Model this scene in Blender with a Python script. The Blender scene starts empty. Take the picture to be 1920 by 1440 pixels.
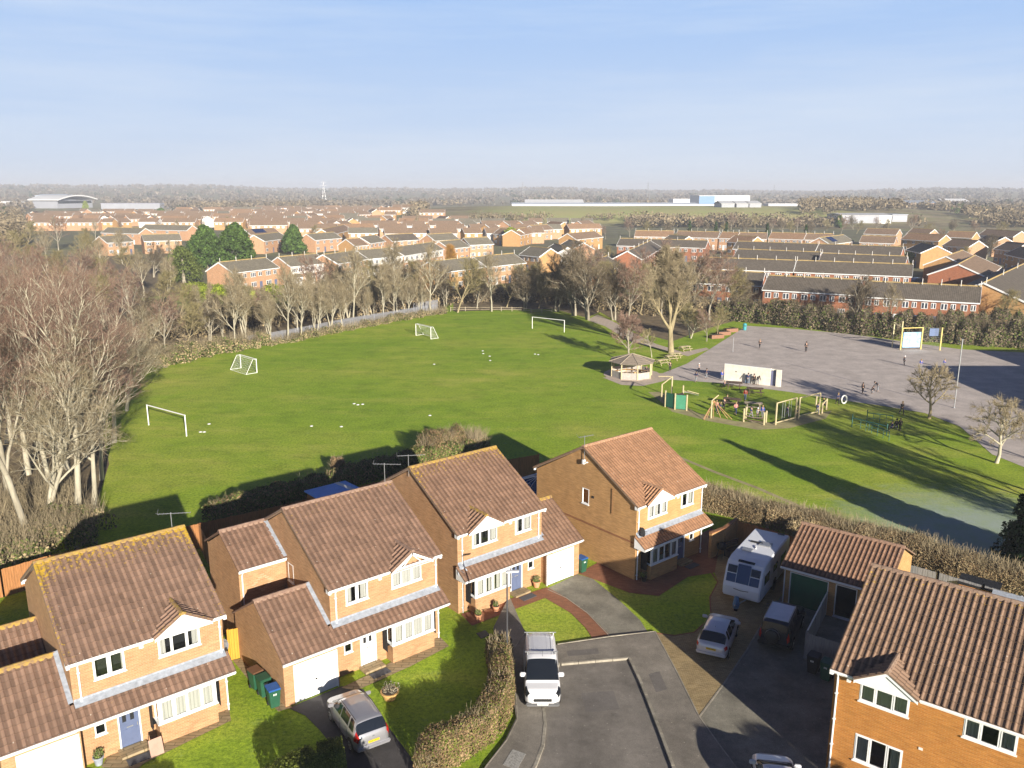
import bpy, bmesh, math, random
import numpy as np
from mathutils import Vector, Matrix, noise
R = math.radians
sc = bpy.context.scene
COL = sc.collection
rnd = random.Random(7)

# ------------------------------------------------------------------ camera, sky, sun, exposure
CAMH, FPX = 24.2, 1554.0
PITCH = math.atan(363 / FPX)
cam = bpy.data.cameras.new('camera'); camo = bpy.data.objects.new('camera', cam); COL.objects.link(camo)
camo.location = (0, 0, CAMH); camo.rotation_euler = (math.pi / 2 - PITCH, 0, 0)
cam.sensor_width = 36; cam.lens = 36 * FPX / 1920; cam.clip_start = .5; cam.clip_end = 12000
sc.camera = camo
SUN_EL, SUN_AZ = R(16.0), R(156.5)          # azimuth clockwise from +Y
sundir = Vector((math.sin(SUN_AZ) * math.cos(SUN_EL), math.cos(SUN_AZ) * math.cos(SUN_EL), math.sin(SUN_EL)))
sun = bpy.data.lights.new('sun', 'SUN'); suno = bpy.data.objects.new('sun', sun); COL.objects.link(suno)
sun.energy = 5.0; sun.angle = R(.5); sun.color = (1, .92, .79)
suno.rotation_euler = sundir.to_track_quat('Z', 'Y').to_euler(); suno.location = (40, -60, 60)
w = bpy.data.worlds.new('World'); sc.world = w; w.use_nodes = True
nt = w.node_tree; bg = nt.nodes['Background']
sky = nt.nodes.new('ShaderNodeTexSky'); sky.sky_type = 'NISHITA'; sky.sun_disc = False
sky.sun_elevation = SUN_EL; sky.sun_rotation = SUN_AZ; sky.altitude = 100; sky.air_density = 1.0; sky.dust_density = .6; sky.ozone_density = 2.2
# thin high cirrus: a pale veil mixed into the sky by direction
tc = nt.nodes.new('ShaderNodeTexCoord'); mp = nt.nodes.new('ShaderNodeMapping'); mp.inputs['Scale'].default_value = (1.0, .8, 11)
mp.inputs['Rotation'].default_value = (0, R(6), 0)
nz = nt.nodes.new('ShaderNodeTexNoise'); nz.inputs['Scale'].default_value = 1.6; nz.inputs['Detail'].default_value = 7; nz.inputs['Roughness'].default_value = .62
cr = nt.nodes.new('ShaderNodeValToRGB'); cr.color_ramp.elements[0].position = .44; cr.color_ramp.elements[1].position = .72
cr.color_ramp.elements[0].color = (0, 0, 0, 1); cr.color_ramp.elements[1].color = (.38, .38, .38, 1)
L = nt.links
L.new(tc.outputs['Generated'], mp.inputs[0]); L.new(mp.outputs[0], nz.inputs['Vector']); L.new(nz.outputs['Fac'], cr.inputs[0])

# pale band of distant air along the horizon, clear deep sky overhead
sz = nt.nodes.new('ShaderNodeSeparateXYZ'); L.new(tc.outputs['Generated'], sz.inputs[0])
hr = nt.nodes.new('ShaderNodeValToRGB'); e = hr.color_ramp.elements
e[0].position = 0; e[0].color = (1, 1, 1, 1); e[1].position = .30; e[1].color = (.0, .0, .0, 1); q = e.new(.205); q.color = (1, 1, 1, 1)
L.new(sz.outputs[2], hr.inputs[0])
hc = nt.nodes.new('ShaderNodeValToRGB'); e = hc.color_ramp.elements
e[0].position = 0; e[0].color = (.67, .75, .87, 1); e[1].position = .21; e[1].color = (.36, .56, .92, 1); q = e.new(.07); q.color = (.55, .69, .91, 1)
L.new(sz.outputs[2], hc.inputs[0])
cv = nt.nodes.new('ShaderNodeMix'); cv.data_type = 'RGBA'; L.new(cr.outputs[0], cv.inputs[0]); L.new(hc.outputs[0], cv.inputs[6]); cv.inputs[7].default_value = (.82, .88, .95, 1)
sk = nt.nodes.new('ShaderNodeVectorMath'); sk.operation = 'SCALE'; sk.inputs['Scale'].default_value = 10.5; L.new(cv.outputs[2], sk.inputs[0])
mh = nt.nodes.new('ShaderNodeMix'); mh.data_type = 'RGBA'; L.new(hr.outputs[0], mh.inputs[0]); s2 = nt.nodes.new('ShaderNodeVectorMath'); s2.operation = 'MULTIPLY'; s2.inputs[1].default_value = (.22, .34, .62); L.new(sky.outputs[0], s2.inputs[0]); L.new(s2.outputs[0], mh.inputs[6]); L.new(sk.outputs[0], mh.inputs[7])
L.new(mh.outputs[2], bg.inputs['Color']); bg.inputs['Strength'].default_value = .05
sc.view_settings.view_transform = 'Standard'; sc.view_settings.look = 'None'; sc.view_settings.gamma = 1
sc.view_settings.exposure = .95
sc.cycles.max_bounces = 5; sc.cycles.diffuse_bounces = 2; sc.cycles.glossy_bounces = 2; sc.cycles.transmission_bounces = 3
sc.cycles.transparent_max_bounces = 6; sc.cycles.volume_bounces = 0; sc.cycles.use_denoising = True

# ------------------------------------------------------------------ calibration: a reading of the photograph -> a point of the place
CP, SP = math.cos(PITCH), math.sin(PITCH)
def G(u, v, z=0.0):
    a = (u - 960) / FPX; b = (720 - v) / FPX
    d = (a, CP + b * SP, -SP + b * CP); s = (z - CAMH) / d[2]
    return Vector((d[0] * s, d[1] * s, z))
def G2(u, v, z=0.0):
    p = G(u, v, z); return (p.x, p.y)

# ------------------------------------------------------------------ object helpers
def tag(o, label=None, cat=None, group=None, kind=None):
    if label: o['label'] = label
    if cat: o['category'] = cat
    if group: o['group'] = group
    if kind: o['kind'] = kind
    return o
def thing(name, label, cat, loc=(0, 0, 0), rz=0, group=None):
    o = bpy.data.objects.new(name, None); COL.objects.link(o); o.location = loc; o.rotation_euler = (0, 0, rz)
    o.empty_display_size = .3
    return tag(o, label, cat, group)
def kids(o): return [c for c in bpy.data.objects if c.parent == o]
def register(root):
    """list of (object, parent index) so that copies do not search the whole file"""
    out = [(root, -1)]
    i = 0
    allc = {}
    for c in bpy.data.objects:
        if c.parent: allc.setdefault(c.parent.name, []).append(c)
    while i < len(out):
        for c in allc.get(out[i][0].name, []): out.append((c, i))
        i += 1
    return out
def dup(reg, loc, rz, label=None, group=None, scale=None, parts=True):
    made = []
    for o, pi in (reg if parts else reg[:1]):
        c = o.copy(); COL.objects.link(c)
        if pi >= 0: c.parent = made[pi]
        made.append(c)
    r = made[0]; r.location = loc; r.rotation_euler = (0, 0, rz)
    if scale: r.scale = scale if isinstance(scale, tuple) else (scale,) * 3
    if label: r['label'] = label
    if group: r['group'] = group
    return r

def set_uv(me):
    """box projection in metres (local space)"""
    n = len(me.loops)
    if not n: return
    co = np.empty(len(me.vertices) * 3); me.vertices.foreach_get('co', co); co = co.reshape(-1, 3)
    vi = np.empty(n, int); me.loops.foreach_get('vertex_index', vi)
    nr = np.empty(len(me.polygons) * 3); me.polygons.foreach_get('normal', nr); nr = nr.reshape(-1, 3)
    lt = np.empty(len(me.polygons), int); me.polygons.foreach_get('loop_total', lt)
    nn = np.repeat(nr, lt, axis=0); p = co[vi]
    h = np.hypot(nn[:, 0], nn[:, 1]); flat = np.abs(nn[:, 2]) > .94
    tx = np.where(h > 1e-6, -nn[:, 1] / np.maximum(h, 1e-6), 1); ty = np.where(h > 1e-6, nn[:, 0] / np.maximum(h, 1e-6), 0)
    u = p[:, 0] * tx + p[:, 1] * ty; v = p[:, 2] / np.maximum(h, .25)
    u = np.where(flat, p[:, 0], u); v = np.where(flat, p[:, 1], v)
    uv = me.uv_layers.new(name='UVMap'); uv.data.foreach_set('uv', np.stack([u, v], 1).ravel())

class MB:
    def __init__(s): s.v = []; s.f = []; s.m = []; s.uv = None
    def add(s, vs, fs, mi=0):
        b = len(s.v); s.v += [tuple(x) for x in vs]; s.f += [tuple(b + i for i in f) for f in fs]; s.m += [mi] * len(fs); return s
    def quad(s, a, b, c, d, mi=0): return s.add([a, b, c, d], [(0, 1, 2, 3)], mi)
    def box(s, x0, x1, y0, y1, z0, z1, mi=0):
        return s.add([(x0, y0, z0), (x1, y0, z0), (x1, y1, z0), (x0, y1, z0), (x0, y0, z1), (x1, y0, z1), (x1, y1, z1), (x0, y1, z1)],
                     [(3, 2, 1, 0), (4, 5, 6, 7), (0, 1, 5, 4), (1, 2, 6, 5), (2, 3, 7, 6), (3, 0, 4, 7)], mi)
    def prism(s, poly, z0, z1, mi=0):
        n = len(poly)
        ar = sum(poly[i][0] * poly[(i + 1) % n][1] - poly[(i + 1) % n][0] * poly[i][1] for i in range(n))
        if ar < 0: poly = poly[::-1]
        return s.add([(x, y, z0) for x, y in poly] + [(x, y, z1) for x, y in poly],
                     [tuple(range(n - 1, -1, -1)), tuple(range(n, 2 * n))] + [(i, (i + 1) % n, n + (i + 1) % n, n + i) for i in range(n)], mi)
    def slab(s, pts, th, mi=0):
        """planar polygon given by 3-D points, thickened downwards along its normal"""
        P = [Vector(p) for p in pts]; nrm = (P[1] - P[0]).cross(P[2] - P[0]).normalized(); n = len(P)
        Q = [p - nrm * th for p in P]
        return s.add([tuple(p) for p in P + Q], [tuple(range(n)), tuple(range(2 * n - 1, n - 1, -1))] + [(i, n + i, n + (i + 1) % n, (i + 1) % n) for i in range(n)], mi)
    def tube(s, pts, r, n=6, mi=0, cap=True):
        pts = [Vector(p) for p in pts]; k = len(pts)
        rs = r if isinstance(r, (list, tuple)) else [r] * k
        b = len(s.v); up = None
        for i, p in enumerate(pts):
            d = (pts[min(i + 1, k - 1)] - pts[max(i - 1, 0)]).normalized()
            x = d.cross(Vector((0, 0, 1)) if abs(d.z) < .9 else Vector((1, 0, 0))).normalized(); y = d.cross(x).normalized()
            if up is not None and x.dot(up) < 0: x = -x; y = -y
            up = x
            for j in range(n):
                t = 2 * math.pi * (j + .5) / n
                s.v.append(tuple(p + x * (rs[i] * math.cos(t)) + y * (rs[i] * math.sin(t))))
        for i in range(k - 1):
            for j in range(n):
                s.f.append((b + i * n + j, b + i * n + (j + 1) % n, b + (i + 1) * n + (j + 1) % n, b + (i + 1) * n + j)); s.m.append(mi)
        if cap:
            s.f.append(tuple(b + j for j in range(n - 1, -1, -1))); s.m.append(mi)
            s.f.append(tuple(b + (k - 1) * n + j for j in range(n))); s.m.append(mi)
        return s
    def lathe(s, prof, n=16, c=(0, 0, 0), mi=0, axis='z'):
        b = len(s.v); k = len(prof)
        for r, h in prof:
            for j in range(n):
                t = 2 * math.pi * j / n; x, y = r * math.cos(t), r * math.sin(t)
                if axis == 'z': q = (c[0] + x, c[1] + y, c[2] + h)
                elif axis == 'y': q = (c[0] + x, c[1] + h, c[2] + y)
                else: q = (c[0] + h, c[1] + x, c[2] + y)
                s.v.append(q)
        for i in range(k - 1):
            for j in range(n):
                s.f.append((b + i * n + j, b + i * n + (j + 1) % n, b + (i + 1) * n + (j + 1) % n, b + (i + 1) * n + j)); s.m.append(mi)
        s.f.append(tuple(b + j for j in range(n - 1, -1, -1))); s.m.append(mi)
        s.f.append(tuple(b + (k - 1) * n + j for j in range(n))); s.m.append(mi)
        return s
    def build(s, name, mats, parent=None, loc=None, rz=None, smooth=False, bevel=0, recalc=False):
        me = bpy.data.meshes.new(name); me.from_pydata(s.v, [], s.f)
        mats = mats if isinstance(mats, (list, tuple)) else [mats]
        for m in mats: me.materials.append(m)
        if len(mats) > 1: me.polygons.foreach_set('material_index', s.m)
        if recalc or bevel:
            bm = bmesh.new(); bm.from_mesh(me)
            bmesh.ops.recalc_face_normals(bm, faces=bm.faces[:])
            if bevel: bmesh.ops.bevel(bm, geom=[e for e in bm.edges if e.is_manifold and e.calc_face_angle(0) > .6], offset=bevel, segments=2, affect='EDGES', clamp_overlap=True)
            bm.to_mesh(me); bm.free()
        if smooth: me.shade_smooth() if hasattr(me, 'shade_smooth') else None
        me.update()
        if s.uv is not None:
            uv = me.uv_layers.new(name='UVMap'); uv.data.foreach_set('uv', np.array(s.uv, float).ravel())
        else: set_uv(me)
        o = bpy.data.objects.new(name, me); COL.objects.link(o)
        if parent: o.parent = parent
        if loc: o.location = loc
        if rz is not None: o.rotation_euler = (0, 0, rz)
        return o

def np_mesh(name, V, F, mats, mi=None, parent=None, smooth=False):
    """V (n,3), F (m,k) arrays, k = 3 or 4"""
    me = bpy.data.meshes.new(name); k = F.shape[1]
    me.vertices.add(len(V)); me.vertices.foreach_set('co', np.ascontiguousarray(V, dtype=np.float32).ravel())
    me.loops.add(F.size); me.loops.foreach_set('vertex_index', np.ascontiguousarray(F, dtype=np.int32).ravel())
    me.polygons.add(len(F)); me.polygons.foreach_set('loop_start', np.arange(0, F.size, k, dtype=np.int32))
    me.polygons.foreach_set('loop_total', np.full(len(F), k, dtype=np.int32))
    mats = mats if isinstance(mats, (list, tuple)) else [mats]
    for m in mats: me.materials.append(m)
    if mi is not None: me.polygons.foreach_set('material_index', np.asarray(mi, dtype=np.int32))
    me.update(calc_edges=True)
    if smooth: me.polygons.foreach_set('use_smooth', np.ones(len(F), bool))
    o = bpy.data.objects.new(name, me); COL.objects.link(o)
    if parent: o.parent = parent
    return o

# ------------------------------------------------------------------ materials
def nmat(name):
    m = bpy.data.materials.new(name); m.use_nodes = True; t = m.node_tree
    return m, t, t.nodes['Principled BSDF']
def N(t, kind, **kw):
    n = t.nodes.new('ShaderNode' + kind)
    for k, v in kw.items():
        if k in n.inputs: n.inputs[k].default_value = v
        else: setattr(n, k, v)
    return n
def c4(c): return (c[0], c[1], c[2], 1)
def mat(name, c, rough=.7, var=.12, scale=3.0, c2=None, bump=0.0, metal=0.0, coords='Object', detail=5, spec=.5, stretch=None, island=0.0, coat=0):
    m, t, b = nmat(name)
    b.inputs['Roughness'].default_value = rough; b.inputs['Metallic'].default_value = metal
    b.inputs['Specular IOR Level'].default_value = spec
    if coat: b.inputs['Coat Weight'].default_value = coat; b.inputs['Coat Roughness'].default_value = .08
    if var == 0 and c2 is None and not island:
        b.inputs['Base Color'].default_value = c4(c); return m
    tcn = N(t, 'TexCoord'); src = tcn.outputs[coords]
    if stretch:
        mpn = N(t, 'Mapping'); mpn.inputs['Scale'].default_value = stretch; t.links.new(src, mpn.inputs[0]); src = mpn.outputs[0]
    n = N(t, 'TexNoise'); n.inputs['Scale'].default_value = scale; n.inputs['Detail'].default_value = detail; n.inputs['Roughness'].default_value = .65
    t.links.new(src, n.inputs['Vector'])
    r = N(t, 'ValToRGB'); r.color_ramp.elements[0].position = .3; r.color_ramp.elements[1].position = .7
    a = tuple(x * (1 - var) for x in c); z = c2 if c2 else tuple(min(1, x * (1 + var)) for x in c)
    r.color_ramp.elements[0].color = c4(a); r.color_ramp.elements[1].color = c4(z)
    t.links.new(n.outputs['Fac'], r.inputs[0]); out = r.outputs[0]
    if island:
        g = N(t, 'NewGeometry'); mr = N(t, 'MapRange'); mr.inputs['To Min'].default_value = 1 - island; mr.inputs['To Max'].default_value = 1 + island
        t.links.new(g.outputs['Random Per Island'], mr.inputs['Value'])
        mm = N(t, 'Mix', data_type='RGBA', blend_type='MULTIPLY'); mm.inputs[0].default_value = 1
        t.links.new(out, mm.inputs[6]); t.links.new(mr.outputs[0], mm.inputs[7]); out = mm.outputs[2]
    t.links.new(out, b.inputs['Base Color'])
    if bump:
        bp = N(t, 'Bump'); bp.inputs['Strength'].default_value = bump; bp.inputs['Distance'].default_value = .05
        t.links.new(n.outputs['Fac'], bp.inputs['Height']); t.links.new(bp.outputs[0], b.inputs['Normal'])
    return m

def brick_mat(name, c1, c2, mortar, scale=1.0, bump=.3, patch=.12):
    m, t, b = nmat(name); b.inputs['Roughness'].default_value = .85; b.inputs['Specular IOR Level'].default_value = .2
    tcn = N(t, 'TexCoord')
    br = N(t, 'TexBrick'); br.inputs['Color1'].default_value = c4(c1); br.inputs['Color2'].default_value = c4(c2); br.inputs['Mortar'].default_value = c4(mortar)
    br.inputs['Scale'].default_value = scale; br.inputs['Brick Width'].default_value = .225; br.inputs['Row Height'].default_value = .075
    br.inputs['Mortar Size'].default_value = .008; br.inputs['Mortar Smooth'].default_value = .2; br.inputs['Bias'].default_value = -.1
    t.links.new(tcn.outputs['UV'], br.inputs['Vector'])
    n = N(t, 'TexNoise'); n.inputs['Scale'].default_value = 1.1; n.inputs['Detail'].default_value = 6; n.inputs['Roughness'].default_value = .7
    t.links.new(tcn.outputs['Object'], n.inputs['Vector'])
    mr = N(t, 'MapRange'); mr.inputs['From Min'].default_value = .3; mr.inputs['From Max'].default_value = .7
    mr.inputs['To Min'].default_value = 1 - patch; mr.inputs['To Max'].default_value = 1 + patch
    t.links.new(n.outputs['Fac'], mr.inputs['Value'])
    # single darker bricks in rows
    mp2 = N(t, 'Mapping'); mp2.inputs['Scale'].default_value = (1.7, 13.3, 1); t.links.new(tcn.outputs['UV'], mp2.inputs[0])
    n2 = N(t, 'TexNoise'); n2.inputs['Scale'].default_value = 1.0; n2.inputs['Detail'].default_value = 2; t.links.new(mp2.outputs[0], n2.inputs['Vector'])
    mr2 = N(t, 'MapRange'); mr2.inputs['From Min'].default_value = .35; mr2.inputs['From Max'].default_value = .65; mr2.inputs['To Min'].default_value = .86; mr2.inputs['To Max'].default_value = 1.1
    t.links.new(n2.outputs['Fac'], mr2.inputs['Value'])
    mu = N(t, 'Math', operation='MULTIPLY'); t.links.new(mr.outputs[0], mu.inputs[0]); t.links.new(mr2.outputs[0], mu.inputs[1])
    mm = N(t, 'Mix', data_type='RGBA', blend_type='MULTIPLY'); mm.inputs[0].default_value = 1
    t.links.new(br.outputs['Color'], mm.inputs[6]); t.links.new(mu.outputs[0], mm.inputs[7]); t.links.new(mm.outputs[2], b.inputs['Base Color'])
    bp = N(t, 'Bump'); bp.inputs['Strength'].default_value = bump; bp.inputs['Distance'].default_value = .01; bp.invert = True
    t.links.new(br.outputs['Fac'], bp.inputs['Height']); t.links.new(bp.outputs[0], b.inputs['Normal'])
    return m

def tile_mat(name, base, lich=0.0, S=5.6, W=6.75, both=False, per=.3, course=.345):
    """concrete roof tiles: tone of each tile, grime, shade painted into the grooves beside the rolls, white specks, yellow lichen by ridge and verge. UV = metres along / up the slope"""
    m, t, b = nmat(name); b.inputs['Roughness'].default_value = .85; b.inputs['Specular IOR Level'].default_value = .25
    tcn = N(t, 'TexCoord'); uv = tcn.outputs['UV']; l = t.links.new
    sx = N(t, 'SeparateXYZ'); l(uv, sx.inputs[0])
    def math_(op, a, bb=None):
        n = N(t, 'Math', operation=op)
        for i, x in enumerate((a, bb)):
            if x is None: continue
            if isinstance(x, (int, float)): n.inputs[i].default_value = x
            else: l(x, n.inputs[i])
        return n.outputs[0]
    fu = math_('FLOOR', math_('DIVIDE', sx.outputs[0], per)); fv = math_('FLOOR', math_('DIVIDE', sx.outputs[1], course))
    cb = N(t, 'CombineXYZ'); l(fu, cb.inputs[0]); l(fv, cb.inputs[1])
    wn = N(t, 'TexWhiteNoise', noise_dimensions='2D'); l(cb.outputs[0], wn.inputs['Vector'])
    ng = N(t, 'TexNoise'); ng.inputs['Scale'].default_value = .9; ng.inputs['Detail'].default_value = 7; ng.inputs['Roughness'].default_value = .7; l(uv, ng.inputs['Vector'])
    a1 = N(t, 'MapRange'); a1.inputs['To Min'].default_value = .84; a1.inputs['To Max'].default_value = 1.14; l(wn.outputs['Value'], a1.inputs['Value'])
    a2 = N(t, 'MapRange'); a2.inputs['From Min'].default_value = .3; a2.inputs['From Max'].default_value = .7; a2.inputs['To Min'].default_value = .82; a2.inputs['To Max'].default_value = 1.14; l(ng.outputs['Fac'], a2.inputs['Value'])
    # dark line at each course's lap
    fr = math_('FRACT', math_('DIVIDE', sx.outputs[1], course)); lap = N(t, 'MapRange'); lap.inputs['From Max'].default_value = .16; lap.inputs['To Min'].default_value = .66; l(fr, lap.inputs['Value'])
    fu2 = math_('ABSOLUTE', math_('SUBTRACT', math_('FRACT', math_('DIVIDE', sx.outputs[0], per)), .76)); pan = N(t, 'MapRange'); pan.inputs['From Min'].default_value = .10; pan.inputs['From Max'].default_value = .3; pan.inputs['To Min'].default_value = .72; pan.inputs['To Max'].default_value = 1.08; l(fu2, pan.inputs['Value'])  # groove shade beside each roll, painted into the tile colour
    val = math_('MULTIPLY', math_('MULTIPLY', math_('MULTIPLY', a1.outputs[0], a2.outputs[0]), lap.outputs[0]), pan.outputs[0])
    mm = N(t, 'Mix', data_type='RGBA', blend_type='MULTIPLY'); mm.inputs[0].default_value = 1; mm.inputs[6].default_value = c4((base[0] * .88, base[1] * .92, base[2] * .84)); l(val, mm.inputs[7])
    # white specks
    vo = N(t, 'TexVoronoi'); vo.inputs['Scale'].default_value = 3.1; l(uv, vo.inputs['Vector'])
    sp = N(t, 'MapRange'); sp.inputs['From Min'].default_value = .10; sp.inputs['From Max'].default_value = .05; l(vo.outputs['Distance'], sp.inputs['Value'])
    wsel = math_('MULTIPLY', sp.outputs[0], math_('GREATER_THAN', math_('FRACT', math_('MULTIPLY', vo.outputs['Color'], 7.3)), .55))
    m2 = N(t, 'Mix', data_type='RGBA'); l(wsel, m2.inputs[0]); l(mm.outputs[2], m2.inputs[6]); m2.inputs[7].default_value = (.5, .43, .36, 1)
    out = m2.outputs[2]
    if lich > 0:
        nl = N(t, 'TexNoise'); nl.inputs['Scale'].default_value = 5.5; nl.inputs['Detail'].default_value = 6; nl.inputs['Roughness'].default_value = .75; l(uv, nl.inputs['Vector'])
        er = N(t, 'MapRange'); er.inputs['From Min'].default_value = S - 1.9; er.inputs['From Max'].default_value = S; er.inputs['To Min'].default_value = 0; er.inputs['To Max'].default_value = .17; l(sx.outputs[1], er.inputs['Value'])
        ev = N(t, 'MapRange'); ev.inputs['From Min'].default_value = .75; ev.inputs['From Max'].default_value = .0; ev.inputs['To Max'].default_value = .12; l(sx.outputs[0], ev.inputs['Value'])
        tot = math_('ADD', er.outputs[0], ev.outputs[0])
        if both:
            e3 = N(t, 'MapRange'); e3.inputs['From Min'].default_value = W - .6; e3.inputs['From Max'].default_value = W; e3.inputs['To Max'].default_value = .1; l(sx.outputs[0], e3.inputs['Value']); tot = math_('ADD', tot, e3.outputs[0])
        k = math_('ADD', math_('MULTIPLY', tot, lich), nl.outputs['Fac'])
        ml = N(t, 'MapRange'); ml.inputs['From Min'].default_value = .655; ml.inputs['From Max'].default_value = .70; l(k, ml.inputs['Value'])
        m3 = N(t, 'Mix', data_type='RGBA'); l(ml.outputs[0], m3.inputs[0]); l(out, m3.inputs[6]); m3.inputs[7].default_value = (.42, .27, .03, 1); out = m3.outputs[2]
    l(out, b.inputs['Base Color'])
    return m

def glass_mat(name, tint=(.02, .025, .03), fac=.5, rough=.03):
    m, t, b = nmat(name); l = t.links.new
    tr = N(t, 'BsdfTransparent'); gl = N(t, 'BsdfGlossy'); gl.inputs['Roughness'].default_value = rough; gl.inputs['Color'].default_value = (.9, .95, 1, 1)
    tr.inputs['Color'].default_value = (.94, .96, .96, 1)
    fr = N(t, 'Fresnel'); fr.inputs['IOR'].default_value = 1.5
    ad = N(t, 'Math', operation='MULTIPLY_ADD'); ad.inputs[1].default_value = 1.3; ad.inputs[2].default_value = fac * .12; l(fr.outputs[0], ad.inputs[0])
    mxx = N(t, 'MixShader'); l(ad.outputs[0], mxx.inputs[0]); l(tr.outputs[0], mxx.inputs[1]); l(gl.outputs[0], mxx.inputs[2])
    l(mxx.outputs[0], t.nodes['Material Output'].inputs[0]); return m

BR = dict(c1=(.45, .25, .125), c2=(.38, .20, .095), m=(.45, .32, .20))
M = {}
M['brick'] = brick_mat('buff_orange_brick', BR['c1'], BR['c2'], BR['m'])
M['brick2'] = brick_mat('orange_brick', (.49, .275, .115), (.44, .24, .095), (.47, .32, .16))
M['brick5'] = brick_mat('deep_orange_brick', (.46, .195, .045), (.40, .155, .035), (.44, .24, .09))
M['redbrick'] = brick_mat('red_brick', (.36, .13, .06), (.30, .10, .05), (.32, .2, .14))
M['bandbrick'] = brick_mat('brown_band_brick', (.30, .13, .06), (.27, .11, .05), (.30, .2, .12))
M['palebrick'] = brick_mat('pale_brick', (.50, .27, .15), (.44, .23, .12), (.5, .38, .26))
M['white'] = mat('white_upvc', (.8, .8, .79), .35, .04, 2)
M['offwhite'] = mat('white_render', (.74, .71, .66), .8, .08, 1.5)
M['lead'] = mat('lead_flashing', (.30, .33, .38), .5, .25, 5, bump=.3)
M['glass'] = glass_mat('window_glass')
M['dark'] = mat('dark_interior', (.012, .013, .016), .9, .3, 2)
M['curtain'] = mat('curtain_cloth', (.42, .41, .38), .9, .12, 9, stretch=(1, 1, .05))
M['black'] = mat('black_plastic', (.02, .02, .02), .5, .1, 3)
M['alu'] = mat('grey_metal', (.42, .43, .44), .4, .15, 4, metal=.6)
M['fence'] = mat('fence_boards', (.34, .15, .05), .8, .35, 4, stretch=(6, 6, .5))
M['gate'] = mat('ochre_gate_wood', (.55, .28, .03), .7, .2, 5, stretch=(5, 5, .4))
M['greyfence'] = mat('weathered_boards', (.24, .24, .25), .8, .3, 4, stretch=(6, 6, .5))
M['terracotta'] = mat('terracotta', (.6, .28, .15), .8, .15, 6)
M['soil'] = mat('soil', (.06, .045, .03), .95, .4, 12)
M['leafgreen'] = mat('leaf_green', (.09, .15, .03), .7, .35, 3, c2=(.2, .26, .05), island=.45)
M['doorblue'] = mat('blue_grey_door', (.11, .14, .24), .45, .08, 3)
M['binblack'] = mat('dark_green_plastic', (.02, .09, .05), .45, .15, 3)
M['binblue'] = mat('blue_plastic_lid', (.03, .12, .38), .4, .1, 3)
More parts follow.
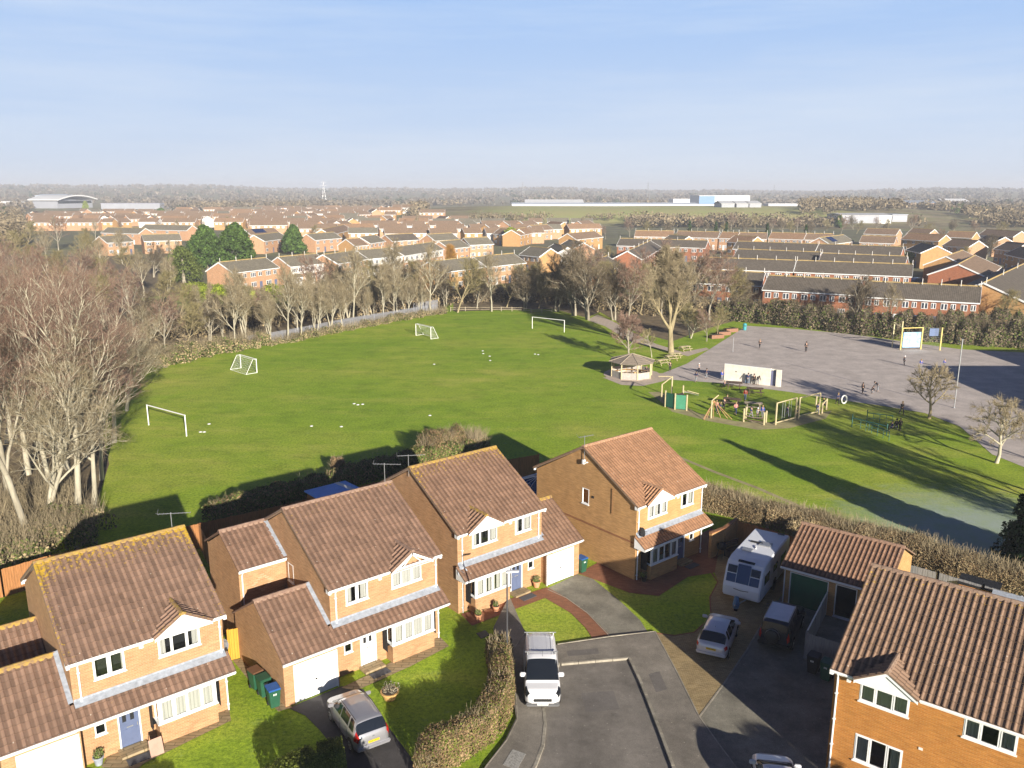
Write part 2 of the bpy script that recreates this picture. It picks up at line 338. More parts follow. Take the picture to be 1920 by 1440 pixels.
# ================================================================== ground, roads, paths
def ground_mat():
    m, t, b = nmat('grass_and_fields'); l = t.links.new
    b.inputs['Roughness'].default_value = .9; b.inputs['Specular IOR Level'].default_value = .15
    g = N(t, 'NewGeometry'); s = N(t, 'SeparateXYZ'); l(g.outputs['Position'], s.inputs[0])
    def noise_(sc_, det=5, ro=.6, st=None):
        n = N(t, 'TexNoise'); n.inputs['Scale'].default_value = sc_; n.inputs['Detail'].default_value = det; n.inputs['Roughness'].default_value = ro
        if st:
            mp_ = N(t, 'Mapping'); mp_.inputs['Scale'].default_value = st; mp_.inputs['Rotation'].default_value = (0, 0, R(30)); l(g.outputs['Position'], mp_.inputs[0]); l(mp_.outputs[0], n.inputs['Vector'])
        else: l(g.outputs['Position'], n.inputs['Vector'])
        return n.outputs['Fac']
    def ramp(src, stops):
        r = N(t, 'ValToRGB'); e = r.color_ramp.elements
        while len(e) < len(stops): e.new(.5)
        for i, (p, c) in enumerate(stops): e[i].position = p; e[i].color = c4(c)
        l(src, r.inputs[0]); return r.outputs[0]
    def mixc(f, a, bb, bt='MIX'):
        n = N(t, 'Mix', data_type='RGBA', blend_type=bt)
        if isinstance(f, float): n.inputs[0].default_value = f
        else: l(f, n.inputs[0])
        l(a, n.inputs[6]); l(bb, n.inputs[7]); return n.outputs[2]
    big = ramp(noise_(.035, 4), [(.3, (.195, .325, .022)), (.5, (.26, .375, .032)), (.68, (.36, .41, .06))])
    mid = ramp(noise_(.35, 6, .75), [(.25, (.66, .7, .62)), (.5, (1, 1, 1)), (.75, (1.2, 1.14, 1.1))])
    fine = ramp(noise_(4.5, 4, .75), [(.25, (.42, .5, .4)), (.5, (1, 1, 1)), (.75, (1.55, 1.42, 1.25))])
    tuft = ramp(noise_(13, 3, .8), [(.3, (.62, .66, .6)), (.5, (1, 1, 1)), (.7, (1.38, 1.3, 1.2))])
    wear = ramp(noise_(.07, 6, .7, (1, 3.5, 1)), [(.5, (1, 1, 1)), (.66, (1.36, 1.12, 1.8))])
    c = mixc(1.0, mixc(1.0, mixc(1.0, mixc(1.0, big, mid, 'MULTIPLY'), fine, 'MULTIPLY'), tuft, 'MULTIPLY'), wear, 'MULTIPLY')
    # land beyond the playing field: winter fields and scrub
    far = ramp(noise_(.011, 3, .5, (1, 2.2, 1)), [(.35, (.22, .18, .10)), (.47, (.28, .23, .13)), (.55, (.24, .24, .10)), (.66, (.33, .27, .17))])
    f2 = ramp(noise_(.12, 5, .7), [(.3, (.6, .6, .6)), (.7, (1.3, 1.3, 1.3))])
    far = mixc(1.0, far, f2, 'MULTIPLY')
    bank = ramp(noise_(.03, 4, .6), [(.3, (.46, .40, .17)), (.7, (.38, .42, .13))])
    my = N(t, 'MapRange'); my.inputs['From Min'].default_value = 600; my.inputs['From Max'].default_value = 630; l(s.outputs[1], my.inputs['Value'])
    my2 = N(t, 'MapRange'); my2.inputs['From Min'].default_value = 900; my2.inputs['From Max'].default_value = 880; l(s.outputs[1], my2.inputs['Value'])
    mx1 = N(t, 'MapRange'); mx1.inputs['From Min'].default_value = -40; mx1.inputs['From Max'].default_value = 10; l(s.outputs[0], mx1.inputs['Value'])
    mx2 = N(t, 'MapRange'); mx2.inputs['From Min'].default_value = 300; mx2.inputs['From Max'].default_value = 240; l(s.outputs[0], mx2.inputs['Value'])
    k_ = my.outputs[0]
    for o_ in (my2, mx1, mx2):
        mm_ = N(t, 'Math', operation='MULTIPLY'); l(k_, mm_.inputs[0]); l(o_.outputs[0], mm_.inputs[1]); k_ = mm_.outputs[0]
    far = mixc(k_, far, bank)
    mr = N(t, 'MapRange'); mr.inputs['From Min'].default_value = 170; mr.inputs['From Max'].default_value = 235; l(s.outputs[1], mr.inputs['Value'])
    fp = G(1860, 1010); vd = N(t, 'VectorMath', operation='DISTANCE'); vd.inputs[1].default_value = (fp.x, fp.y, 0); l(g.outputs['Position'], vd.inputs[0])
    fa = N(t, 'MapRange'); fa.inputs['From Min'].default_value = 4; fa.inputs['From Max'].default_value = 13; fa.inputs['To Min'].default_value = .75; fa.inputs['To Max'].default_value = -.25; l(vd.outputs['Value'], fa.inputs['Value'])
    fb_ = N(t, 'Math', operation='MULTIPLY_ADD'); fb_.use_clamp = True; fb_.inputs[1].default_value = 1.3; l(noise_(.9, 8, .75), fb_.inputs[0]); fc = N(t, 'Math', operation='SUBTRACT'); l(fa.outputs[0], fc.inputs[0]); fc.inputs[1].default_value = .5; l(fc.outputs[0], fb_.inputs[2])
    frc = N(t, 'RGB'); frc.outputs[0].default_value = (.36, .43, .36, 1); c = mixc(fb_.outputs[0], c, frc.outputs[0])
    l(mixc(mr.outputs[0], c, far), b.inputs['Base Color'])
    bp = N(t, 'Bump'); bp.inputs['Strength'].default_value = .5; bp.inputs['Distance'].default_value = .06; l(noise_(6, 4, .8), bp.inputs['Height']); l(bp.outputs[0], b.inputs['Normal'])
    return m
M['grass'] = ground_mat()
def hill(x, y):
    """height of the land: flat near, a low rim of hills far off, a long bank on the right"""
    z = 0.0; r = math.hypot(x, y)
    if r > 1500:
        k = min(1, (r - 1500) / 2200); k = k * k * (3 - 2 * k)
        az = math.atan2(x, y)
        z += k * (17 + 15 * max(0, min(1, (-az + .12) / .45)) + 5 * math.sin(az * 13 + 1) + 3 * math.sin(az * 31))
    dx = (x - 150) / 290; dy = (y - 800) / 190                      # grassed bank below the glasshouses
    if abs(dx) < 1.3 and abs(dy) < 1.3:
        q = max(0, 1 - max(abs(dx) ** 4, 0)) * max(0, 1 - dy * dy)
        z += 8.5 * min(1, q * 1.4)
    return z
nr_, na_ = 90, 160
rad = [2, 25, 50, 80, 120, 170, 220, 300, 400] + list(np.geomspace(480, 9500, 70)); V = [(0, 0, 0)]; F = []
for r_ in rad:
    for j in range(na_):
        a_ = 2 * math.pi * j / na_; x, y = r_ * math.sin(a_), r_ * math.cos(a_); V.append((x, y, hill(x, y) if y > 0 else 0))
for j in range(na_): F.append((0, 1 + (j + 1) % na_, 1 + j))
for i in range(len(rad) - 1):
    for j in range(na_):
        a_, b_ = 1 + i * na_ + j, 1 + i * na_ + (j + 1) % na_; F.append((a_, b_, b_ + na_, a_ + na_))
g_ = MB(); g_.add(V, F); tag(g_.build('ground', M['grass'], smooth=True), kind='structure')

def asphalt(name, c, var=.16, patch=.15, crack=True):
    m, t, b = nmat(name); l = t.links.new; b.inputs['Roughness'].default_value = .85; b.inputs['Specular IOR Level'].default_value = .25
    g = N(t, 'NewGeometry')
    def nz_(s_, d_, ro=.6):
        n = N(t, 'TexNoise'); n.inputs['Scale'].default_value = s_; n.inputs['Detail'].default_value = d_; n.inputs['Roughness'].default_value = ro; l(g.outputs['Position'], n.inputs['Vector']); return n.outputs['Fac']
    def rp(src, a, z, p0=.3, p1=.7):
        r = N(t, 'MapRange'); r.inputs['From Min'].default_value = p0; r.inputs['From Max'].default_value = p1; r.inputs['To Min'].default_value = a; r.inputs['To Max'].default_value = z; l(src, r.inputs['Value']); return r.outputs[0]
    a = rp(nz_(.45, 6, .65), 1 - patch, 1 + patch); bb = rp(nz_(28, 3, .8), 1 - var, 1 + var); cc = rp(nz_(3.2, 5, .8), .86, 1.12)
    m1 = N(t, 'Math', operation='MULTIPLY'); l(a, m1.inputs[0]); l(bb, m1.inputs[1]); m2 = N(t, 'Math', operation='MULTIPLY'); l(m1.outputs[0], m2.inputs[0]); l(cc, m2.inputs[1])
    mm = N(t, 'Mix', data_type='RGBA', blend_type='MULTIPLY'); mm.inputs[0].default_value = 1; mm.inputs[6].default_value = c4(c); l(m2.outputs[0], mm.inputs[7])
    out = mm.outputs[2]
    # lichen spots and drips of pale dirt
    vo = N(t, 'TexVoronoi'); vo.inputs['Scale'].default_value = 2.3; l(g.outputs['Position'], vo.inputs['Vector'])
    sp = rp(vo.outputs['Distance'], .5, 0, .05, .1); m3 = N(t, 'Mix', data_type='RGBA'); l(sp, m3.inputs[0]); l(out, m3.inputs[6]); m3.inputs[7].default_value = c4(tuple(min(1, x * 2.2) for x in c)); out = m3.outputs[2]
    st = rp(nz_(.7, 7, .75), 0, .45, .6, .68); m4 = N(t, 'Mix', data_type='RGBA'); l(st, m4.inputs[0]); l(out, m4.inputs[6]); m4.inputs[7].default_value = c4(tuple(x * .35 for x in c)); out = m4.outputs[2]
    l(out, b.inputs['Base Color'])
    bp = N(t, 'Bump'); bp.inputs['Strength'].default_value = .25; bp.inputs['Distance'].default_value = .01; l(nz_(40, 2), bp.inputs['Height']); l(bp.outputs[0], b.inputs['Normal'])
    return m
M['road'] = asphalt('road_asphalt', (.205, .185, .16), .24, .34)
M['pave'] = asphalt('pavement_asphalt', (.235, .21, .175), .4, .34)
M['drive'] = asphalt('driveway_asphalt', (.22, .205, .165), .3, .38)
M['drive2'] = asphalt('dark_driveway', (.075, .07, .07), .2, .2)
M['playtar'] = asphalt('playground_asphalt', (.52, .455, .41), .1, .2)
M['kerb'] = mat('kerb_concrete', (.30, .27, .215), .85, .3, 3, island=.18)
M['slabs'] = brick_mat('paving_slabs', (.36, .28, .17), (.31, .23, .13), (.2, .16, .09), 1 / 3.2, .2, .2)
M['blocks'] = brick_mat('block_paving', (.42, .32, .17), (.33, .24, .12), (.15, .11, .06), 1.0, .3, .22)
M['redblocks'] = brick_mat('red_block_paving', (.33, .15, .085), (.27, .12, .07), (.2, .1, .06), 1.0, .3, .15)
M['dirt'] = mat('bare_earth', (.36, .29, .15), .95, .25, .8, c2=(.44, .40, .18))
M['litter'] = mat('leaf_litter', (.15, .105, .06), .95, .45, .8, c2=(.24, .18, .09), bump=.6, detail=9)
M['gravel'] = mat('compacted_gravel', (.50, .41, .33), .95, .2, 2)
def sheet(name, px, z, m, label=None, bottom=None, pts=None):
    poly = pts if pts else [G2(u, v) for u, v in px]
    mb = MB()
    ar = sum(poly[i][0] * poly[(i + 1) % len(poly)][1] - poly[(i + 1) % len(poly)][0] * poly[i][1] for i in range(len(poly)))
    if ar < 0: poly = poly[::-1]
    if bottom is None: mb.add([(x, y, z) for x, y in poly], [tuple(range(len(poly)))])
    else: mb.prism(poly, bottom, z)
    return tag(mb.build(name, m), label, None, None, 'structure')
def ribbon(name, pts, wd, z, m, z0=None, label=None):
    if name == 'kerb':       # stones 0.9 m long with open joints
        P = [Vector((p[0], p[1], 0)) for p in pts]; mb = MB(); rr = random.Random(1)
        for a, b in zip(P, P[1:]):
            d = b - a; k = max(1, round(d.length / .9)); u = d.normalized(); nn = Vector((-u.y, u.x, 0)) * wd / 2
            for i in range(k):
                s, e = a + d * (i / k) + u * .012, a + d * ((i + 1) / k) - u * .012; h = z + rr.uniform(-.006, .006)
                mb.add([tuple(q + Vector((0, 0, zz))) for zz in (0, h) for q in (s - nn, e - nn, e + nn, s + nn)], [(3, 2, 1, 0), (4, 5, 6, 7), (0, 1, 5, 4), (1, 2, 6, 5), (2, 3, 7, 6), (3, 0, 4, 7)])
        return tag(mb.build(name, m), label, None, None, 'structure')
    """a strip of even width along ground points"""
    P = [Vector((p[0], p[1], 0)) for p in pts]; L_, R_ = [], []
    for i, p in enumerate(P):
        d = (P[min(i + 1, len(P) - 1)] - P[max(i - 1, 0)]).normalized(); n = Vector((-d.y, d.x, 0)) * (wd / 2)
        L_.append((p + n)); R_.append((p - n))
    mb = MB()
    for i in range(len(P) - 1):
        a, b, c, d = R_[i], R_[i + 1], L_[i + 1], L_[i]
        if z0 is None: mb.quad((a.x, a.y, z), (b.x, b.y, z), (c.x, c.y, z), (d.x, d.y, z))
        else:
            mb.quad((a.x, a.y, z), (b.x, b.y, z), (c.x, c.y, z), (d.x, d.y, z))
            mb.quad((b.x, b.y, z), (a.x, a.y, z), (a.x, a.y, z0), (b.x, b.y, z0)); mb.quad((d.x, d.y, z), (c.x, c.y, z), (c.x, c.y, z0), (d.x, d.y, z0))
    return tag(mb.build(name, m), label, None, None, 'structure')

# cul-de-sac: turning head (lowest), raised pavement round it, drives
road_px = [(1048, 1246), (1180, 1236), (1203, 1285), (1240, 1380), (1262, 1440), (1300, 1560), (940, 1560), (1003, 1440), (1018, 1400), (1022, 1360), (1019, 1330), (1028, 1290)]
sheet('road', road_px, .006, M['road'])
sheet('pavement', [(1045, 1213), (1230, 1187), (1310, 1346), (1400, 1470), (1430, 1560), (1300, 1560), (1262, 1440), (1240, 1380), (1203, 1285), (1180, 1236), (1048, 1246)], .11, M['pave'], bottom=0)
sheet('pavement', [(955, 1120), (985, 1190), (1045, 1213), (1048, 1246), (1028, 1290), (1019, 1330), (1022, 1360), (1018, 1400), (1003, 1440), (940, 1560), (850, 1560), (910, 1440), (948, 1390), (968, 1350), (962, 1310), (945, 1285), (925, 1180)], .11, M['pave'], bottom=0)
ribbon('kerb', [G2(*p) for p in [(1052, 1247), (1180, 1236), (1203, 1285), (1240, 1380), (1262, 1440), (1290, 1520)]], .14, .125, M['kerb'], 0)
ribbon('kerb', [G2(*p) for p in [(940, 1530), (1003, 1440), (1018, 1400), (1022, 1360), (1019, 1330), (1028, 1290), (1048, 1246)]], .14, .125, M['kerb'], 0)
ribbon('pavement_edging', [G2(*p) for p in [(1045, 1211), (1145, 1196), (1228, 1187), (1270, 1265), (1310, 1346), (1345, 1395), (1400, 1470)]], .06, .125, M['kerb'], 0)
ribbon('pavement_edging', [G2(*p) for p in [(985, 1188), (950, 1240), (968, 1310), (970, 1352), (950, 1392), (912, 1440), (880, 1500)]], .05, .125, M['kerb'], 0)
for pp in ([(1216, 1268), (1236, 1262), (1251, 1296), (1230, 1302)], [(1062, 1224), (1120, 1219), (1124, 1229), (1066, 1234)]): sheet('pavement_patch', pp, .114, asphalt('patched_asphalt', (.17, .155, .14), .2, .2))
sheet('road_patch', [(1090, 1300), (1150, 1296), (1162, 1330), (1098, 1336)], .010, asphalt('patched_road', (.175, .16, .145), .2, .2))
# front of the third house: concrete drive, red block path
sheet('driveway', [(1025, 1104), (1083, 1077), (1112, 1086), (1160, 1125), (1200, 1163), (1216, 1188), (1145, 1197), (1125, 1172), (1100, 1150), (1060, 1122)], .02, M['drive'])
sheet('path', [(864, 1152), (1026, 1102), (1062, 1121), (1101, 1149), (1146, 1194), (1112, 1199), (1098, 1178), (1070, 1150), (1022, 1122), (960, 1145), (885, 1174)], .028, M['redblocks'])
ribbon('path_edging', [G2(*p) for p in [(1027, 1106), (1062, 1122), (1101, 1150), (1144, 1195)]], .05, .045, M['kerb'], 0)
# second house: drive, slab path
sheet('driveway', [(540, 1328), (640, 1287), (682, 1293), (705, 1335), (735, 1372), (800, 1460), (830, 1520), (660, 1520), (640, 1420), (600, 1370), (572, 1342)], .02, M['drive2'])
sheet('path', [(640, 1290), (700, 1262), (820, 1190), (842, 1212), (770, 1250), (685, 1288), (668, 1296)], .028, M['slabs'])
sheet('path', [(436, 1238), (462, 1234), (500, 1280), (548, 1327), (522, 1335), (478, 1290)], .024, M['slabs'])
# first house
sheet('path', [(190, 1440), (205, 1412), (430, 1330), (433, 1352), (270, 1432), (255, 1445)], .028, M['slabs'])
sheet('driveway', [(-150, 1500), (0, 1450), (165, 1440), (230, 1450), (300, 1560), (-150, 1560)], .02, M['drive2'])
# fourth house: brick path round the house, block drive in the shade
sheet('path', [(1084, 1076), (1112, 1086), (1180, 1112), (1235, 1118), (1290, 1082), (1340, 1074), (1352, 1010), (1335, 990), (1200, 1060), (1180, 1080), (1130, 1050)], .02, M['redblocks'])
sheet('driveway', [(1229, 1188), (1260, 1192), (1300, 1186), (1332, 1158), (1332, 1120), (1346, 1090), (1340, 1074), (1352, 1010), (1420, 985), (1500, 1050), (1464, 1118), (1440, 1150), (1400, 1220), (1358, 1281), (1311, 1345)], .016, M['blocks'])
ribbon('drive_edging', [G2(*p) for p in [(1310, 1346), (1358, 1281), (1400, 1220), (1440, 1150)]], .08, .03, M['kerb'], 0)
ribbon('drive_edging', [G2(*p) for p in [(1228, 1187), (1264, 1192), (1302, 1186), (1333, 1158), (1331, 1120), (1346, 1092), (1334, 1074)]], .08, .03, M['redblocks'], 0)
# fifth house: wide asphalt drive
sheet('driveway', [(1312, 1346), (1359, 1282), (1441, 1150), (1466, 1116), (1600, 1150), (1640, 1250), (1600, 1560), (1440, 1560), (1402, 1470)], .012, M['drive'])
# playground
sheet('playground_asphalt', [(1240, 701), (1288, 682), (1400, 611), (1480, 616), (1600, 627), (1690, 640), (1800, 655), (2050, 668), (2300, 900), (1930, 880), (1860, 852), (1800, 800), (1735, 775), (1660, 762), (1560, 748), (1480, 735), (1345, 718), (1255, 712)], .02, M['playtar'])
sheet('footpath', [(1130, 708), (1165, 722), (1205, 724), (1240, 716), (1262, 708), (1245, 700), (1215, 701), (1190, 706)], .026, M['gravel'])
gz_c = G(1186, 703)
sheet('footpath', None, .03, M['gravel'], pts=[(gz_c.x + 3.9 * math.cos(t * math.pi / 8), gz_c.y + 4.6 * math.sin(t * math.pi / 8)) for t in range(16)])
sheet('footpath', [(1100, 600), (1135, 612), (1180, 640), (1240, 655), (1290, 668), (1330, 655), (1324, 652), (1280, 660), (1230, 645), (1190, 625), (1150, 603), (1120, 590)], .014, M['gravel'])
sheet('bare_earth', [(1215, 735), (1235, 750), (1260, 772), (1330, 790), (1420, 806), (1480, 803), (1548, 785), (1560, 770), (1530, 775), (1450, 792), (1380, 790), (1310, 775), (1270, 755), (1240, 735)], .01, M['dirt'])
ribbon('worn_track', [G2(*p) for p in [(1235, 830), (1275, 858), (1340, 885), (1420, 915), (1500, 950), (1570, 975)]], .45, .008, M['dirt'])
# floor of the tree belt on the left, scrub verge behind the field, gardens
sheet('woodland_floor', [(272, 690), (180, 760), (205, 870), (175, 960), (130, 1000), (80, 1040), (-200, 1100), (-900, 1100), (-900, 480), (250, 480), (480, 580), (600, 575), (700, 560), (830, 560), (838, 588), (760, 592), (640, 612), (510, 640), (400, 665)], .012, M['litter'])
sheet('woodland_floor', [(1040, 580), (1100, 596), (1125, 585), (1190, 622), (1260, 640), (1330, 615), (1390, 598), (1390, 588), (1380, 560), (900, 540), (850, 560), (850, 584), (990, 580)], .010, M['litter'])
sheet('hedge_floor', [(1405, 606), (1600, 620), (1700, 630), (2000, 655), (2000, 590), (1700, 585), (1405, 575)], .010, M['litter'])
# ================================================================== the near houses
def wall_panel(mb, x0, x1, z0, z1, y, opens, depth=.12, mi=0, reveal=0, side=-1, axis='x'):
    """wall sheet at depth y facing -y (side=-1) with rectangular holes and their reveals"""
    xs = sorted({x0, x1} | {o[0] for o in opens} | {o[1] for o in opens}); zs = sorted({z0, z1} | {o[2] for o in opens} | {o[3] for o in opens})
    def P(x, yy, z): return (x, yy, z) if axis == 'x' else (yy, x, z)
    for i in range(len(xs) - 1):
        for j in range(len(zs) - 1):
            cx, cz = (xs[i] + xs[i + 1]) / 2, (zs[j] + zs[j + 1]) / 2
            if any(o[0] < cx < o[1] and o[2] < cz < o[3] for o in opens): continue
            q = [P(xs[i], y, zs[j]), P(xs[i + 1], y, zs[j]), P(xs[i + 1], y, zs[j + 1]), P(xs[i], y, zs[j + 1])]
            mb.quad(*(q if (side < 0) == (axis == 'x') else q[::-1]), mi)
    yb = y - side * depth
    for o in opens:
        a, b, c, d = o[:4]
        mb.quad(P(a, y, c), P(a, yb, c), P(a, yb, d), P(a, y, d), mi); mb.quad(P(b, yb, c), P(b, y, c), P(b, y, d), P(b, yb, d), mi)
        mb.quad(P(a, y, d), P(a, yb, d), P(b, yb, d), P(b, y, d), mi); mb.quad(P(a, yb, c), P(a, y, c), P(b, y, c), P(b, yb, c), mi)
    return mb

def window(parent, x0, x1, z0, z1, y, panes=3, curtain=.0, transom=None, axis='x', name='window', sill=True, seed=0, nets=False, room=True):
    """frame = the window mesh, with children pane, curtain, sill. Wall face at y, outside is -y."""
    P = (lambda *a: a) if axis == 'x' else (lambda x, yy, z: (yy, x, z))
    f = .055; mb = MB()
    def bx(a, b, c, d, e, g, mm=mb):
        if axis == 'x': mm.box(a, b, c, d, e, g)
        else: mm.box(c, d, a, b, e, g)
    bx(x0, x1, y - .015, y + .06, z0, z0 + f); bx(x0, x1, y - .015, y + .06, z1 - f, z1)
    bx(x0, x0 + f, y - .012, y + .06, z0 + f, z1 - f); bx(x1 - f, x1, y - .012, y + .06, z0 + f, z1 - f)
    w_ = (x1 - x0) / panes
    for k in range(1, panes): bx(x0 + k * w_ - f * .55, x0 + k * w_ + f * .55, y - .013, y + .06, z0 + f, z1 - f)
    rr = random.Random(seed)
    for k in range(panes):
        if (k != panes // 2 or panes == 2) and panes > 1:      # opening sashes stand a little proud
            a, b = x0 + k * w_ + f * .8, x0 + (k + 1) * w_ - f * .8
            for (p, q, r, s_) in ((a, b, z0 + f * .9, z0 + f * 1.7), (a, b, z1 - f * 1.7, z1 - f * .9), (a, a + f * .8, z0 + f * 1.7, z1 - f * 1.7), (b - f * .8, b, z0 + f * 1.7, z1 - f * 1.7)): bx(p, q, y - .028, y + .0, r, s_)
    if transom:
        for k in transom: bx(x0 + k * w_ + f * .5, x0 + (k + 1) * w_ - f * .5, y - .012, y + .05, z1 - .3, z1 - .26)
    fr = mb.build(name, M['white'], parent)
    g = MB(); gy = y + .02
    g.quad(P(x0 + .02, gy, z0 + .02), P(x1 - .02, gy, z0 + .02), P(x1 - .02, gy, z1 - .02), P(x0 + .02, gy, z1 - .02)); g.build('pane', M['glass'], fr)
    if sill:
        s2 = MB(); bx(x0 - .04, x1 + .04, y - .07, y + .005, z0 - .05, z0 - .002, s2); s2.build('sill', M['white'], fr)
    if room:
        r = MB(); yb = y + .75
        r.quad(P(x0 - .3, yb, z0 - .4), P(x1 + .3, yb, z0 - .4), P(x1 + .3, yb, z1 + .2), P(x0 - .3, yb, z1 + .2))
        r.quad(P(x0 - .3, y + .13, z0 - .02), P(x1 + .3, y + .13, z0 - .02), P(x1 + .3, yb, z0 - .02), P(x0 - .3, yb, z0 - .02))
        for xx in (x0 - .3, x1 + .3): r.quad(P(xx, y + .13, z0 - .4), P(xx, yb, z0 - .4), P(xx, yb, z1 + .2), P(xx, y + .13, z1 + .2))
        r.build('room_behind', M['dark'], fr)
    if curtain > 0 or nets:
        yc = y + (.08 if nets else .11)
        spans = [(x0 + .03, x1 - .03)] if nets else []
        if not nets:
            wd = (x1 - x0) * curtain
            spans = [(x0 + .03, x0 + wd), (x1 - wd, x1 - .03)]
            if curtain > .3: spans.append(((x0 + x1) / 2 - wd * .3, (x0 + x1) / 2 + wd * .3))
        for a, b in spans:
            c = MB(); n = max(4, int((b - a) / .05)); zb = z0 + .02
            for i in range(n):
                p, q = a + (b - a) * i / n, a + (b - a) * (i + 1) / n
                d1, d2 = yc + .025 * math.sin(i * 1.9), yc + .025 * math.sin((i + 1) * 1.9)
                c.quad(P(p, d1, zb), P(q, d2, zb), P(q, d2, z1 - .02), P(p, d1, z1 - .02))
            c.build('curtain', M['curtain'], fr)
    return fr

def tiles(mb, W, S, origin, xdir, sdir, per=.3, course=.345, amp=.048, mi=0, th=.05, clip=None, jit=0):
    """profiled tile covering: W along xdir, S up the slope along sdir. Adds real rolls and laps and sets tile UVs."""
    O = Vector(origin); X = Vector(xdir).normalized(); Sd = Vector(sdir).normalized(); Nn = X.cross(Sd).normalized()
    if Nn.z < 0: Nn = -Nn
    prof = [(0, 0), (.1, .4), (.22, 1), (.36, 1), (.48, .4), (.58, 0), (.8, -.06)]
    us = []
    k = 0
    while k * per < W - 1e-4:
        for f, h in prof:
            u = (k + f) * per
            if u < W: us.append((u, h * amp))
        k += 1
    us.append((W, 0))
    vs = []; c = 0
    while c * course < S - 1e-4:
        v0, v1 = c * course, min(S, (c + 1) * course)
        vs.append((v0, th + .022)); vs.append((v1 - .002, th + .022 * (1 - (v1 - v0) / course))); c += 1
    b = len(mb.v); nu = len(us)
    if mb.uv is None: mb.uv = []
    wob = random.Random(3)
    for v, hv in vs:
        dz = wob.uniform(-.004, .004)
        for u, hu in us: mb.v.append(tuple(O + X * u + Sd * v + Nn * (hv + hu + dz)))
    flip = X.cross(Sd).dot(Nn) < 0
    for j in range(len(vs) - 1):
        for i in range(nu - 1):
            q = [(j, i), (j, i + 1), (j + 1, i + 1), (j + 1, i)]
            if flip: q = q[::-1]
            if clip and not clip(us[i][0], vs[j][0]): continue
            mb.f.append(tuple(b + a * nu + c_ for a, c_ in q)); mb.m.append(mi)
            mb.uv += [(us[c_][0], vs[a][0] + (1e-3 if a % 2 == 0 else -1e-3)) for a, c_ in q]
    # closing slab under the tiles
    s0 = len(mb.f)
    P = [O, O + X * W, O + X * W + Sd * S, O + Sd * S]
    if clip is None:
        nb = len(mb.v); T = [p + Nn * (th + .006) for p in P]; mb.v += [tuple(p) for p in P + T]
        for f_ in ((0, 1, 2, 3), (0, 1, 5, 4), (1, 2, 6, 5), (2, 3, 7, 6), (3, 0, 4, 7)):
            mb.f.append(tuple(nb + i for i in f_)); mb.m.append(mi); mb.uv += [(W / 2 + .1 * q_, S * .3) for q_ in range(4)]
    return mb

def ridge_tiles(mb, p0, p1, r=.13, drop=.07, mi=0, seg=.45):
    p0, p1 = Vector(p0), Vector(p1); d = p1 - p0; n = max(1, round(d.length / seg)); side = d.cross(Vector((0, 0, 1))).normalized()
    rr = random.Random(5)
    for i in range(n):
        a = p0 + d * (i / n); b_ = p0 + d * ((i + 1) / n + .0); h = rr.uniform(0, .012)
        vs = []
        for p, k in ((a, 1.06), (b_, 1.0)):
            for t in (-90, -50, -15, 15, 50, 90):
                vs.append(tuple(p + side * (r * k * math.sin(R(t)) * 1.15) + Vector((0, 0, r * k * math.cos(R(t)) + h - drop * abs(math.sin(R(t)))))))
        m_ = 6
        mb.add(vs, [(j, j + 1, m_ + j + 1, m_ + j) for j in range(5)] + [tuple(range(5, -1, -1)), tuple(range(6, 12))], mi)
    return mb

ROOFK = 2.75 / 5.0                               # main pitch
def slopes(k): s = math.hypot(1, k); return Vector((0, 1 / s, k / s))

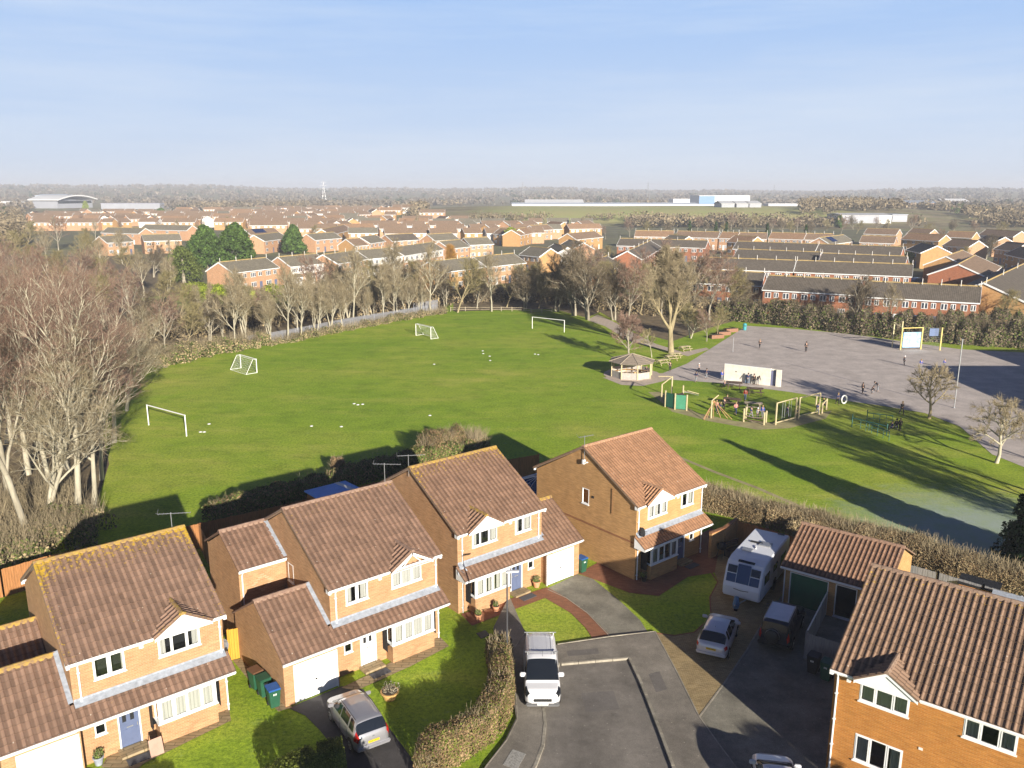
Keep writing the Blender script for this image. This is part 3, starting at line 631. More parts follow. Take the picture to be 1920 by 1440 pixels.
def near_house(name, label, px, rot, W=6.75, mirror=False, garage=None, tile=(.26, .155, .12), lich=0.0, brick='brick', doorc='white', rear=None,
               lean=True, bandc=False, curt=(.2, .25, .3), per=.3, gab='solid', downpipes=(), extra=None, doorlights=True, sidewin=False, bare=False):
    o = G(px[0], px[1], 5.0); root = thing(name, label, 'house', (o.x, o.y, 0), rot)
    Mx = (lambda a, b: (W - b, W - a)) if mirror else (lambda a, b: (a, b))
    bw = M[brick]; yf = .25; xl, xr = .15, W - .15; D = 9.75; ez = 5.0; rz_ = 7.75
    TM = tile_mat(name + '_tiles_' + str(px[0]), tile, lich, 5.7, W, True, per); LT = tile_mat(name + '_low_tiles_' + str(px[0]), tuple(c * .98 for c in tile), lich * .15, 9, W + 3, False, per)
    ridgem = mat('ridge_' + str(px[0]), tuple(c * 1.0 for c in tile), .9, .3, 5, c2=((.44, .29, .04) if lich > .7 else (tile[0] * 1.3, tile[1] * 1.5, tile[2] * 1.4)), detail=8)
    upA = Mx(1.03, 2.3); upB = Mx(3.7, 5.55); door = Mx(1.72, 2.66); sm = Mx(.8, 1.26); bay = Mx(3.25, 5.85)
    opens = [(*upA, 3.84, 4.83), (*upB, 3.88, 4.93)]
    if lean: opens += [(*door, .12, 2.05), (*sm, 1.2, 1.72), (bay[0] + .1, bay[1] - .1, .2, 2.2)]
    if extra == 'h5': opens = [(1.18, 3.05, 3.95, 4.97), (4.97, 6.74, 3.98, 4.9), (1.19, 3.02, 1.19, 2.42), (5.0, 6.7, 1.1, 2.4)]
    # walls (front with openings, gables, back)
    wb = MB(); wall_panel(wb, xl, xr, 0, ez + .02, yf, opens)
    wt = rz_ - .08
    def gable(x, flip, op=()):
        zb = [0, 0, ez - .02 + 0, wt, ez - .02]; pts = [(x, yf, 0), (x, D, 0), (x, D, ez - .03), (x, 5, wt), (x, yf, ez - .03)]
        if op:
            wall_panel(wb, yf, D, 0, ez - .03, x, op, side=(-1 if flip else 1), axis='y')
            tri = [(x, yf, ez - .03), (x, D, ez - .03), (x, 5, wt)]; wb.add(tri, [(0, 1, 2) if not flip else (2, 1, 0)])
        else: wb.add(pts, [(0, 1, 2, 3, 4) if not flip else (4, 3, 2, 1, 0)])
    gable(xl, True, [(4.48, 5.12, 3.82, 4.9)] if sidewin else ()); gable(xr, False)
    wb.quad((xr, D, 0), (xl, D, 0), (xl, D, ez), (xr, D, ez))
    wb.build('wall', bw, root)
    # string course
    if bandc:
        bb = MB(); bb.box(xl - .012, xl + .02, yf + .2, D, 2.42, 2.56); bb.build('string_course', M['bandbrick'], root)
    # main roof
    rb = MB(); sl = slopes(ROOFK); S = math.hypot(5.0, 2.75)
    tiles(rb, W, S, (0, 0, ez), (1, 0, 0), sl, per); tiles(rb, W, S, (W, 10, ez), (-1, 0, 0), (0, -sl.y, sl.z), per)
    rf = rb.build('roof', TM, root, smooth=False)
    ri = MB(); ridge_tiles(ri, (0, 5, rz_ + .02), (W, 5, rz_ + .02)); ri.build('ridge', ridgem, rf)
    # verge mortar & barge
    vm_ = mat('verge_' + str(px[0]), (.3, .2, .13), .9, .3, 6)
    for x in (.0, W - .03):
        vb = MB(); vb.slab([(x, 0, ez + .03), (x + .03, 0, ez + .03), (x + .03, 5, rz_ + .03), (x, 5, rz_ + .03)], .11); vb.slab([(x + .03, 10, ez + .03), (x, 10, ez + .03), (x, 5, rz_ + .03), (x + .03, 5, rz_ + .03)], .11); vb.build('verge', vm_, rf)
    # fascia, gutter, downpipes
    gx = Mx(3.5, 6.05) if extra != 'h5' else (1.0, 3.4)
    for a, b in ((0.02, gx[0] - .02), (gx[1] + .02, W - .02)):
        if b - a > .1:
            fb = MB()
            fb.box(a, b, .06, .1, ez - .16, ez + .04)
            fb.box(a, b, .1, yf, ez - .16, ez - .13)
            fb.tube([(a, -.02, ez - .02), (b, -.02, ez - .02)], .055, 8); fb.build('gutter', M['white'], root)
    for q_ in ((0.02, W - .02, 9.9, 9.95, ez - .16, ez + .04), (0.0, .14, .0, .3, ez - .2, ez + .02), (W - .14, W, .0, .3, ez - .2, ez + .02)): fb = MB(); fb.box(*q_); fb.build('eaves_box', M['white'], root)
    for x, zt, zb in downpipes:
        db = MB(); db.tube([(x, -.02, zt - .03), (x, .05, zt - .12), (x, yf - .06, zt - .3), (x, yf - .06, zb)], .04, 8)
        for zz in np.arange(zb + .3, zt - .4, 1.2): db.box(x - .06, x + .06, yf - .1, yf, zz, zz + .05)
        db.build('downpipe', M['white'], root)
    # gablet over the upper bay of windows
    xc = (gx[0] + gx[1]) / 2; hw = (gx[1] - gx[0]) / 2; zt = ez + hw * .62; yb = (zt - ez) / ROOFK + .12
    gb = MB(); gs = Vector((hw, 0, zt - ez)).normalized(); Sg = math.hypot(hw, zt - ez)
    for sgn in (-1, 1):
        xd = Vector((0, 1, 0)); base = Vector((xc + sgn * hw, -.22, ez + .02)); sd = Vector((-sgn * gs.x, 0, gs.z))
        Ll = yb + .22
        tiles(gb, Ll, Sg, tuple(base), tuple(xd), tuple(sd), per, clip=lambda u, v: (u - .22) < ((v / Sg) * (zt - ez)) / ROOFK + .12)
        gb.add([tuple(base), tuple(Vector((xc, -.22, zt + .02))), (xc, yb, zt + .02), (xc + sgn * hw, .0, ez + .02)], [(0, 1, 2, 3)]); gb.uv += [(0, 0)] * 4
        gb.add([tuple(base), tuple(Vector((xc, -.22, zt + .02))), tuple(Vector((xc, -.22, zt + .09))), tuple(base + Vector((0, 0, .07)))], [(0, 1, 2, 3)]); gb.uv += [(0, 0)] * 4
    gr = gb.build('gablet_roof', TM, root)
    rg = MB(); ridge_tiles(rg, (xc, -.24, zt + .06), (xc, yb, zt + .06), .1); rg.build('ridge', ridgem, gr)
    fz = MB()
    if gab == 'open':          # truss-like barge with braces
        fz.add([(xc - hw + .1, .02, ez - .1), (xc + hw - .1, .02, ez - .1), (xc + hw - .1, .02, ez + .02), (xc, .02, zt - .1), (xc - hw + .1, .02, ez + .02)], [(0, 1, 2, 3, 4)], 1)
        fz.box(xc - hw + .12, xc + hw - .12, -.14, -.08, ez + .0, ez + .1)
        for sgn in (-1, 1):
            fz.slab([(xc + sgn * .04, -.16, zt - .05), (xc + sgn * hw, -.16, ez), (xc + sgn * hw, -.16, ez - .13), (xc + sgn * .04, -.16, zt - .2)][::sgn], .05)
            fz.slab([(xc + sgn * .55, -.15, ez + .05), (xc + sgn * .62, -.15, ez + .05), (xc + sgn * .1, -.15, zt - .22), (xc + sgn * .03, -.15, zt - .22)][::sgn], .04)
    else:
        fz.add([(xc - hw + .05, -.12, ez - .1), (xc + hw - .05, -.12, ez - .1), (xc + hw - .05, -.12, ez + .0), (xc, -.12, zt - .04), (xc - hw + .05, -.12, ez + .0)], [(0, 1, 2, 3, 4)])
        for sgn in (-1, 1): fz.slab([(xc, -.16, zt + .01), (xc + sgn * hw, -.16, ez + .02), (xc + sgn * hw, -.16, ez - .13), (xc, -.16, zt - .14)][::sgn], .03)
    fz.box(xc - hw + .06, xc + hw - .06, -.1, yf, ez - .13, ez - .1)
    fz.build('gablet_board', [M['white'], bw], root)
    # windows
    if extra == 'h5':
        window(root, 1.18, 3.05, 3.95, 4.97, yf, 3, .4, seed=1); window(root, 4.97, 6.74, 3.98, 4.9, yf, 3, .3, seed=2)
        window(root, 1.19, 3.02, 1.19, 2.42, yf, 3, .25, seed=3); window(root, 5.0, 6.7, 1.1, 2.4, yf, 3, .3, seed=4)
        va = MB(); va.box(3.55, 3.7, yf - .03, yf, 2.75, 2.85)
        for (x, z) in ((.75, 4.95),): va.box(x - .07, x + .07, yf - .2, yf - .02, z - .28, z - .06)
        va.build('vent_box', M['offwhite'], root)
    else:
        window(root, *upA, 3.84, 4.83, yf, 2, curt[0], seed=px[0]); window(root, *upB, 3.88, 4.93, yf, 3, curt[1], seed=px[0] + 1, nets=(curt[1] > .9))
        al = MB(); xa = (upA[1] + upB[0]) / 2 if not mirror else (upB[1] + upA[0]) / 2 + .3
        al.box(xa - .09, xa + .09, yf - .09, yf - .002, 4.62, 4.86); al.build('alarm_box', M['offwhite'], root)
        s0, s1 = sm; window(root, s0, s1, 1.2, 1.72, yf, 1, 0, seed=5, sill=True)
        # front door
        d0, d1 = door; fr = MB()
        fr.box(d0, d0 + .06, yf - .02, yf + .1, .12, 2.05); fr.box(d1 - .06, d1, yf - .02, yf + .1, .12, 2.05); fr.box(d0 + .06, d1 - .06, yf - .02, yf + .1, 1.97, 2.05); fr.box(d0 - .03, d1 + .03, yf - .1, yf + .1, .05, .118)
        dm = M['white'] if doorc == 'white' else M['doorblue']
        dr = MB(); dr.box(d0 + .062, d1 - .062, yf + .03, yf + .08, .13, 1.965)
        for (a, b, c, d) in ((.14, .4, .3, .95), (.54, .8, .3, .95)): dr.box(d0 + a * .95, d0 + b * .95, yf + .018, yf + .03, c, d)
        dd = dr.build('door', dm, root, bevel=.004); fr.build('door_frame', M['white'], dd)
        dg = MB()
        if doorlights:
            for a in (.27, .6): dg.box(d0 + a - .07, d0 + a + .09, yf + .015, yf + .028, 1.35, 1.75)
        dg.build('door_glass', M['dark'], dd)
        hd = MB(); hx = d1 - .14 if not mirror else d0 + .14; hd.box(hx - .015, hx + .015, yf - .015, yf + .03, 1.0, 1.16); hd.box(d0 + .35, d0 + .62, yf + .012, yf + .03, 1.02, 1.07); hd.build('handle', M['alu'], dd)
        st = MB(); st.box(d0 - .12, d1 + .12, -.45, yf, 0, .14); st.build('doorstep', M['slabs'], root)
        mt = MB(); mt.box(d0 + .05, d1 - .02, -.4, -.05, .142, .16) if bare else mt.box(d0 + .0, d1 + .1, -1.05, -.55, .03, .05)
        mt.build('doormat', mat('doormat', (.09, .09, .1), .95, .2, 20), root)
    if lean:
        # bay window
        b0, b1 = bay; yb_ = -.42
        bm_ = MB(); bm_.box(b0, b1, yb_, yf, 0, 1.0); bm_.box(b0 + .02, b1 - .02, yb_ + .02, yf, 2.14, 2.28)
        bm_.build('bay_base', bw, root)
        bs = MB(); bs.box(b0 - .05, b1 + .05, yb_ - .06, yf, 1.001, 1.06)
        for x in (b0, b1 - .09): bs.box(x, x + .09, yb_ - .01, yb_ + .08, 1.06, 2.14)
        for x in (b0, b1 - .07): bs.box(x, x + .07, yf - .1, yf, 1.06, 2.14)
        bs.build('bay_frame', M['white'], root)
        window(root, b0 + .09, b1 - .09, 1.06, 2.14, yb_ + .02, 4, curt[2], sill=False, seed=9, nets=(curt[2] > .9), name='bay_window')
        for x, sg in ((b0 + .01, 1), (b1 - .01, -1)):
            s3 = MB(); s3.quad((x + sg * .02, yb_ + .08, 1.06), (x + sg * .02, yf - .1, 1.06), (x + sg * .02, yf - .1, 2.14), (x + sg * .02, yb_ + .08, 2.14)); s3.build('bay_side_pane', M['glass'], root)
        # lean-to roof with the garage under the same slope
        sk = .62; y0, z0 = -.65, 2.42; yw, zw = yf, 2.42 + sk * .9
        x0 = 0.0; x1 = W
        g0 = g1 = None
        if garage == 'L': x0 = -2.85; g0, g1 = -2.75, .148
        if garage == 'R': x1 = W + 2.65; g0, g1 = W - .148, W + 2.5
        lt = MB(); Sx = slopes(sk)
        S1 = math.hypot(.9, .9 * sk); S2 = math.hypot(3.15, 3.15 * sk)
        tiles(lt, W - (.0 if garage != 'L' else .0), S1, (0, y0, z0), (1, 0, 0), Sx, per)
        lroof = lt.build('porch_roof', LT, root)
        fl = MB(); fl.slab([(.15, yf - .26, zw + .0), (W - .15, yf - .26, zw + .0), (W - .15, yf - .01, zw + .17), (.15, yf - .01, zw + .17)], .03); fl.box(.16, W - .16, yf - .012, yf - .002, zw + .16, zw + .26); fl.build('flashing', M['lead'], lroof)
        wo = MB(); wo.box(0.02 if garage != 'L' else .15, (W if garage != 'R' else W - .15) - .02, y0 + .03, y0 + .06, z0 - .17, z0 + .03); wo.box(.15, W - .15, y0 + .06, yf, z0 - .17, z0 - .14)
        wo.tube([(x0 + .02, y0 - .04, z0 - .04), (x1 - .02, y0 - .04, z0 - .04)], .05, 8)
        for xx in (() if garage else (0,)) + ((W - .05,) if garage != 'R' else ()) + ((0.0,) if garage == 'R' else ()):
            wo.add([(xx + .02, y0, z0 - .17), (xx + .02, yf, z0 - .17), (xx + .02, yf, zw), (xx + .02, y0, z0 + .02)], [(0, 1, 2, 3)])
        wo.build('porch_fascia', M['white'], lroof)
        if garage:
            gt = MB(); xg0, xg1 = (x0, 0) if garage == 'L' else (W, x1)
            yr = y0 + 3.15; zr = z0 + sk * 3.15
            tiles(gt, xg1 - xg0, S2, (xg0, y0, z0), (1, 0, 0), Sx, per)
            tiles(gt, xg1 - xg0, S2, (xg1, y0 + 6.3, z0), (-1, 0, 0), (0, -Sx.y, Sx.z), per)
            # the slope runs on over the wall line
            groof = gt.build('garage_roof', LT, root)
            rr_ = MB(); ridge_tiles(rr_, (xg0, yr, zr + .04), (xg1 if garage == 'R' else xg1 + .15, yr, zr + .04)); rr_.build('ridge', ridgem, groof)
            gw = MB(); yd = -.42; dx0, dx1 = (-2.25, .08) if garage == 'L' else (W - .26, W + 2.03)
            wall_panel(gw, g0, g1, 0, z0 + .1, yd, [(dx0, dx1, .0, 2.05)], .1)
            for x, fl_ in ((g0, True), (g1, False)):
                if (garage == 'L') == fl_ or True:
                    q = [(x, yd, 0), (x, 5.5, 0), (x, 5.5, z0 + .1), (x, yr, zr - .03), (x, yd, z0 + .1)]
                    gw.add(q, [(0, 1, 2, 3, 4) if not fl_ else (4, 3, 2, 1, 0)])
            gw.quad((g1, 5.5, 0), (g0, 5.5, 0), (g0, 5.5, z0 + .1), (g1, 5.5, z0 + .1))
            gw.build('garage_wall', bw, root)
            gd = MB(); gd.box(dx0 + .05, dx1 - .05, yd + .03, yd + .07, .02, 2.0)
            for k in range(1, 9): pass
            ga = gd.build('garage_door', mat('white_steel_door_' + str(px[0]), (.8, .8, .8), .5, .03, 1, stretch=(1, 1, 6)), root)
            gf = MB(); gf.box(dx0, dx0 + .05, yd - .015, yd + .08, 0, 2.05); gf.box(dx1 - .05, dx1, yd - .015, yd + .08, 0, 2.05); gf.box(dx0 + .05, dx1 - .05, yd - .015, yd + .08, 2.0, 2.05); gf.build('door_frame', M['white'], ga)
            gh = MB(); gh.box((dx0 + dx1) / 2 - .05, (dx0 + dx1) / 2 + .05, yd + .0, yd + .03, .85, .93); gh.build('handle', M['black'], ga)
            fw = MB(); fw.box(xg0 + .02, xg1 - .02, y0 + .03, y0 + .06, z0 - .17, z0 + .03); fw.box(xg0 + .1, xg1 - .1, y0 + .06, yd, z0 - .17, z0 - .14); fw.build('fascia', M['white'], groof)
            # stepped lead flashing where the garage roof meets the house wall
            xs_ = xl - .004 if garage == 'L' else xr + .004; xo = xs_ - .2 if garage == 'L' else xs_ + .2
            q = [(xo, yf, zw + .14), (xs_, yf, zw + .16), (xs_, yr, zr + .16), (xo, yr, zr + .14)]
            fm = MB(); fm.slab(q if garage == 'R' else q[::-1], .02); fm.build('flashing', M['lead'], groof)
    if rear == 'two':     # two-storey rear block on the left
        rw = MB(); rw.add([(-2.45, 5.3, 0), (-2.45, 9.75, 0), (-2.45, 9.75, 4.95), (-2.45, 7.52, 6.2), (-2.45, 5.3, 4.95)], [(4, 3, 2, 1, 0)])
        rw.quad((-2.45, 5.3, 0), (xl, 5.3, 0), (xl, 5.3, 5), (-2.45, 5.3, 5)); rw.quad((xl, 9.75, 0), (-2.45, 9.75, 0), (-2.45, 9.75, 5), (xl, 9.75, 5)); rw.build('rear_wing_wall', bw, root)
        rt = MB(); s2 = math.hypot(2.5, 1.38); dv = slopes(.55)
        tiles(rt, 2.7, s2, (-2.55, 5.02, 4.95), (1, 0, 0), dv, per); tiles(rt, 2.7, s2, (.15, 10.02, 4.95), (-1, 0, 0), (0, -dv.y, dv.z), per); rro = rt.build('rear_wing_roof', TM, root)
        r3 = MB(); ridge_tiles(r3, (-2.55, 7.52, 6.36), (.15, 7.52, 6.36)); r3.build('ridge', ridgem, rro)
        r4 = MB(); r4.slab([(-.08, 5.05, 5.08), (.145, 5.05, 5.1), (.145, 7.5, 6.45), (-.08, 7.5, 6.43)], .02); r4.build('flashing', M['lead'], rro)
        r5 = MB(); r5.box(-2.52, .1, 5.06, 5.1, 4.8, 4.98); r5.tube([(-2.5, 5.0, 4.95), (.1, 5.0, 4.95)], .05, 8); r5.tube([(-2.3, 5.02, 4.9), (-2.3, 5.24, 4.6), (-2.3, 5.24, 0)], .04, 8); r5.build('gutter', M['white'], root)
        dm_ = MB()
        for k in range(4):   # diamond of pale headers set in the brick
            a = [(-1.2, 4.3), (-.7, 3.85), (-1.2, 3.4), (-1.7, 3.85)][k]; b = [(-1.2, 4.3), (-.7, 3.85), (-1.2, 3.4), (-1.7, 3.85)][(k + 1) % 4]
            for q_ in range(4):
                x = a[0] + (b[0] - a[0]) * q_ / 4; z = a[1] + (b[1] - a[1]) * q_ / 4; dm_.box(x - .11, x + .11, 5.288, 5.3, z - .035, z + .035)
        dm_.build('brick_diamond', mat('pale_headers', (.5, .32, .19), .9, .1, 4), root)
        window(root, 4.35, 5.0, 3.7, 4.75, xl, 1, .3, axis='y', seed=6, room=False)
    if rear == 'low':     # single-storey rear room behind the garage
        rw = MB(); rw.add([(-2.9, 5.6, 0), (-2.9, 9.6, 0), (-2.9, 9.6, 2.6), (-2.9, 7.6, 3.8), (-2.9, 5.6, 2.6)], [(4, 3, 2, 1, 0)])
        rw.quad((-2.9, 5.6, 0), (xl, 5.6, 0), (xl, 5.6, 2.6), (-2.9, 5.6, 2.6)); rw.quad((xl, 9.6, 0), (-2.9, 9.6, 0), (-2.9, 9.6, 2.6), (xl, 9.6, 2.6)); rw.build('rear_room_wall', bw, root)
        rt = MB(); dv = slopes(.6); s2 = math.hypot(2.15, 1.29)
        tiles(rt, 3.15, s2, (-3.0, 5.45, 2.6), (1, 0, 0), dv, per); tiles(rt, 3.15, s2, (.15, 9.75, 2.6), (-1, 0, 0), (0, -dv.y, dv.z), per); rro = rt.build('rear_room_roof', TM, root)
        r3 = MB(); ridge_tiles(r3, (-3.0, 7.6, 3.92), (.15, 7.6, 3.92)); r3.build('ridge', ridgem, rro)
    return root

ROT14 = R(90 - 50.6); ROT5 = R(90 - 128.2)
H1 = near_house('detached_house', 'orange brick house with yellow lichen along its roof ridge, beside the bare trees', (123, 1250), ROT14, garage='L', lich=1.0, doorc='blue', rear='low',
                curt=(.1, .18, .95), tile=(.265, .16, .125), downpipes=[(.45, 5, 2.9), (6.45, 5, 2.9), (6.55, 2.4, 0)])
H2 = near_house('detached_house', 'orange brick house with a rear wing, silver car on its drive', (616, 1110), ROT14, garage='L', lich=.35, doorc='white', rear='two', gab='open',
                curt=(.3, .95, .95), tile=(.255, .15, .115), downpipes=[(.45, 5, 2.9), (6.45, 5, 2.9), (6.55, 2.4, 0), (.2, 2.4, 0)])
H3 = near_house('detached_house', 'orange brick house with its white garage on the right and pots in front', (858, 1006), ROT14, mirror=True, garage='R', lich=.72, doorc='blue', brick='brick',
                curt=(.3, .2, .35), tile=(.26, .15, .11), downpipes=[(.45, 5, .0), (6.3, 5, 2.9)], bare=False)
H4 = near_house('detached_house', 'paler roofed house with a broad plain brown side wall, left of the caravan', (1197, 953), ROT14, mirror=True, brick='brick2', lich=0, doorc='blue', bandc=True, sidewin=True,
                curt=(.25, .35, .3), tile=(.38, .20, .125), per=.24, downpipes=[(.3, 5, .0), (6.55, 5, 2.9), (6.7, 2.4, 0)])
H5 = near_house('detached_house', 'deep orange brick house at the lower corner with coarse brown roof tiles', (1556, 1255), ROT5, W=9.6, brick='brick5', lich=.5, lean=False, extra='h5', per=.26, tile=(.26, .16, .12), downpipes=[(.3, 5, 0)])
# dress the side wall of the fourth house
window(H4, 4.48, 5.12, 3.82, 4.9, .15, 1, .2, axis='y', seed=8)
vb = MB(); vb.box(.10, .15, 4.0, 4.16, 4.42, 4.56); vb.build('flue_vent', M['black'], H4)
pb = MB(); pb.tube([(.1, 2.3, 5.6), (.1, 2.3, 3.9)], .02, 5); pb.build('cable', mat('brown_cable', (.2, .1, .04), .8, 0), H4)
# ================================================================== trees, hedges, shrubs
def bark(name, c, c2, sc_=2.0): return mat(name, c, .9, .2, sc_, c2=c2, bump=.3, stretch=(1, 1, .25), spec=.2)
M['bark_grey'] = bark('grey_brown_bark', (.24, .21, .155), (.42, .38, .29))
M['bark_pale'] = bark('pale_bark', (.34, .31, .23), (.54, .49, .37))
M['bark_tan'] = bark('tan_bark', (.25, .20, .12), (.42, .35, .20))
M['twig_red'] = mat('reddish_twigs', (.21, .13, .095), .9, .25, .5, c2=(.35, .23, .17), island=.3, spec=.2)
M['twig_tan'] = mat('tan_twigs', (.27, .22, .135), .9, .25, .5, c2=(.42, .345, .22), island=.3, spec=.2)
M['twig_olive'] = mat('olive_twigs', (.23, .20, .09), .9, .25, .5, c2=(.37, .31, .15), island=.3, spec=.2)
M['twig_dark'] = mat('dark_twigs', (.14, .11, .07), .9, .3, .5, c2=(.25, .20, .13), island=.3, spec=.2)
M['needle'] = mat('conifer_foliage', (.035, .078, .018), .85, .3, .8, c2=(.10, .16, .035), island=.5, spec=.15)
M['needle_dark'] = mat('dark_conifer_foliage', (.018, .04, .012), .85, .3, .8, c2=(.06, .10, .03), island=.5, spec=.15)
M['laurel'] = mat('yellow_green_foliage', (.15, .20, .018), .8, .3, 1.0, c2=(.30, .36, .035), island=.4, spec=.2)
M['ivy'] = mat('ivy_foliage', (.06, .09, .02), .8, .3, 1.0, c2=(.15, .18, .045), island=.5, spec=.2)
M['beech'] = mat('dry_beech_leaves', (.20, .13, .065), .9, .3, 1.3, c2=(.34, .235, .13), island=.45, spec=.15)
M['drygrass'] = mat('dry_grass', (.28, .21, .11), .95, .3, 1.2, c2=(.42, .33, .19), island=.35, spec=.1)
M['boxhedge'] = mat('clipped_hedge_leaves', (.09, .13, .02), .85, .3, 1.5, c2=(.22, .24, .05), island=.5, spec=.15)

def prisms(P0, P1, R0, R1, n=3):
    """many tapered n-sided twigs at once"""
    P0 = np.asarray(P0, float); P1 = np.asarray(P1, float); R0 = np.asarray(R0, float)[:, None]; R1 = np.asarray(R1, float)[:, None]
    d = P1 - P0; L_ = np.linalg.norm(d, axis=1, keepdims=True) + 1e-9; d = d / L_
    ref = np.where(np.abs(d[:, 2:3]) < .9, np.array([[0, 0, 1.]]), np.array([[1., 0, 0]])); x = np.cross(d, ref); x /= np.linalg.norm(x, axis=1, keepdims=True); y = np.cross(d, x)
    m = len(P0); V = np.empty((m, 2 * n, 3))
    for j in range(n):
        t = 2 * math.pi * j / n; o = x * math.cos(t) + y * math.sin(t); V[:, j] = P0 + o * R0; V[:, n + j] = P1 + o * R1
    F = np.array([[j, (j + 1) % n, n + (j + 1) % n, n + j] for j in range(n)]); F = (np.arange(m) * 2 * n)[:, None, None] + F[None]
    return V.reshape(-1, 3), F.reshape(-1, 4)

def grow(seed, H, r0, clear=.35, nlimb=7, levels=3, lean=(0, 0), up=.55, spread=.42, wiggle=.09, fork=1, limb_len=.55, asc=38):
    """skeleton of a bare tree: lists of segments (p0, p1, r0, r1, level) and tip points"""
    rg = random.Random(seed); S = []; tips = []
    def branch(p, d, L_, r, lv):
        n = 5 if lv == 0 else (4 if lv == 1 else 3); step = L_ / n; pts = [p]; rs = [r]
        for i in range(n):
            d = (d + Vector((rg.gauss(0, wiggle), rg.gauss(0, wiggle), rg.gauss(0, wiggle * .6))) + Vector((0, 0, up * .12 * (1 if lv else 0)))).normalized()
            p2 = p + d * step; r2 = r * (1 - (i + 1) / n * (.55 if lv == 0 else .7)) if True else r
            S.append((p, p2, rs[-1], r2, lv)); p = p2; pts.append(p); rs.append(r2)
        if lv >= levels: tips.append((pts[-1], d, rs[-1])); tips.append((pts[1], d, rs[-1])); return
        k = [nlimb, 6, 5, 4, 4][min(lv, 4)]
        for j in range(k):
            f = (clear + (1 - clear) * (j + rg.random() * .8) / k) if lv == 0 else (.2 + .8 * (j + rg.random() * .7) / k)
            f = min(f, .999); i = min(int(f * n), n - 1); q = pts[i].lerp(pts[i + 1], f * n - i); rr = rs[i] + (rs[i + 1] - rs[i]) * (f * n - i)
            dd = (pts[i + 1] - pts[i]).normalized(); ax = dd.orthogonal().normalized(); ax.rotate(Matrix.Rotation(j * 2.4 + rg.uniform(-.5, .5) + lv, 3, dd))
            ang = R(asc + rg.uniform(-10, 12)) * (1.0 if lv else (1.15 - .45 * f)); nd = (dd * math.cos(ang) + ax * math.sin(ang)).normalized()
            ll = (L_ * (limb_len if lv else spread) * (1.15 - .55 * f) * rg.uniform(.8, 1.2)) if lv else H * spread * (1.2 - .6 * f) * rg.uniform(.85, 1.15)
            branch(q, nd, ll, rr * (.66 if lv == 0 else .6), lv + 1)
        tips.append((pts[-1], d, rs[-1]))
    for f_ in range(fork):
        d0 = Vector((lean[0] + (rg.uniform(-.16, .16) if fork > 1 else 0), lean[1] + (rg.uniform(-.16, .16) if fork > 1 else 0), 1)).normalized()
        branch(Vector((rg.uniform(-.3, .3) * (fork > 1), rg.uniform(-.3, .3) * (fork > 1), -.1)), d0, H * (.82 if f_ == 0 else rg.uniform(.6, .8)), r0, 0)
    return S, tips

def bare_tree(name, seed, H, r0, barkm, twigm, ntwig=9, tl=.9, tr=.012, label='', cat='tree', trunk_lv=1, **kw):
    S, tips = grow(seed, H, r0, **kw); root = thing(name, label, cat)
    nr = np.random.default_rng(seed)
    a = [s for s in S if s[4] <= trunk_lv]; b = [s for s in S if s[4] > trunk_lv]
    V, F = prisms([s[0] for s in a], [s[1] for s in a], [s[2] * (1.25 if s[0].z < .2 else 1) for s in a], [s[3] for s in a], 7)
    np_mesh('trunk', V, F, barkm, parent=root, smooth=True)
    V1, F1 = prisms([s[0] for s in b], [s[1] for s in b], [max(tr * 1.7, s[2]) for s in b], [max(tr * 1.2, s[3]) for s in b], 4)
    src = np.array([tuple(s[1]) for s in b if s[4] >= kw.get('levels', 3) - 1] + [tuple(t[0]) for t in tips]); dr = np.array([tuple((s[1] - s[0]).normalized()) for s in b if s[4] >= kw.get('levels', 3) - 1] + [tuple(t[1]) for t in tips])
    idx = np.repeat(np.arange(len(src)), ntwig); m = len(idx)
    d = dr[idx] + nr.normal(0, .55, (m, 3)); d[:, 2] += .12; d /= np.linalg.norm(d, axis=1, keepdims=True); L_ = tl * nr.uniform(.45, 1.25, (m, 1)); p0 = src[idx] + d * .0; p1 = p0 + d * L_
    V2, F2 = prisms(p0, p1, np.full(m, tr * .8), np.full(m, tr * .35), 3)
    # second order twiglets
    k2 = m; q0 = p0 + (p1 - p0) * nr.uniform(.3, .8, (k2, 1)); d2 = d + nr.normal(0, .6, (k2, 3)); d2 /= np.linalg.norm(d2, axis=1, keepdims=True); q1 = q0 + d2 * L_ * .55
    V3, F3 = prisms(q0, q1, np.full(k2, tr * .6), np.full(k2, tr * .3), 3)
    # limbs keep the bark, twigs their own colour
    VV = np.concatenate([V1, V2, V3]); FF = np.concatenate([F1, F2 + len(V1), F3 + len(V1) + len(V2)]); mi = np.concatenate([np.zeros(len(F1), int), np.ones(len(F2) + len(F3), int)])
    np_mesh('crown', VV, FF, [barkm, twigm], mi, parent=root)
    return root

def leaf_cloud(nr, C, rad, n, size, squash=(1, 1, 1), shell=.55, jitter=.35):
    """n small leaf-like quads over a lumpy ellipsoid"""
    d = nr.normal(size=(n, 3)); d /= np.linalg.norm(d, axis=1, keepdims=True); r = (shell + (1 - shell) * nr.random((n, 1)) ** .6)
    P = np.asarray(C) + d * r * np.asarray(rad)
    nrm = d + nr.normal(0, jitter * 1.6, (n, 3)); nrm /= np.linalg.norm(nrm, axis=1, keepdims=True)
    return leaf_quads(nr, P, nrm, size)
def leaf_quads(nr, P, nrm, size):
    n = len(P); t = np.cross(nrm, nr.normal(size=(n, 3))); t /= np.linalg.norm(t, axis=1, keepdims=True) + 1e-9; b = np.cross(nrm, t)
    s = size * nr.uniform(.6, 1.5, (n, 1)); asp = nr.uniform(.45, .8, (n, 1))
    V = np.stack([P - t * s, P + b * s * asp, P + t * s, P - b * s * asp], 1).reshape(-1, 3); return V, np.arange(n * 4).reshape(-1, 4)

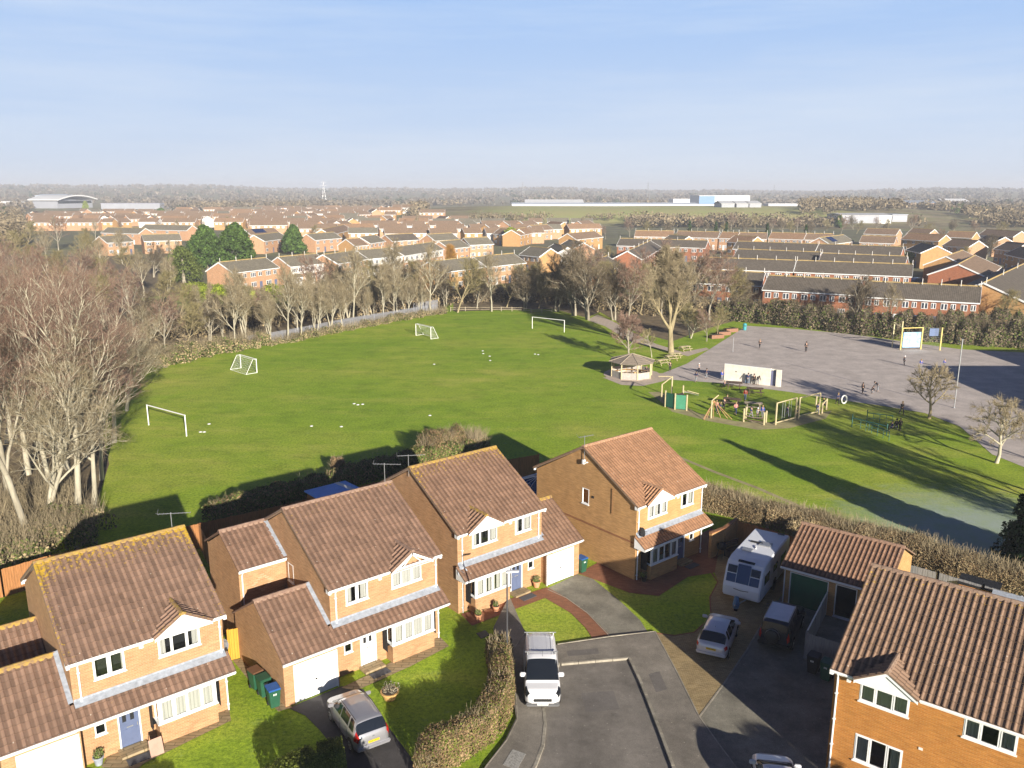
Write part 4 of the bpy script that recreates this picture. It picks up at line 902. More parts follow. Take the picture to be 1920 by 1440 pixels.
def conifer(name, seed, H, r, m, label, n=9000, size=.16, col=True, blunt=1.0, dense=1.0):
    nr = np.random.default_rng(seed); root = thing(name, label, 'tree')
    k = 170; Vs, Fs = [], []; off = 0
    for i in range(k):
        h = nr.random() ** .85; z = .06 * H + h * H * .92; rr = r * (1 - h ** (1.4 * blunt)) ** .75 * nr.uniform(.75, 1.12); a = nr.random() * 6.28
        c = (rr * math.cos(a) * .75, rr * math.sin(a) * .75, z); q = max(.35, r * .3 * (1.15 - h * .6)) * nr.uniform(.7, 1.3)
        V, F = leaf_cloud(nr, c, (q, q, q * .8), n // k, size, shell=.4); Vs.append(V); Fs.append(F + off); off += len(V)
    np_mesh('crown', np.concatenate(Vs), np.concatenate(Fs), m, parent=root)
    mb = MB(); mb.tube([(0, 0, -.1), (0, 0, H * .5), (0, 0, H * .95)], [r * .09 + .08, r * .05 + .05, .02], 8); mb.build('trunk', M['bark_grey'], root)
    return root

def bush_mesh(name, seed, dims, m, n, size, twig=None, ntw=400, lump=9, parent=None, flat=False, twl=.6, rough=1.0):
    nr = np.random.default_rng(seed); Vs, Fs, mi = [], [], []; off = 0; a, b, c = dims
    for i in range(lump):
        cx, cy = nr.uniform(-.55, .55) * a, nr.uniform(-.55, .55) * b; cz = c * (.5 if flat else nr.uniform(.35, .6)); q = np.array([a, b, c]) * nr.uniform(.42, .62) * np.array([.9, .9, 1 if not flat else 1.0])
        V, F = leaf_cloud(nr, (cx, cy, cz), q, n // lump, size, shell=.6); Vs.append(V); Fs.append(F + off); off += len(V); mi.append(np.zeros(len(F), int))
    if twig:
        p0 = np.stack([nr.uniform(-.5, .5, ntw) * a, nr.uniform(-.5, .5, ntw) * b, nr.uniform(.1, .7, ntw) * c], 1); d = nr.normal(0, .45, (ntw, 3)); d[:, 2] = 1; d /= np.linalg.norm(d, axis=1, keepdims=True)
        V, F = prisms(p0, p0 + d * nr.uniform(.4, 1.2, (ntw, 1)) * twl * c, np.full(ntw, .014), np.full(ntw, .006), 3); Vs.append(V); Fs.append(F + off); mi.append(np.ones(len(F), int))
    V = np.concatenate(Vs); V[:, 2] = np.maximum(V[:, 2], -.02)
    return np_mesh(name, V, np.concatenate(Fs), [m] + ([twig] if twig else []), np.concatenate(mi) if twig else None, parent=parent)

def hedge_along(name, pts, wd, ht, m, dens, size, label, seed=1, twig=None, tw=0, m2=None, f2=0, twl=.5, uneven=.12, cat='hedge', shell=True, z0=0, fill=.35):
    """a hedge that follows ground points: leaves mostly on its faces, twigs standing out of the top"""
    nr = np.random.default_rng(seed); P = np.array([(p[0], p[1]) for p in pts]); seg = np.linalg.norm(np.diff(P, axis=0), axis=1); cum = np.concatenate([[0], np.cumsum(seg)]); Lt = cum[-1]
    def at(s):
        i = np.clip(np.searchsorted(cum, s, 'right') - 1, 0, len(seg) - 1); f = (s - cum[i]) / seg[i]; p = P[i] + (P[i + 1] - P[i]) * f[:, None]; d = (P[i + 1] - P[i]) / seg[i][:, None]; return p, np.stack([-d[:, 1], d[:, 0]], 1)
    n = int(Lt * dens); s = nr.uniform(0, Lt, n); p, sd = at(s)
    un = sum(np.sin(s * f_ + seed * q_) for f_, q_ in ((.31, 1), (.83, 2.3), (1.93, 3.1), (3.7, .7))) * .5
    hh = ht * (1 + uneven * un + nr.normal(0, .05, n)); wv = wd * (1 + uneven * .8 * np.sin(s * 1.37 + 1 + np.sin(s * .7)))
    t = nr.random(n); typ = nr.random(n)
    off = np.where(typ < .38, nr.uniform(-.5, .5, n), np.where(typ < .69, -.5, .5) + nr.normal(0, .04, n)); z = np.where(typ < .38, hh + nr.normal(0, .05, n), hh * t ** .8)
    inn = nr.random(n) < fill; off = np.where(inn, nr.uniform(-.5, .5, n), off); z = np.where(inn, hh * nr.random(n), z)
    # rounded shoulders
    edge = np.clip((z / hh - .75) / .25, 0, 1); off = off * (1 - .28 * edge ** 2)
    Q = np.stack([p[:, 0] + sd[:, 0] * off * wv, p[:, 1] + sd[:, 1] * off * wv, z0 + np.maximum(z, .02)], 1)
    nn = np.stack([sd[:, 0] * off * 2, sd[:, 1] * off * 2, np.where(z > hh * .85, 1.2, .3)], 1) + nr.normal(0, .5, (n, 3)); nn /= np.linalg.norm(nn, axis=1, keepdims=True)
    V, F = leaf_quads(nr, Q, nn, size); mi = (nr.random(len(F)) < f2).astype(int) if m2 else np.zeros(len(F), int); mats = [m] + ([m2] if m2 else [])
    if twig:
        k = int(Lt * tw); s = nr.uniform(0, Lt, k); p, sd = at(s); off = nr.uniform(-.45, .45, k) * wd; p0 = np.stack([p[:, 0] + sd[:, 0] * off, p[:, 1] + sd[:, 1] * off, z0 + ht * nr.uniform(.3, .95, k)], 1)
        d = nr.normal(0, .4, (k, 3)); d[:, 2] = 1; d /= np.linalg.norm(d, axis=1, keepdims=True); V2, F2 = prisms(p0, p0 + d * twl * nr.uniform(.4, 1.3, (k, 1)), np.full(k, .012), np.full(k, .005), 3)
        F = np.concatenate([F, F2 + len(V)]); V = np.concatenate([V, V2]); mi = np.concatenate([mi, np.full(len(F2), len(mats))]); mats.append(twig)
    return tag(np_mesh(name, V, F, mats, mi), label, cat)

# ---- the stand of tall trees on the left: each its own, from six grown forms
_big = [bare_tree('bare_tree', 11, 17, .25, M['bark_pale'], M['twig_red'], 2, .8, .011, clear=.42, nlimb=9, levels=3, spread=.42, up=1.1, asc=34),
        bare_tree('bare_tree', 12, 17.5, .27, M['bark_grey'], M['twig_red'], 2, .8, .011, clear=.42, nlimb=9, levels=3, spread=.4, lean=(-.16, .02), up=1.1, asc=34),
        bare_tree('bare_tree', 13, 14.5, .22, M['bark_pale'], M['twig_red'], 2, .8, .011, clear=.38, nlimb=8, levels=3, spread=.45, lean=(.1, .0), up=.8),
        bare_tree('bare_tree', 14, 14.5, .2, M['bark_pale'], M['twig_tan'], 2, .8, .011, clear=.3, nlimb=8, levels=3, spread=.42, fork=2, up=.7)]
REG = [register(o) for o in _big]
def place_tree(reg, first, x, y, rz, s, label, group=None):
    o = reg[0][0]
    if first: o.location = (x, y, 0); o.rotation_euler = (0, 0, rz); o.scale = (s,) * 3; o['label'] = label; o['category'] = 'tree'; (group and o.__setitem__('group', group)); return o
    return dup(reg, (x, y, 0), rz, label, group, s)
used = set()
def big(k, u, v, rz, s, label, group='tall bare trees on the left'):
    p = G(u, v); f = k not in used; used.add(k); return place_tree(REG[k], f, p.x, p.y, rz, s, label, group)
# front trunks that the photograph shows one by one
big(1, 62, 1025, .3, .92, 'leaning pale trunked bare tree, lowest and leftmost of those with trunks in sight')
big(0, 146, 985, 1.1, 1.02, 'thick straight bare tree just above the first roof, forking wide at half height')
big(2, 176, 965, 2.6, .92, 'bare tree with smooth straight trunk at the grass edge, outermost of the stand')
big(3, 88, 985, 4.0, .95, 'slender bare tree between the leaning one and the thick forked one')
big(0, 100, 930, 3.7, .85, 'bare tree right behind the slender one, trunk half hidden by scrub')
big(1, 20, 955, 5.2, .95, 'bare tree by the lower left picture edge with tangled low branches')
k_ = 0
words = ['reddish', 'tan', 'brown', 'grey', 'russet', 'pale']; places = ['beside the near goal frame', 'above the lowest trunks', 'over the scrub', 'along the left picture edge', 'towards the allotment green', 'in the middle of the belt']
pts_ = [(195, 900, 2, .8), (130, 880, 3, .95), (60, 890, 0, .95), (-30, 900, 1, 1.0), (210, 830, 0, .8), (150, 800, 1, .85), (90, 820, 2, .9), (20, 830, 3, .95), (-60, 820, 0, 1.), (-120, 930, 2, 1.), (240, 770, 3, .75),
        (180, 745, 2, .8), (110, 750, 0, .85), (40, 760, 1, .85), (-40, 750, 2, .9), (150, 700, 0, .8), (80, 700, 3, .8), (10, 690, 2, .8), (-60, 690, 1, .9), (60, 650, 1, .8), (130, 655, 2, .75), (0, 640, 0, .85), (-60, 630, 3, .8), (200, 690, 1, .7)]
rq = random.Random(4)
for i, (u, v, k, s) in enumerate(pts_):
    big(k, u + rq.uniform(-8, 8), v, rq.uniform(0, 6.28), s, 'bare tree with %s twigs inside the dense left stand, behind the front trunks' % ['reddish', 'reddish', 'reddish', 'tan'][k])

# ---- belt of smaller trees behind the field (mid distance)
_mid = [bare_tree('bare_tree', 21, 9.5, .14, M['bark_pale'], M['twig_tan'], 6, .8, .018, clear=.3, nlimb=9, levels=2, spread=.4, up=.9, asc=32),
        bare_tree('bare_tree', 22, 8.5, .13, M['bark_tan'], M['twig_olive'], 7, .8, .018, clear=.22, nlimb=9, levels=2, spread=.45, up=.7),
        bare_tree('bare_tree', 23, 9.0, .16, M['bark_grey'], M['twig_dark'], 8, .8, .018, clear=.2, nlimb=9, levels=2, spread=.46, up=.6, fork=2),
        bare_tree('bare_tree', 24, 9.0, .10, M['bark_pale'], M['twig_tan'], 5, .7, .016, clear=.35, nlimb=7, levels=2, spread=.26, up=1.2, fork=3, asc=26),
        bare_tree('bare_tree', 25, 10, .17, M['bark_grey'], M['twig_red'], 7, .8, .018, clear=.25, nlimb=9, levels=2, spread=.44, up=.7)]
MREG = [register(o) for o in _mid]; mused = set()
def mid(k, x, y, s, label, group, rz=None):
    f = k not in mused; mused.add(k); r = rq.uniform(0, 6.28) if rz is None else rz
    return place_tree(MREG[k], f, x, y, r, s, label, group)
def midp(k, u, v, s, label, group='trees of the belt behind the field'): p = G(u, v); return mid(k, p.x, p.y, s, label, group)
midp(1, 858, 586, 1.25, 'spreading bare tree with a forked trunk by the low rail fence behind the field')
midp(0, 922, 584, 1.15, 'tall olive bare tree with a pale trunk, right of the spreading one by the rail')
midp(0, 565, 636, 1.0, 'pale stemmed bare tree standing in front of the grey palisade fence')
midp(3, 618, 622, 1.1, 'slim many-stemmed bare tree by the palisade fence, next to its middle')
# the line of slim stems along the fence
for i, (u, v) in enumerate([(440, 655), (465, 648), (510, 646), (540, 640), (590, 630), (640, 616), (664, 612), (690, 606), (715, 600), (738, 598), (762, 594), (785, 592), (808, 589), (655, 596), (700, 590), (745, 585), (600, 608), (560, 618)]):
    midp(3 if i % 3 else 0, u, v, rq.uniform(.8, 1.4), 'slim pale-stemmed tree in the row along the grey palisade fence', 'slim trees along the palisade')
for i in range(18):
    u = 440 + i * 22 + rq.uniform(-9, 9); v = 632 - i * 3 - rq.uniform(6, 26); midp([1, 2, 1, 4][i % 4], u, v, rq.uniform(.7, 1.15) * (.62 if i < 7 else 1), 'low bushy bare tree behind the row of slim stems', 'bushy trees behind the palisade')
for i, (u, v, k, s) in enumerate([(395, 640, 2, .8), (420, 632, 3, .8), (350, 650, 1, .8), (310, 660, 4, .8), (280, 640, 2, .9), (330, 615, 1, .9), (380, 610, 3, .9), (250, 620, 4, 1.), (300, 590, 1, 1.), (240, 585, 3, 1.), (200, 600, 4, 1.), (170, 620, 1, 1.1), (215, 560, 1, 1.1),
        (270, 555, 0, 1.0), (315, 548, 3, 1.0), (150, 570, 4, 1.1), (100, 600, 1, 1.1), (60, 580, 4, 1.2), (20, 600, 1, 1.2), (-20, 570, 4, 1.2), (110, 540, 1, 1.1), (190, 530, 0, 1.1), (240, 520, 1, 1.0), (290, 520, 2, 1.0), (60, 530, 1, 1.2), (10, 530, 4, 1.2), (-30, 520, 1, 1.2),
        (150, 505, 1, 1.2), (90, 500, 0, 1.2), (30, 498, 1, 1.3), (230, 495, 0, 1.1), (-20, 490, 1, 1.3), (330, 500, 3, 1.0), (180, 480, 1, 1.2), (110, 470, 4, 1.3), (50, 465, 1, 1.3), (0, 462, 1, 1.4)]):
    midp(k, u, v, s, 'bare %s tree in the wooded ground left of the field' % ['tan', 'olive', 'dark', 'pale multi-stemmed', 'reddish'][k], 'trees of the left wood')
for i, (u, v, k, s) in enumerate([(985, 580, 2, .9), (1010, 578, 1, .9), (1045, 585, 2, 1.2), (1075, 592, 2, 1.3), (1100, 600, 2, 1.5), (1060, 570, 4, 1.2), (1025, 570, 1, 1.0), (950, 576, 1, 1.0), (895, 578, 2, .8), (1120, 585, 1, 1.2), (1150, 600, 2, 1.1), (1180, 605, 4, 1.1), (1150, 580, 1, 1.1),
        (1200, 590, 1, 1.2), (1095, 560, 1, 1.2), (1130, 560, 4, 1.1), (1165, 570, 2, 1.0), (1000, 562, 2, .9), (960, 560, 1, .9), (1215, 570, 4, 1.1), (1330, 600, 4, 1.2), (1355, 592, 1, 1.1), (1385, 590, 2, .9), (1340, 575, 1, 1.2), (1300, 585, 4, 1.2), (880, 566, 2, .8), (835, 575, 2, .8), (1240, 592, 4, 1.)]):
    midp(k, u, v, s, 'bare %s tree in the thicket behind the far goal' % ['tan', 'olive', 'dark', 'pale', 'reddish'][k], 'thicket trees behind the far goal')

# ---- named single trees near the playground
mp_ = bare_tree('bare_tree', 31, 14.5, .42, M['bark_tan'], M['twig_tan'], 7, .8, .02, clear=.2, nlimb=13, levels=3, spread=.44, up=1.3, asc=30, label='large vase-shaped bare tree with a pale trunk above the picnic tables', wiggle=.05)
p = G(1258, 662); mp_.location = p
o_ = bare_tree('bare_tree', 32, 7, .16, M['bark_grey'], M['twig_red'], 9, .6, .02, clear=.25, nlimb=10, levels=2, spread=.42, label='small round bare tree right behind the gazebo roof'); o_.location = G(1180, 680); o_.scale = (1, 1, .95)
o_ = bare_tree('bare_tree', 33, 5.2, .15, M['bark_tan'], M['twig_tan'], 7, .5, .018, clear=.3, nlimb=9, levels=2, spread=.5, label='bare maple with a round spreading crown beside the shaded asphalt corner', up=.2, asc=52); o_.location = G(1742, 785); o_.scale = (1.05, 1.05, 1.1)
o_ = bare_tree('bare_tree', 36, 5.0, .16, M['bark_pale'], M['twig_tan'], 7, .5, .016, clear=.3, nlimb=10, levels=2, spread=.55, label='bare maple with a pale trunk and wide crown, nearest the right picture edge', up=.1, asc=55, trunk_lv=1); o_.location = G(1868, 868); o_.scale = (1.05, 1.05, 1.12)
o_ = bare_tree('bare_tree', 35, 6, .12, M['bark_pale'], M['twig_olive'], 7, .6, .016, clear=.3, nlimb=9, levels=2, spread=.4, fork=2, label='small twin-stemmed bare tree on the grass behind the picnic tables'); o_.location = G(1292, 634)
o_ = bare_tree('bare_tree', 37, 4.5, .07, M['bark_pale'], M['twig_olive'], 5, .4, .014, clear=.35, nlimb=6, levels=2, spread=.35, label='young thin tree right of the gazebo roof'); o_.location = G(1222, 670)
midp(1, 1345, 632, .55, 'low brown shrub-like tree by the brick planters', 'shrubby trees by the planters'); midp(4, 1325, 640, .5, 'low reddish shrub-like tree left of the brick planters', 'shrubby trees by the planters')
midp(2, 1600, 612, .95, 'ivy-clad bare tree in front of the long red brick terrace', None); midp(0, 1668, 622, .8, 'pale bare tree before the terrace windows, left of the yellow frame', None)
midp(1, 1870, 620, .85, 'tan bare tree before the orange gable wall at right', None)

# ---- evergreens
c1_ = conifer('conifer_tree', 41, 13.2, 5.8, M['needle'], 'tall dark green conifer, left one of the pair behind the pale roofed row', 15000, .34, blunt=2.2); c1_.location = G(388, 503)
c2_ = conifer('conifer_tree', 42, 14, 6.2, M['needle'], 'tall dark green conifer, right one of the pair behind the pale roofed row', 15000, .34, blunt=2.2); c2_.location = G(445, 504)
c3_ = conifer('conifer_tree', 43, 11, 5.0, M['needle'], 'broad pyramid-shaped conifer between the roofs, right of the pair', 10000, .4, blunt=1.3); c3_.location = G(552, 476)
c4_ = conifer('conifer_tree', 44, 8, 5.0, M['needle'], 'small dark evergreen among the far left roofs', 3500, .6, blunt=2.6); c4_.location = G(303, 407)
c5_ = conifer('conifer_tree', 45, 8, 3.8, M['laurel'], 'bright yellow-green round evergreen between white-gabled houses', 4000, .4, blunt=3); c5_.location = G(958, 461)
c6_ = conifer('conifer_tree', 46, 11, 3.8, M['laurel'], 'small yellow tree near the curved-roof hall', 1800, .6, blunt=3); c6_.location = G(161, 393)
c7_ = conifer('conifer_tree', 47, 6.6, 2.4, M['needle_dark'], 'dark conifer cut by the right picture edge beside the frosty grass', 16000, .13, blunt=1.1); c7_.location = (34.6, 50.4, 0)
c8_ = conifer('conifer_tree', 48, 11.8, 2.3, M['needle_dark'], 'narrow conifer outside the right picture edge that casts the long shadow on the grass', 9000, .16, blunt=1.0); c8_.location = (37.6, 41.5, 0)
c9_ = conifer('conifer_tree', 49, 7.5, 3.4, M['needle_dark'], 'broad conifer outside the right picture edge that shades the frosty grass', 8000, .18, blunt=1.4); c9_.location = (41.5, 36.5, 0)
c10 = conifer('conifer_tree', 50, 8, 3, M['needle'], 'green conifer left of the wide warehouse', 2500, .7, blunt=1.6); c10.location = G(1573, 427)
yt = conifer('conifer_tree', 51, 9.5, 5.5, M['ivy'], 'broad feathery dark conifer left of the pair of tall conifers', 7000, .22, blunt=1.6); yt.location = G(345, 530)
for i, (u, v) in enumerate([(1292, 448), (1341, 450), (1361, 451), (1437, 455), (1509, 458)]):
    q = conifer('cypress_tree', 60 + i, 9, 1.1, M['needle_dark'], 'thin dark cypress before the far orange terrace, %s' % ['leftmost of five', 'second from left of five', 'middle one of five', 'fourth from left of five', 'rightmost of five'][i], 900, .4, blunt=1.0); q.location = G(u, v); q['group'] = 'dark cypresses by the far terrace'
wl = bare_tree('bare_tree', 38, 8, .2, M['bark_tan'], mat('orange_willow_twigs', (.45, .24, .05), .9, .2, 1), 20, 1.0, .02, clear=.2, nlimb=10, levels=2, spread=.3, up=1.3, label='orange-twigged willow against the white-clad row'); wl.location = G(853, 515)
wl.location = G(848, 512)

# ---- hedges
def gp_(l): return [G2(*p) for p in l]
hedge_along('hedge', gp_([(362, 553), (400, 558), (440, 563), (472, 560)]), 4.5, 2.6, M['laurel'], 700, .2, 'bright green laurel hedge in front of the leftmost pale roofed house', 3)
hedge_along('hedge', gp_([(935, 1232), (940, 1290), (938, 1330), (915, 1375), (870, 1410), (812, 1440), (800, 1470)]), 1.15, 1.45, M['beech'], 7000, .036, 'curved brown beech hedge between lawn and footway', 5, M['twig_tan'], 300, M['boxhedge'], .3, .4)
hedge_along('hedge', gp_([(528, 1512), (560, 1488), (600, 1468), (648, 1458)]), 2.1, 1.35, M['boxhedge'], 9000, .036, 'rounded clipped green hedge at the bottom beside the silver car', 6, None, 0, uneven=.02, fill=.2)
hb = gp_([(395, 985), (440, 968), (520, 950), (600, 925), (660, 905), (760, 880), (850, 862), (905, 848)]); hedge_along('hedge', hb, 1.7, 1.5, M['ivy'], 1500, .08, 'dark hedge along the shaded lower edge of the playing field', 7, M['twig_tan'], 60, M['beech'], .3, .6)
hedge_along('hedge', gp_([(800, 868), (840, 852), (880, 848), (905, 855)]), 2.0, 2.0, M['beech'], 3800, .045, 'tan bushy hedge showing above the third roof', 8, M['twig_tan'], 420, M['ivy'], .25, .9, uneven=.3)
hedge_along('hedge', gp_([(1318, 950), (1380, 965), (1440, 985), (1520, 1000), (1600, 1025), (1700, 1050), (1800, 1085), (1990, 1140)]), 1.7, 1.6, M['drygrass'], 4200, .042, 'straw brown hedge along the near side of the right lawn', 9, M['twig_tan'], 420, M['beech'], .4, .8, uneven=.1)
hedge_along('hedge', gp_([(1350, 597), (1420, 603), (1520, 614), (1620, 626), (1700, 634), (1790, 642), (1990, 656)]), 4.2, 3.4, M['ivy'], 900, .15, 'tall dark mixed hedge between playground and red brick terrace', 10, M['twig_dark'], 75, M['twig_dark'], .7, 2.0, uneven=.22)
hedge_along('hedge', gp_([(1755, 628), (1990, 642)]), 5, 3.8, M['ivy'], 900, .15, 'thicker hedge at the right end behind the teal bin', 11, M['twig_tan'], 60, M['twig_dark'], .65, 1.6, uneven=.2)
hedge_along('shrubbery', gp_([(280, 690), (330, 678), (400, 662), (470, 650), (500, 646)]), 3.6, 1.6, M['ivy'], 520, .13, 'rough green and brown scrub along the far left edge of the field', 12, M['twig_tan'], 90, M['drygrass'], .5, 1.6, uneven=.4, cat='shrubs')
hedge_along('shrubbery', gp_([(500, 648), (560, 638), (640, 621), (760, 599), (835, 586)]), 1.6, .8, M['drygrass'], 330, .09, 'low dry grass fringe at the foot of the palisade', 17, M['twig_tan'], 60, M['ivy'], .4, .9, uneven=.7, cat='shrubs')
hedge_along('shrubbery', gp_([(300, 640), (420, 612), (540, 600), (640, 590), (760, 575), (850, 565), (1000, 560), (1130, 575), (1250, 590), (1350, 585)]), 8, 2.4, M['twig_dark'], 260, .22, 'dense dark undergrowth below the trees of the belt', 13, M['twig_tan'], 90, M['drygrass'], .35, 2.5, uneven=.35, cat='shrubs')
hedge_along('shrubbery', gp_([(-60, 1075), (0, 1060), (60, 1040), (110, 1010), (150, 985)]), 5, 1.5, M['ivy'], 700, .1, 'tangle of ivy and brambles at the feet of the left trees', 14, M['twig_tan'], 220, M['drygrass'], .45, 1.6, uneven=.3, cat='shrubs')
hedge_along('shrubbery', gp_([(-80, 1000), (20, 985), (60, 965), (140, 945)]), 6, 1.2, M['twig_dark'], 500, .12, 'brown brush between the trunks of the left stand', 15, M['twig_tan'], 260, M['drygrass'], .4, 1.8, uneven=.3, cat='shrubs')
hedge_along('shrubbery', gp_([(420, 470), (480, 475), (540, 568), (600, 572)][2:]), 5, 2.2, M['ivy'], 160, .3, 'low garden shrubs in front of the white-clad houses', 16, None, 0, cat='shrubs')
for (u, v, a, b, c, mm, lb) in [(1500, 1013, 1.3, 1.2, 1.5, M['drygrass'], 'tuft of dry grass behind the garage'), (633, 892, .7, .7, 1.6, M['beech'], 'small brown conical shrub behind the blue shed roof'), (100, 1100, 1.5, 1.0, .9, M['laurel'], 'yellow-green shrub by the orange fence in the first garden'),
                                (1690, 605, 2, 2, 2.5, M['ivy'], 'ivy mound in the playground hedge'), (515, 553, 3, 3, 2.5, M['laurel'], 'round green shrub before the white-clad houses'), (596, 557, 4, 3, 2.6, M['laurel'], 'spreading green shrub right of the round one')]:
    s_ = bush_mesh('shrub', int(u), (a, b, c), mm, 5000 if v > 800 else 1400, .06 if v > 800 else .2, M['twig_tan'], 200); s_.location = G(u, v); tag(s_, lb, 'shrub')
# trees below and beside the frame whose shadows fall into it
for i, (u, v, L_, h, r) in enumerate([(1292, 1372, 19.5, 5.6, 1.75), (1392, 1376, 18.5, 5.3, 2.3), (556, 1336, 13.4, 3.85, 2.3), (250, 1440, 12, 3.4, 2.0)]):
    p = G(u, v); q = conifer('round_tree', 80 + i, h, r, M['boxhedge'], ['round clipped tree below the picture, left of the two that shade the road', 'broad clipped tree below the picture, right of the two that shade the road', 'round tree below the picture whose shade falls by the wheelie bins', 'round bush below the picture shading the first lawn'][i], 9000, .1, blunt=6)
    q.location = (p.x - math.sin(R(-25.5)) * L_, p.y - math.cos(R(-25.5)) * L_, 0)
for i, (u, v, L_) in enumerate([(1660, 835, 20), (1760, 880, 19), (1830, 930, 17), (1700, 800, 22), ]):
    p = G(u, v); mid([4, 0, 2, 1, 0][i], p.x + math.sin(R(25.5)) * L_, p.y - math.cos(R(25.5)) * L_, [1.15, 1.1, 1.0, 1.2, 1.2][i], 'bare tree outside the right picture edge, %s of those shading the lawn' % ['first', 'second', 'third', 'fourth', 'fifth'][i], 'trees outside the right edge')
# ================================================================== vehicles
def paint(name, c, metal=.3, rough=.28): return mat(name, c, rough, .03, 2, metal=metal, coat=.6)
M['tyre'] = mat('tyre_rubber', (.02, .02, .02), .85, .2, 8)
M['rim'] = mat('alloy_rim', (.42, .43, .45), .35, .1, 3, metal=.7)
def cg(name, c):
    m, t, b = nmat(name); b.inputs['Base Color'].default_value = c4(c); b.inputs['Roughness'].default_value = .04; b.inputs['Specular IOR Level'].default_value = .9; return m
M['carglass'] = cg('dark_car_glass', (.012, .015, .02))
M['redlamp'] = cg('red_lamp', (.45, .02, .015)); M['clearlamp'] = cg('clear_lamp', (.2, .21, .24)); M['amber'] = cg('amber_lamp', (.6, .2, .02))
M['yplate'] = mat('yellow_plate', (.75, .5, .02), .4, 0); M['wplate'] = mat('white_plate', (.8, .8, .75), .4, 0)

class Body:
    """car body from side-view stations: x, bottom z, waist z, waist half width, roof z, roof half width"""
    def __init__(s, st, L): s.st = st; s.L = L
    def at(s, x):
        zb, zw, w, zr, wr = s.raw(x); d = min(x - s.st[0][0], s.st[-1][0] - x); k = 1 - .2 * max(0, 1 - max(d, 0) / .4) ** 2
        return zb, zw, w * k, zr, wr * (1 - (1 - k) * .6)
    def raw(s, x):
        st = s.st
        if x <= st[0][0]: return st[0][1:]
        for a, b in zip(st, st[1:]):
            if a[0] <= x <= b[0]:
                f = (x - a[0]) / (b[0] - a[0] + 1e-9); return tuple(p + (q - p) * f for p, q in zip(a[1:], b[1:]))
        return st[-1][1:]
    def P(s, x, t, off=0):
        """t 0..1: sill to flank to waist (.5) to roof edge (.8) to centre (1)"""
        zb, zw, w, zr, wr = s.at(x)
        K = [(0, w * .93, zb), (.12, w * .99, zb + (zw - zb) * .2), (.3, w * 1.0, zb + (zw - zb) * .6), (.42, w * .985, zb + (zw - zb) * .9), (.5, w * .94, zw), (.74, wr + (w * .94 - wr) * .12, zr - (zr - zw) * .14), (.8, wr * .95, zr - (zr - zw) * .035), (.9, wr * .55, zr + .012 * (zr - zw > .2)), (1, 0, zr + .02 * (zr - zw > .2))]
        for a, b in zip(K, K[1:]):
            if a[0] <= t <= b[0] + 1e-9:
                f = (t - a[0]) / (b[0] - a[0]); y, z = a[1] + (b[1] - a[1]) * f, a[2] + (b[2] - a[2]) * f; break
        if off:
            p = Vector((x, y, z)); e = .01; dt = .01 if t < .98 else -.01
            a = Vector(s.P(x + e, t)) - Vector(s.P(x - e, t)); b = (Vector(s.P(x, t + dt)) - p) * (1 if dt > 0 else -1); n = a.cross(b)
            if n.length > 1e-9:
                n.normalize()
                if n.dot(Vector((0, p.y, p.z - (zb + zw) / 2))) < 0: n = -n
                p += n * off
            return tuple(p)
        return (x, y, z)

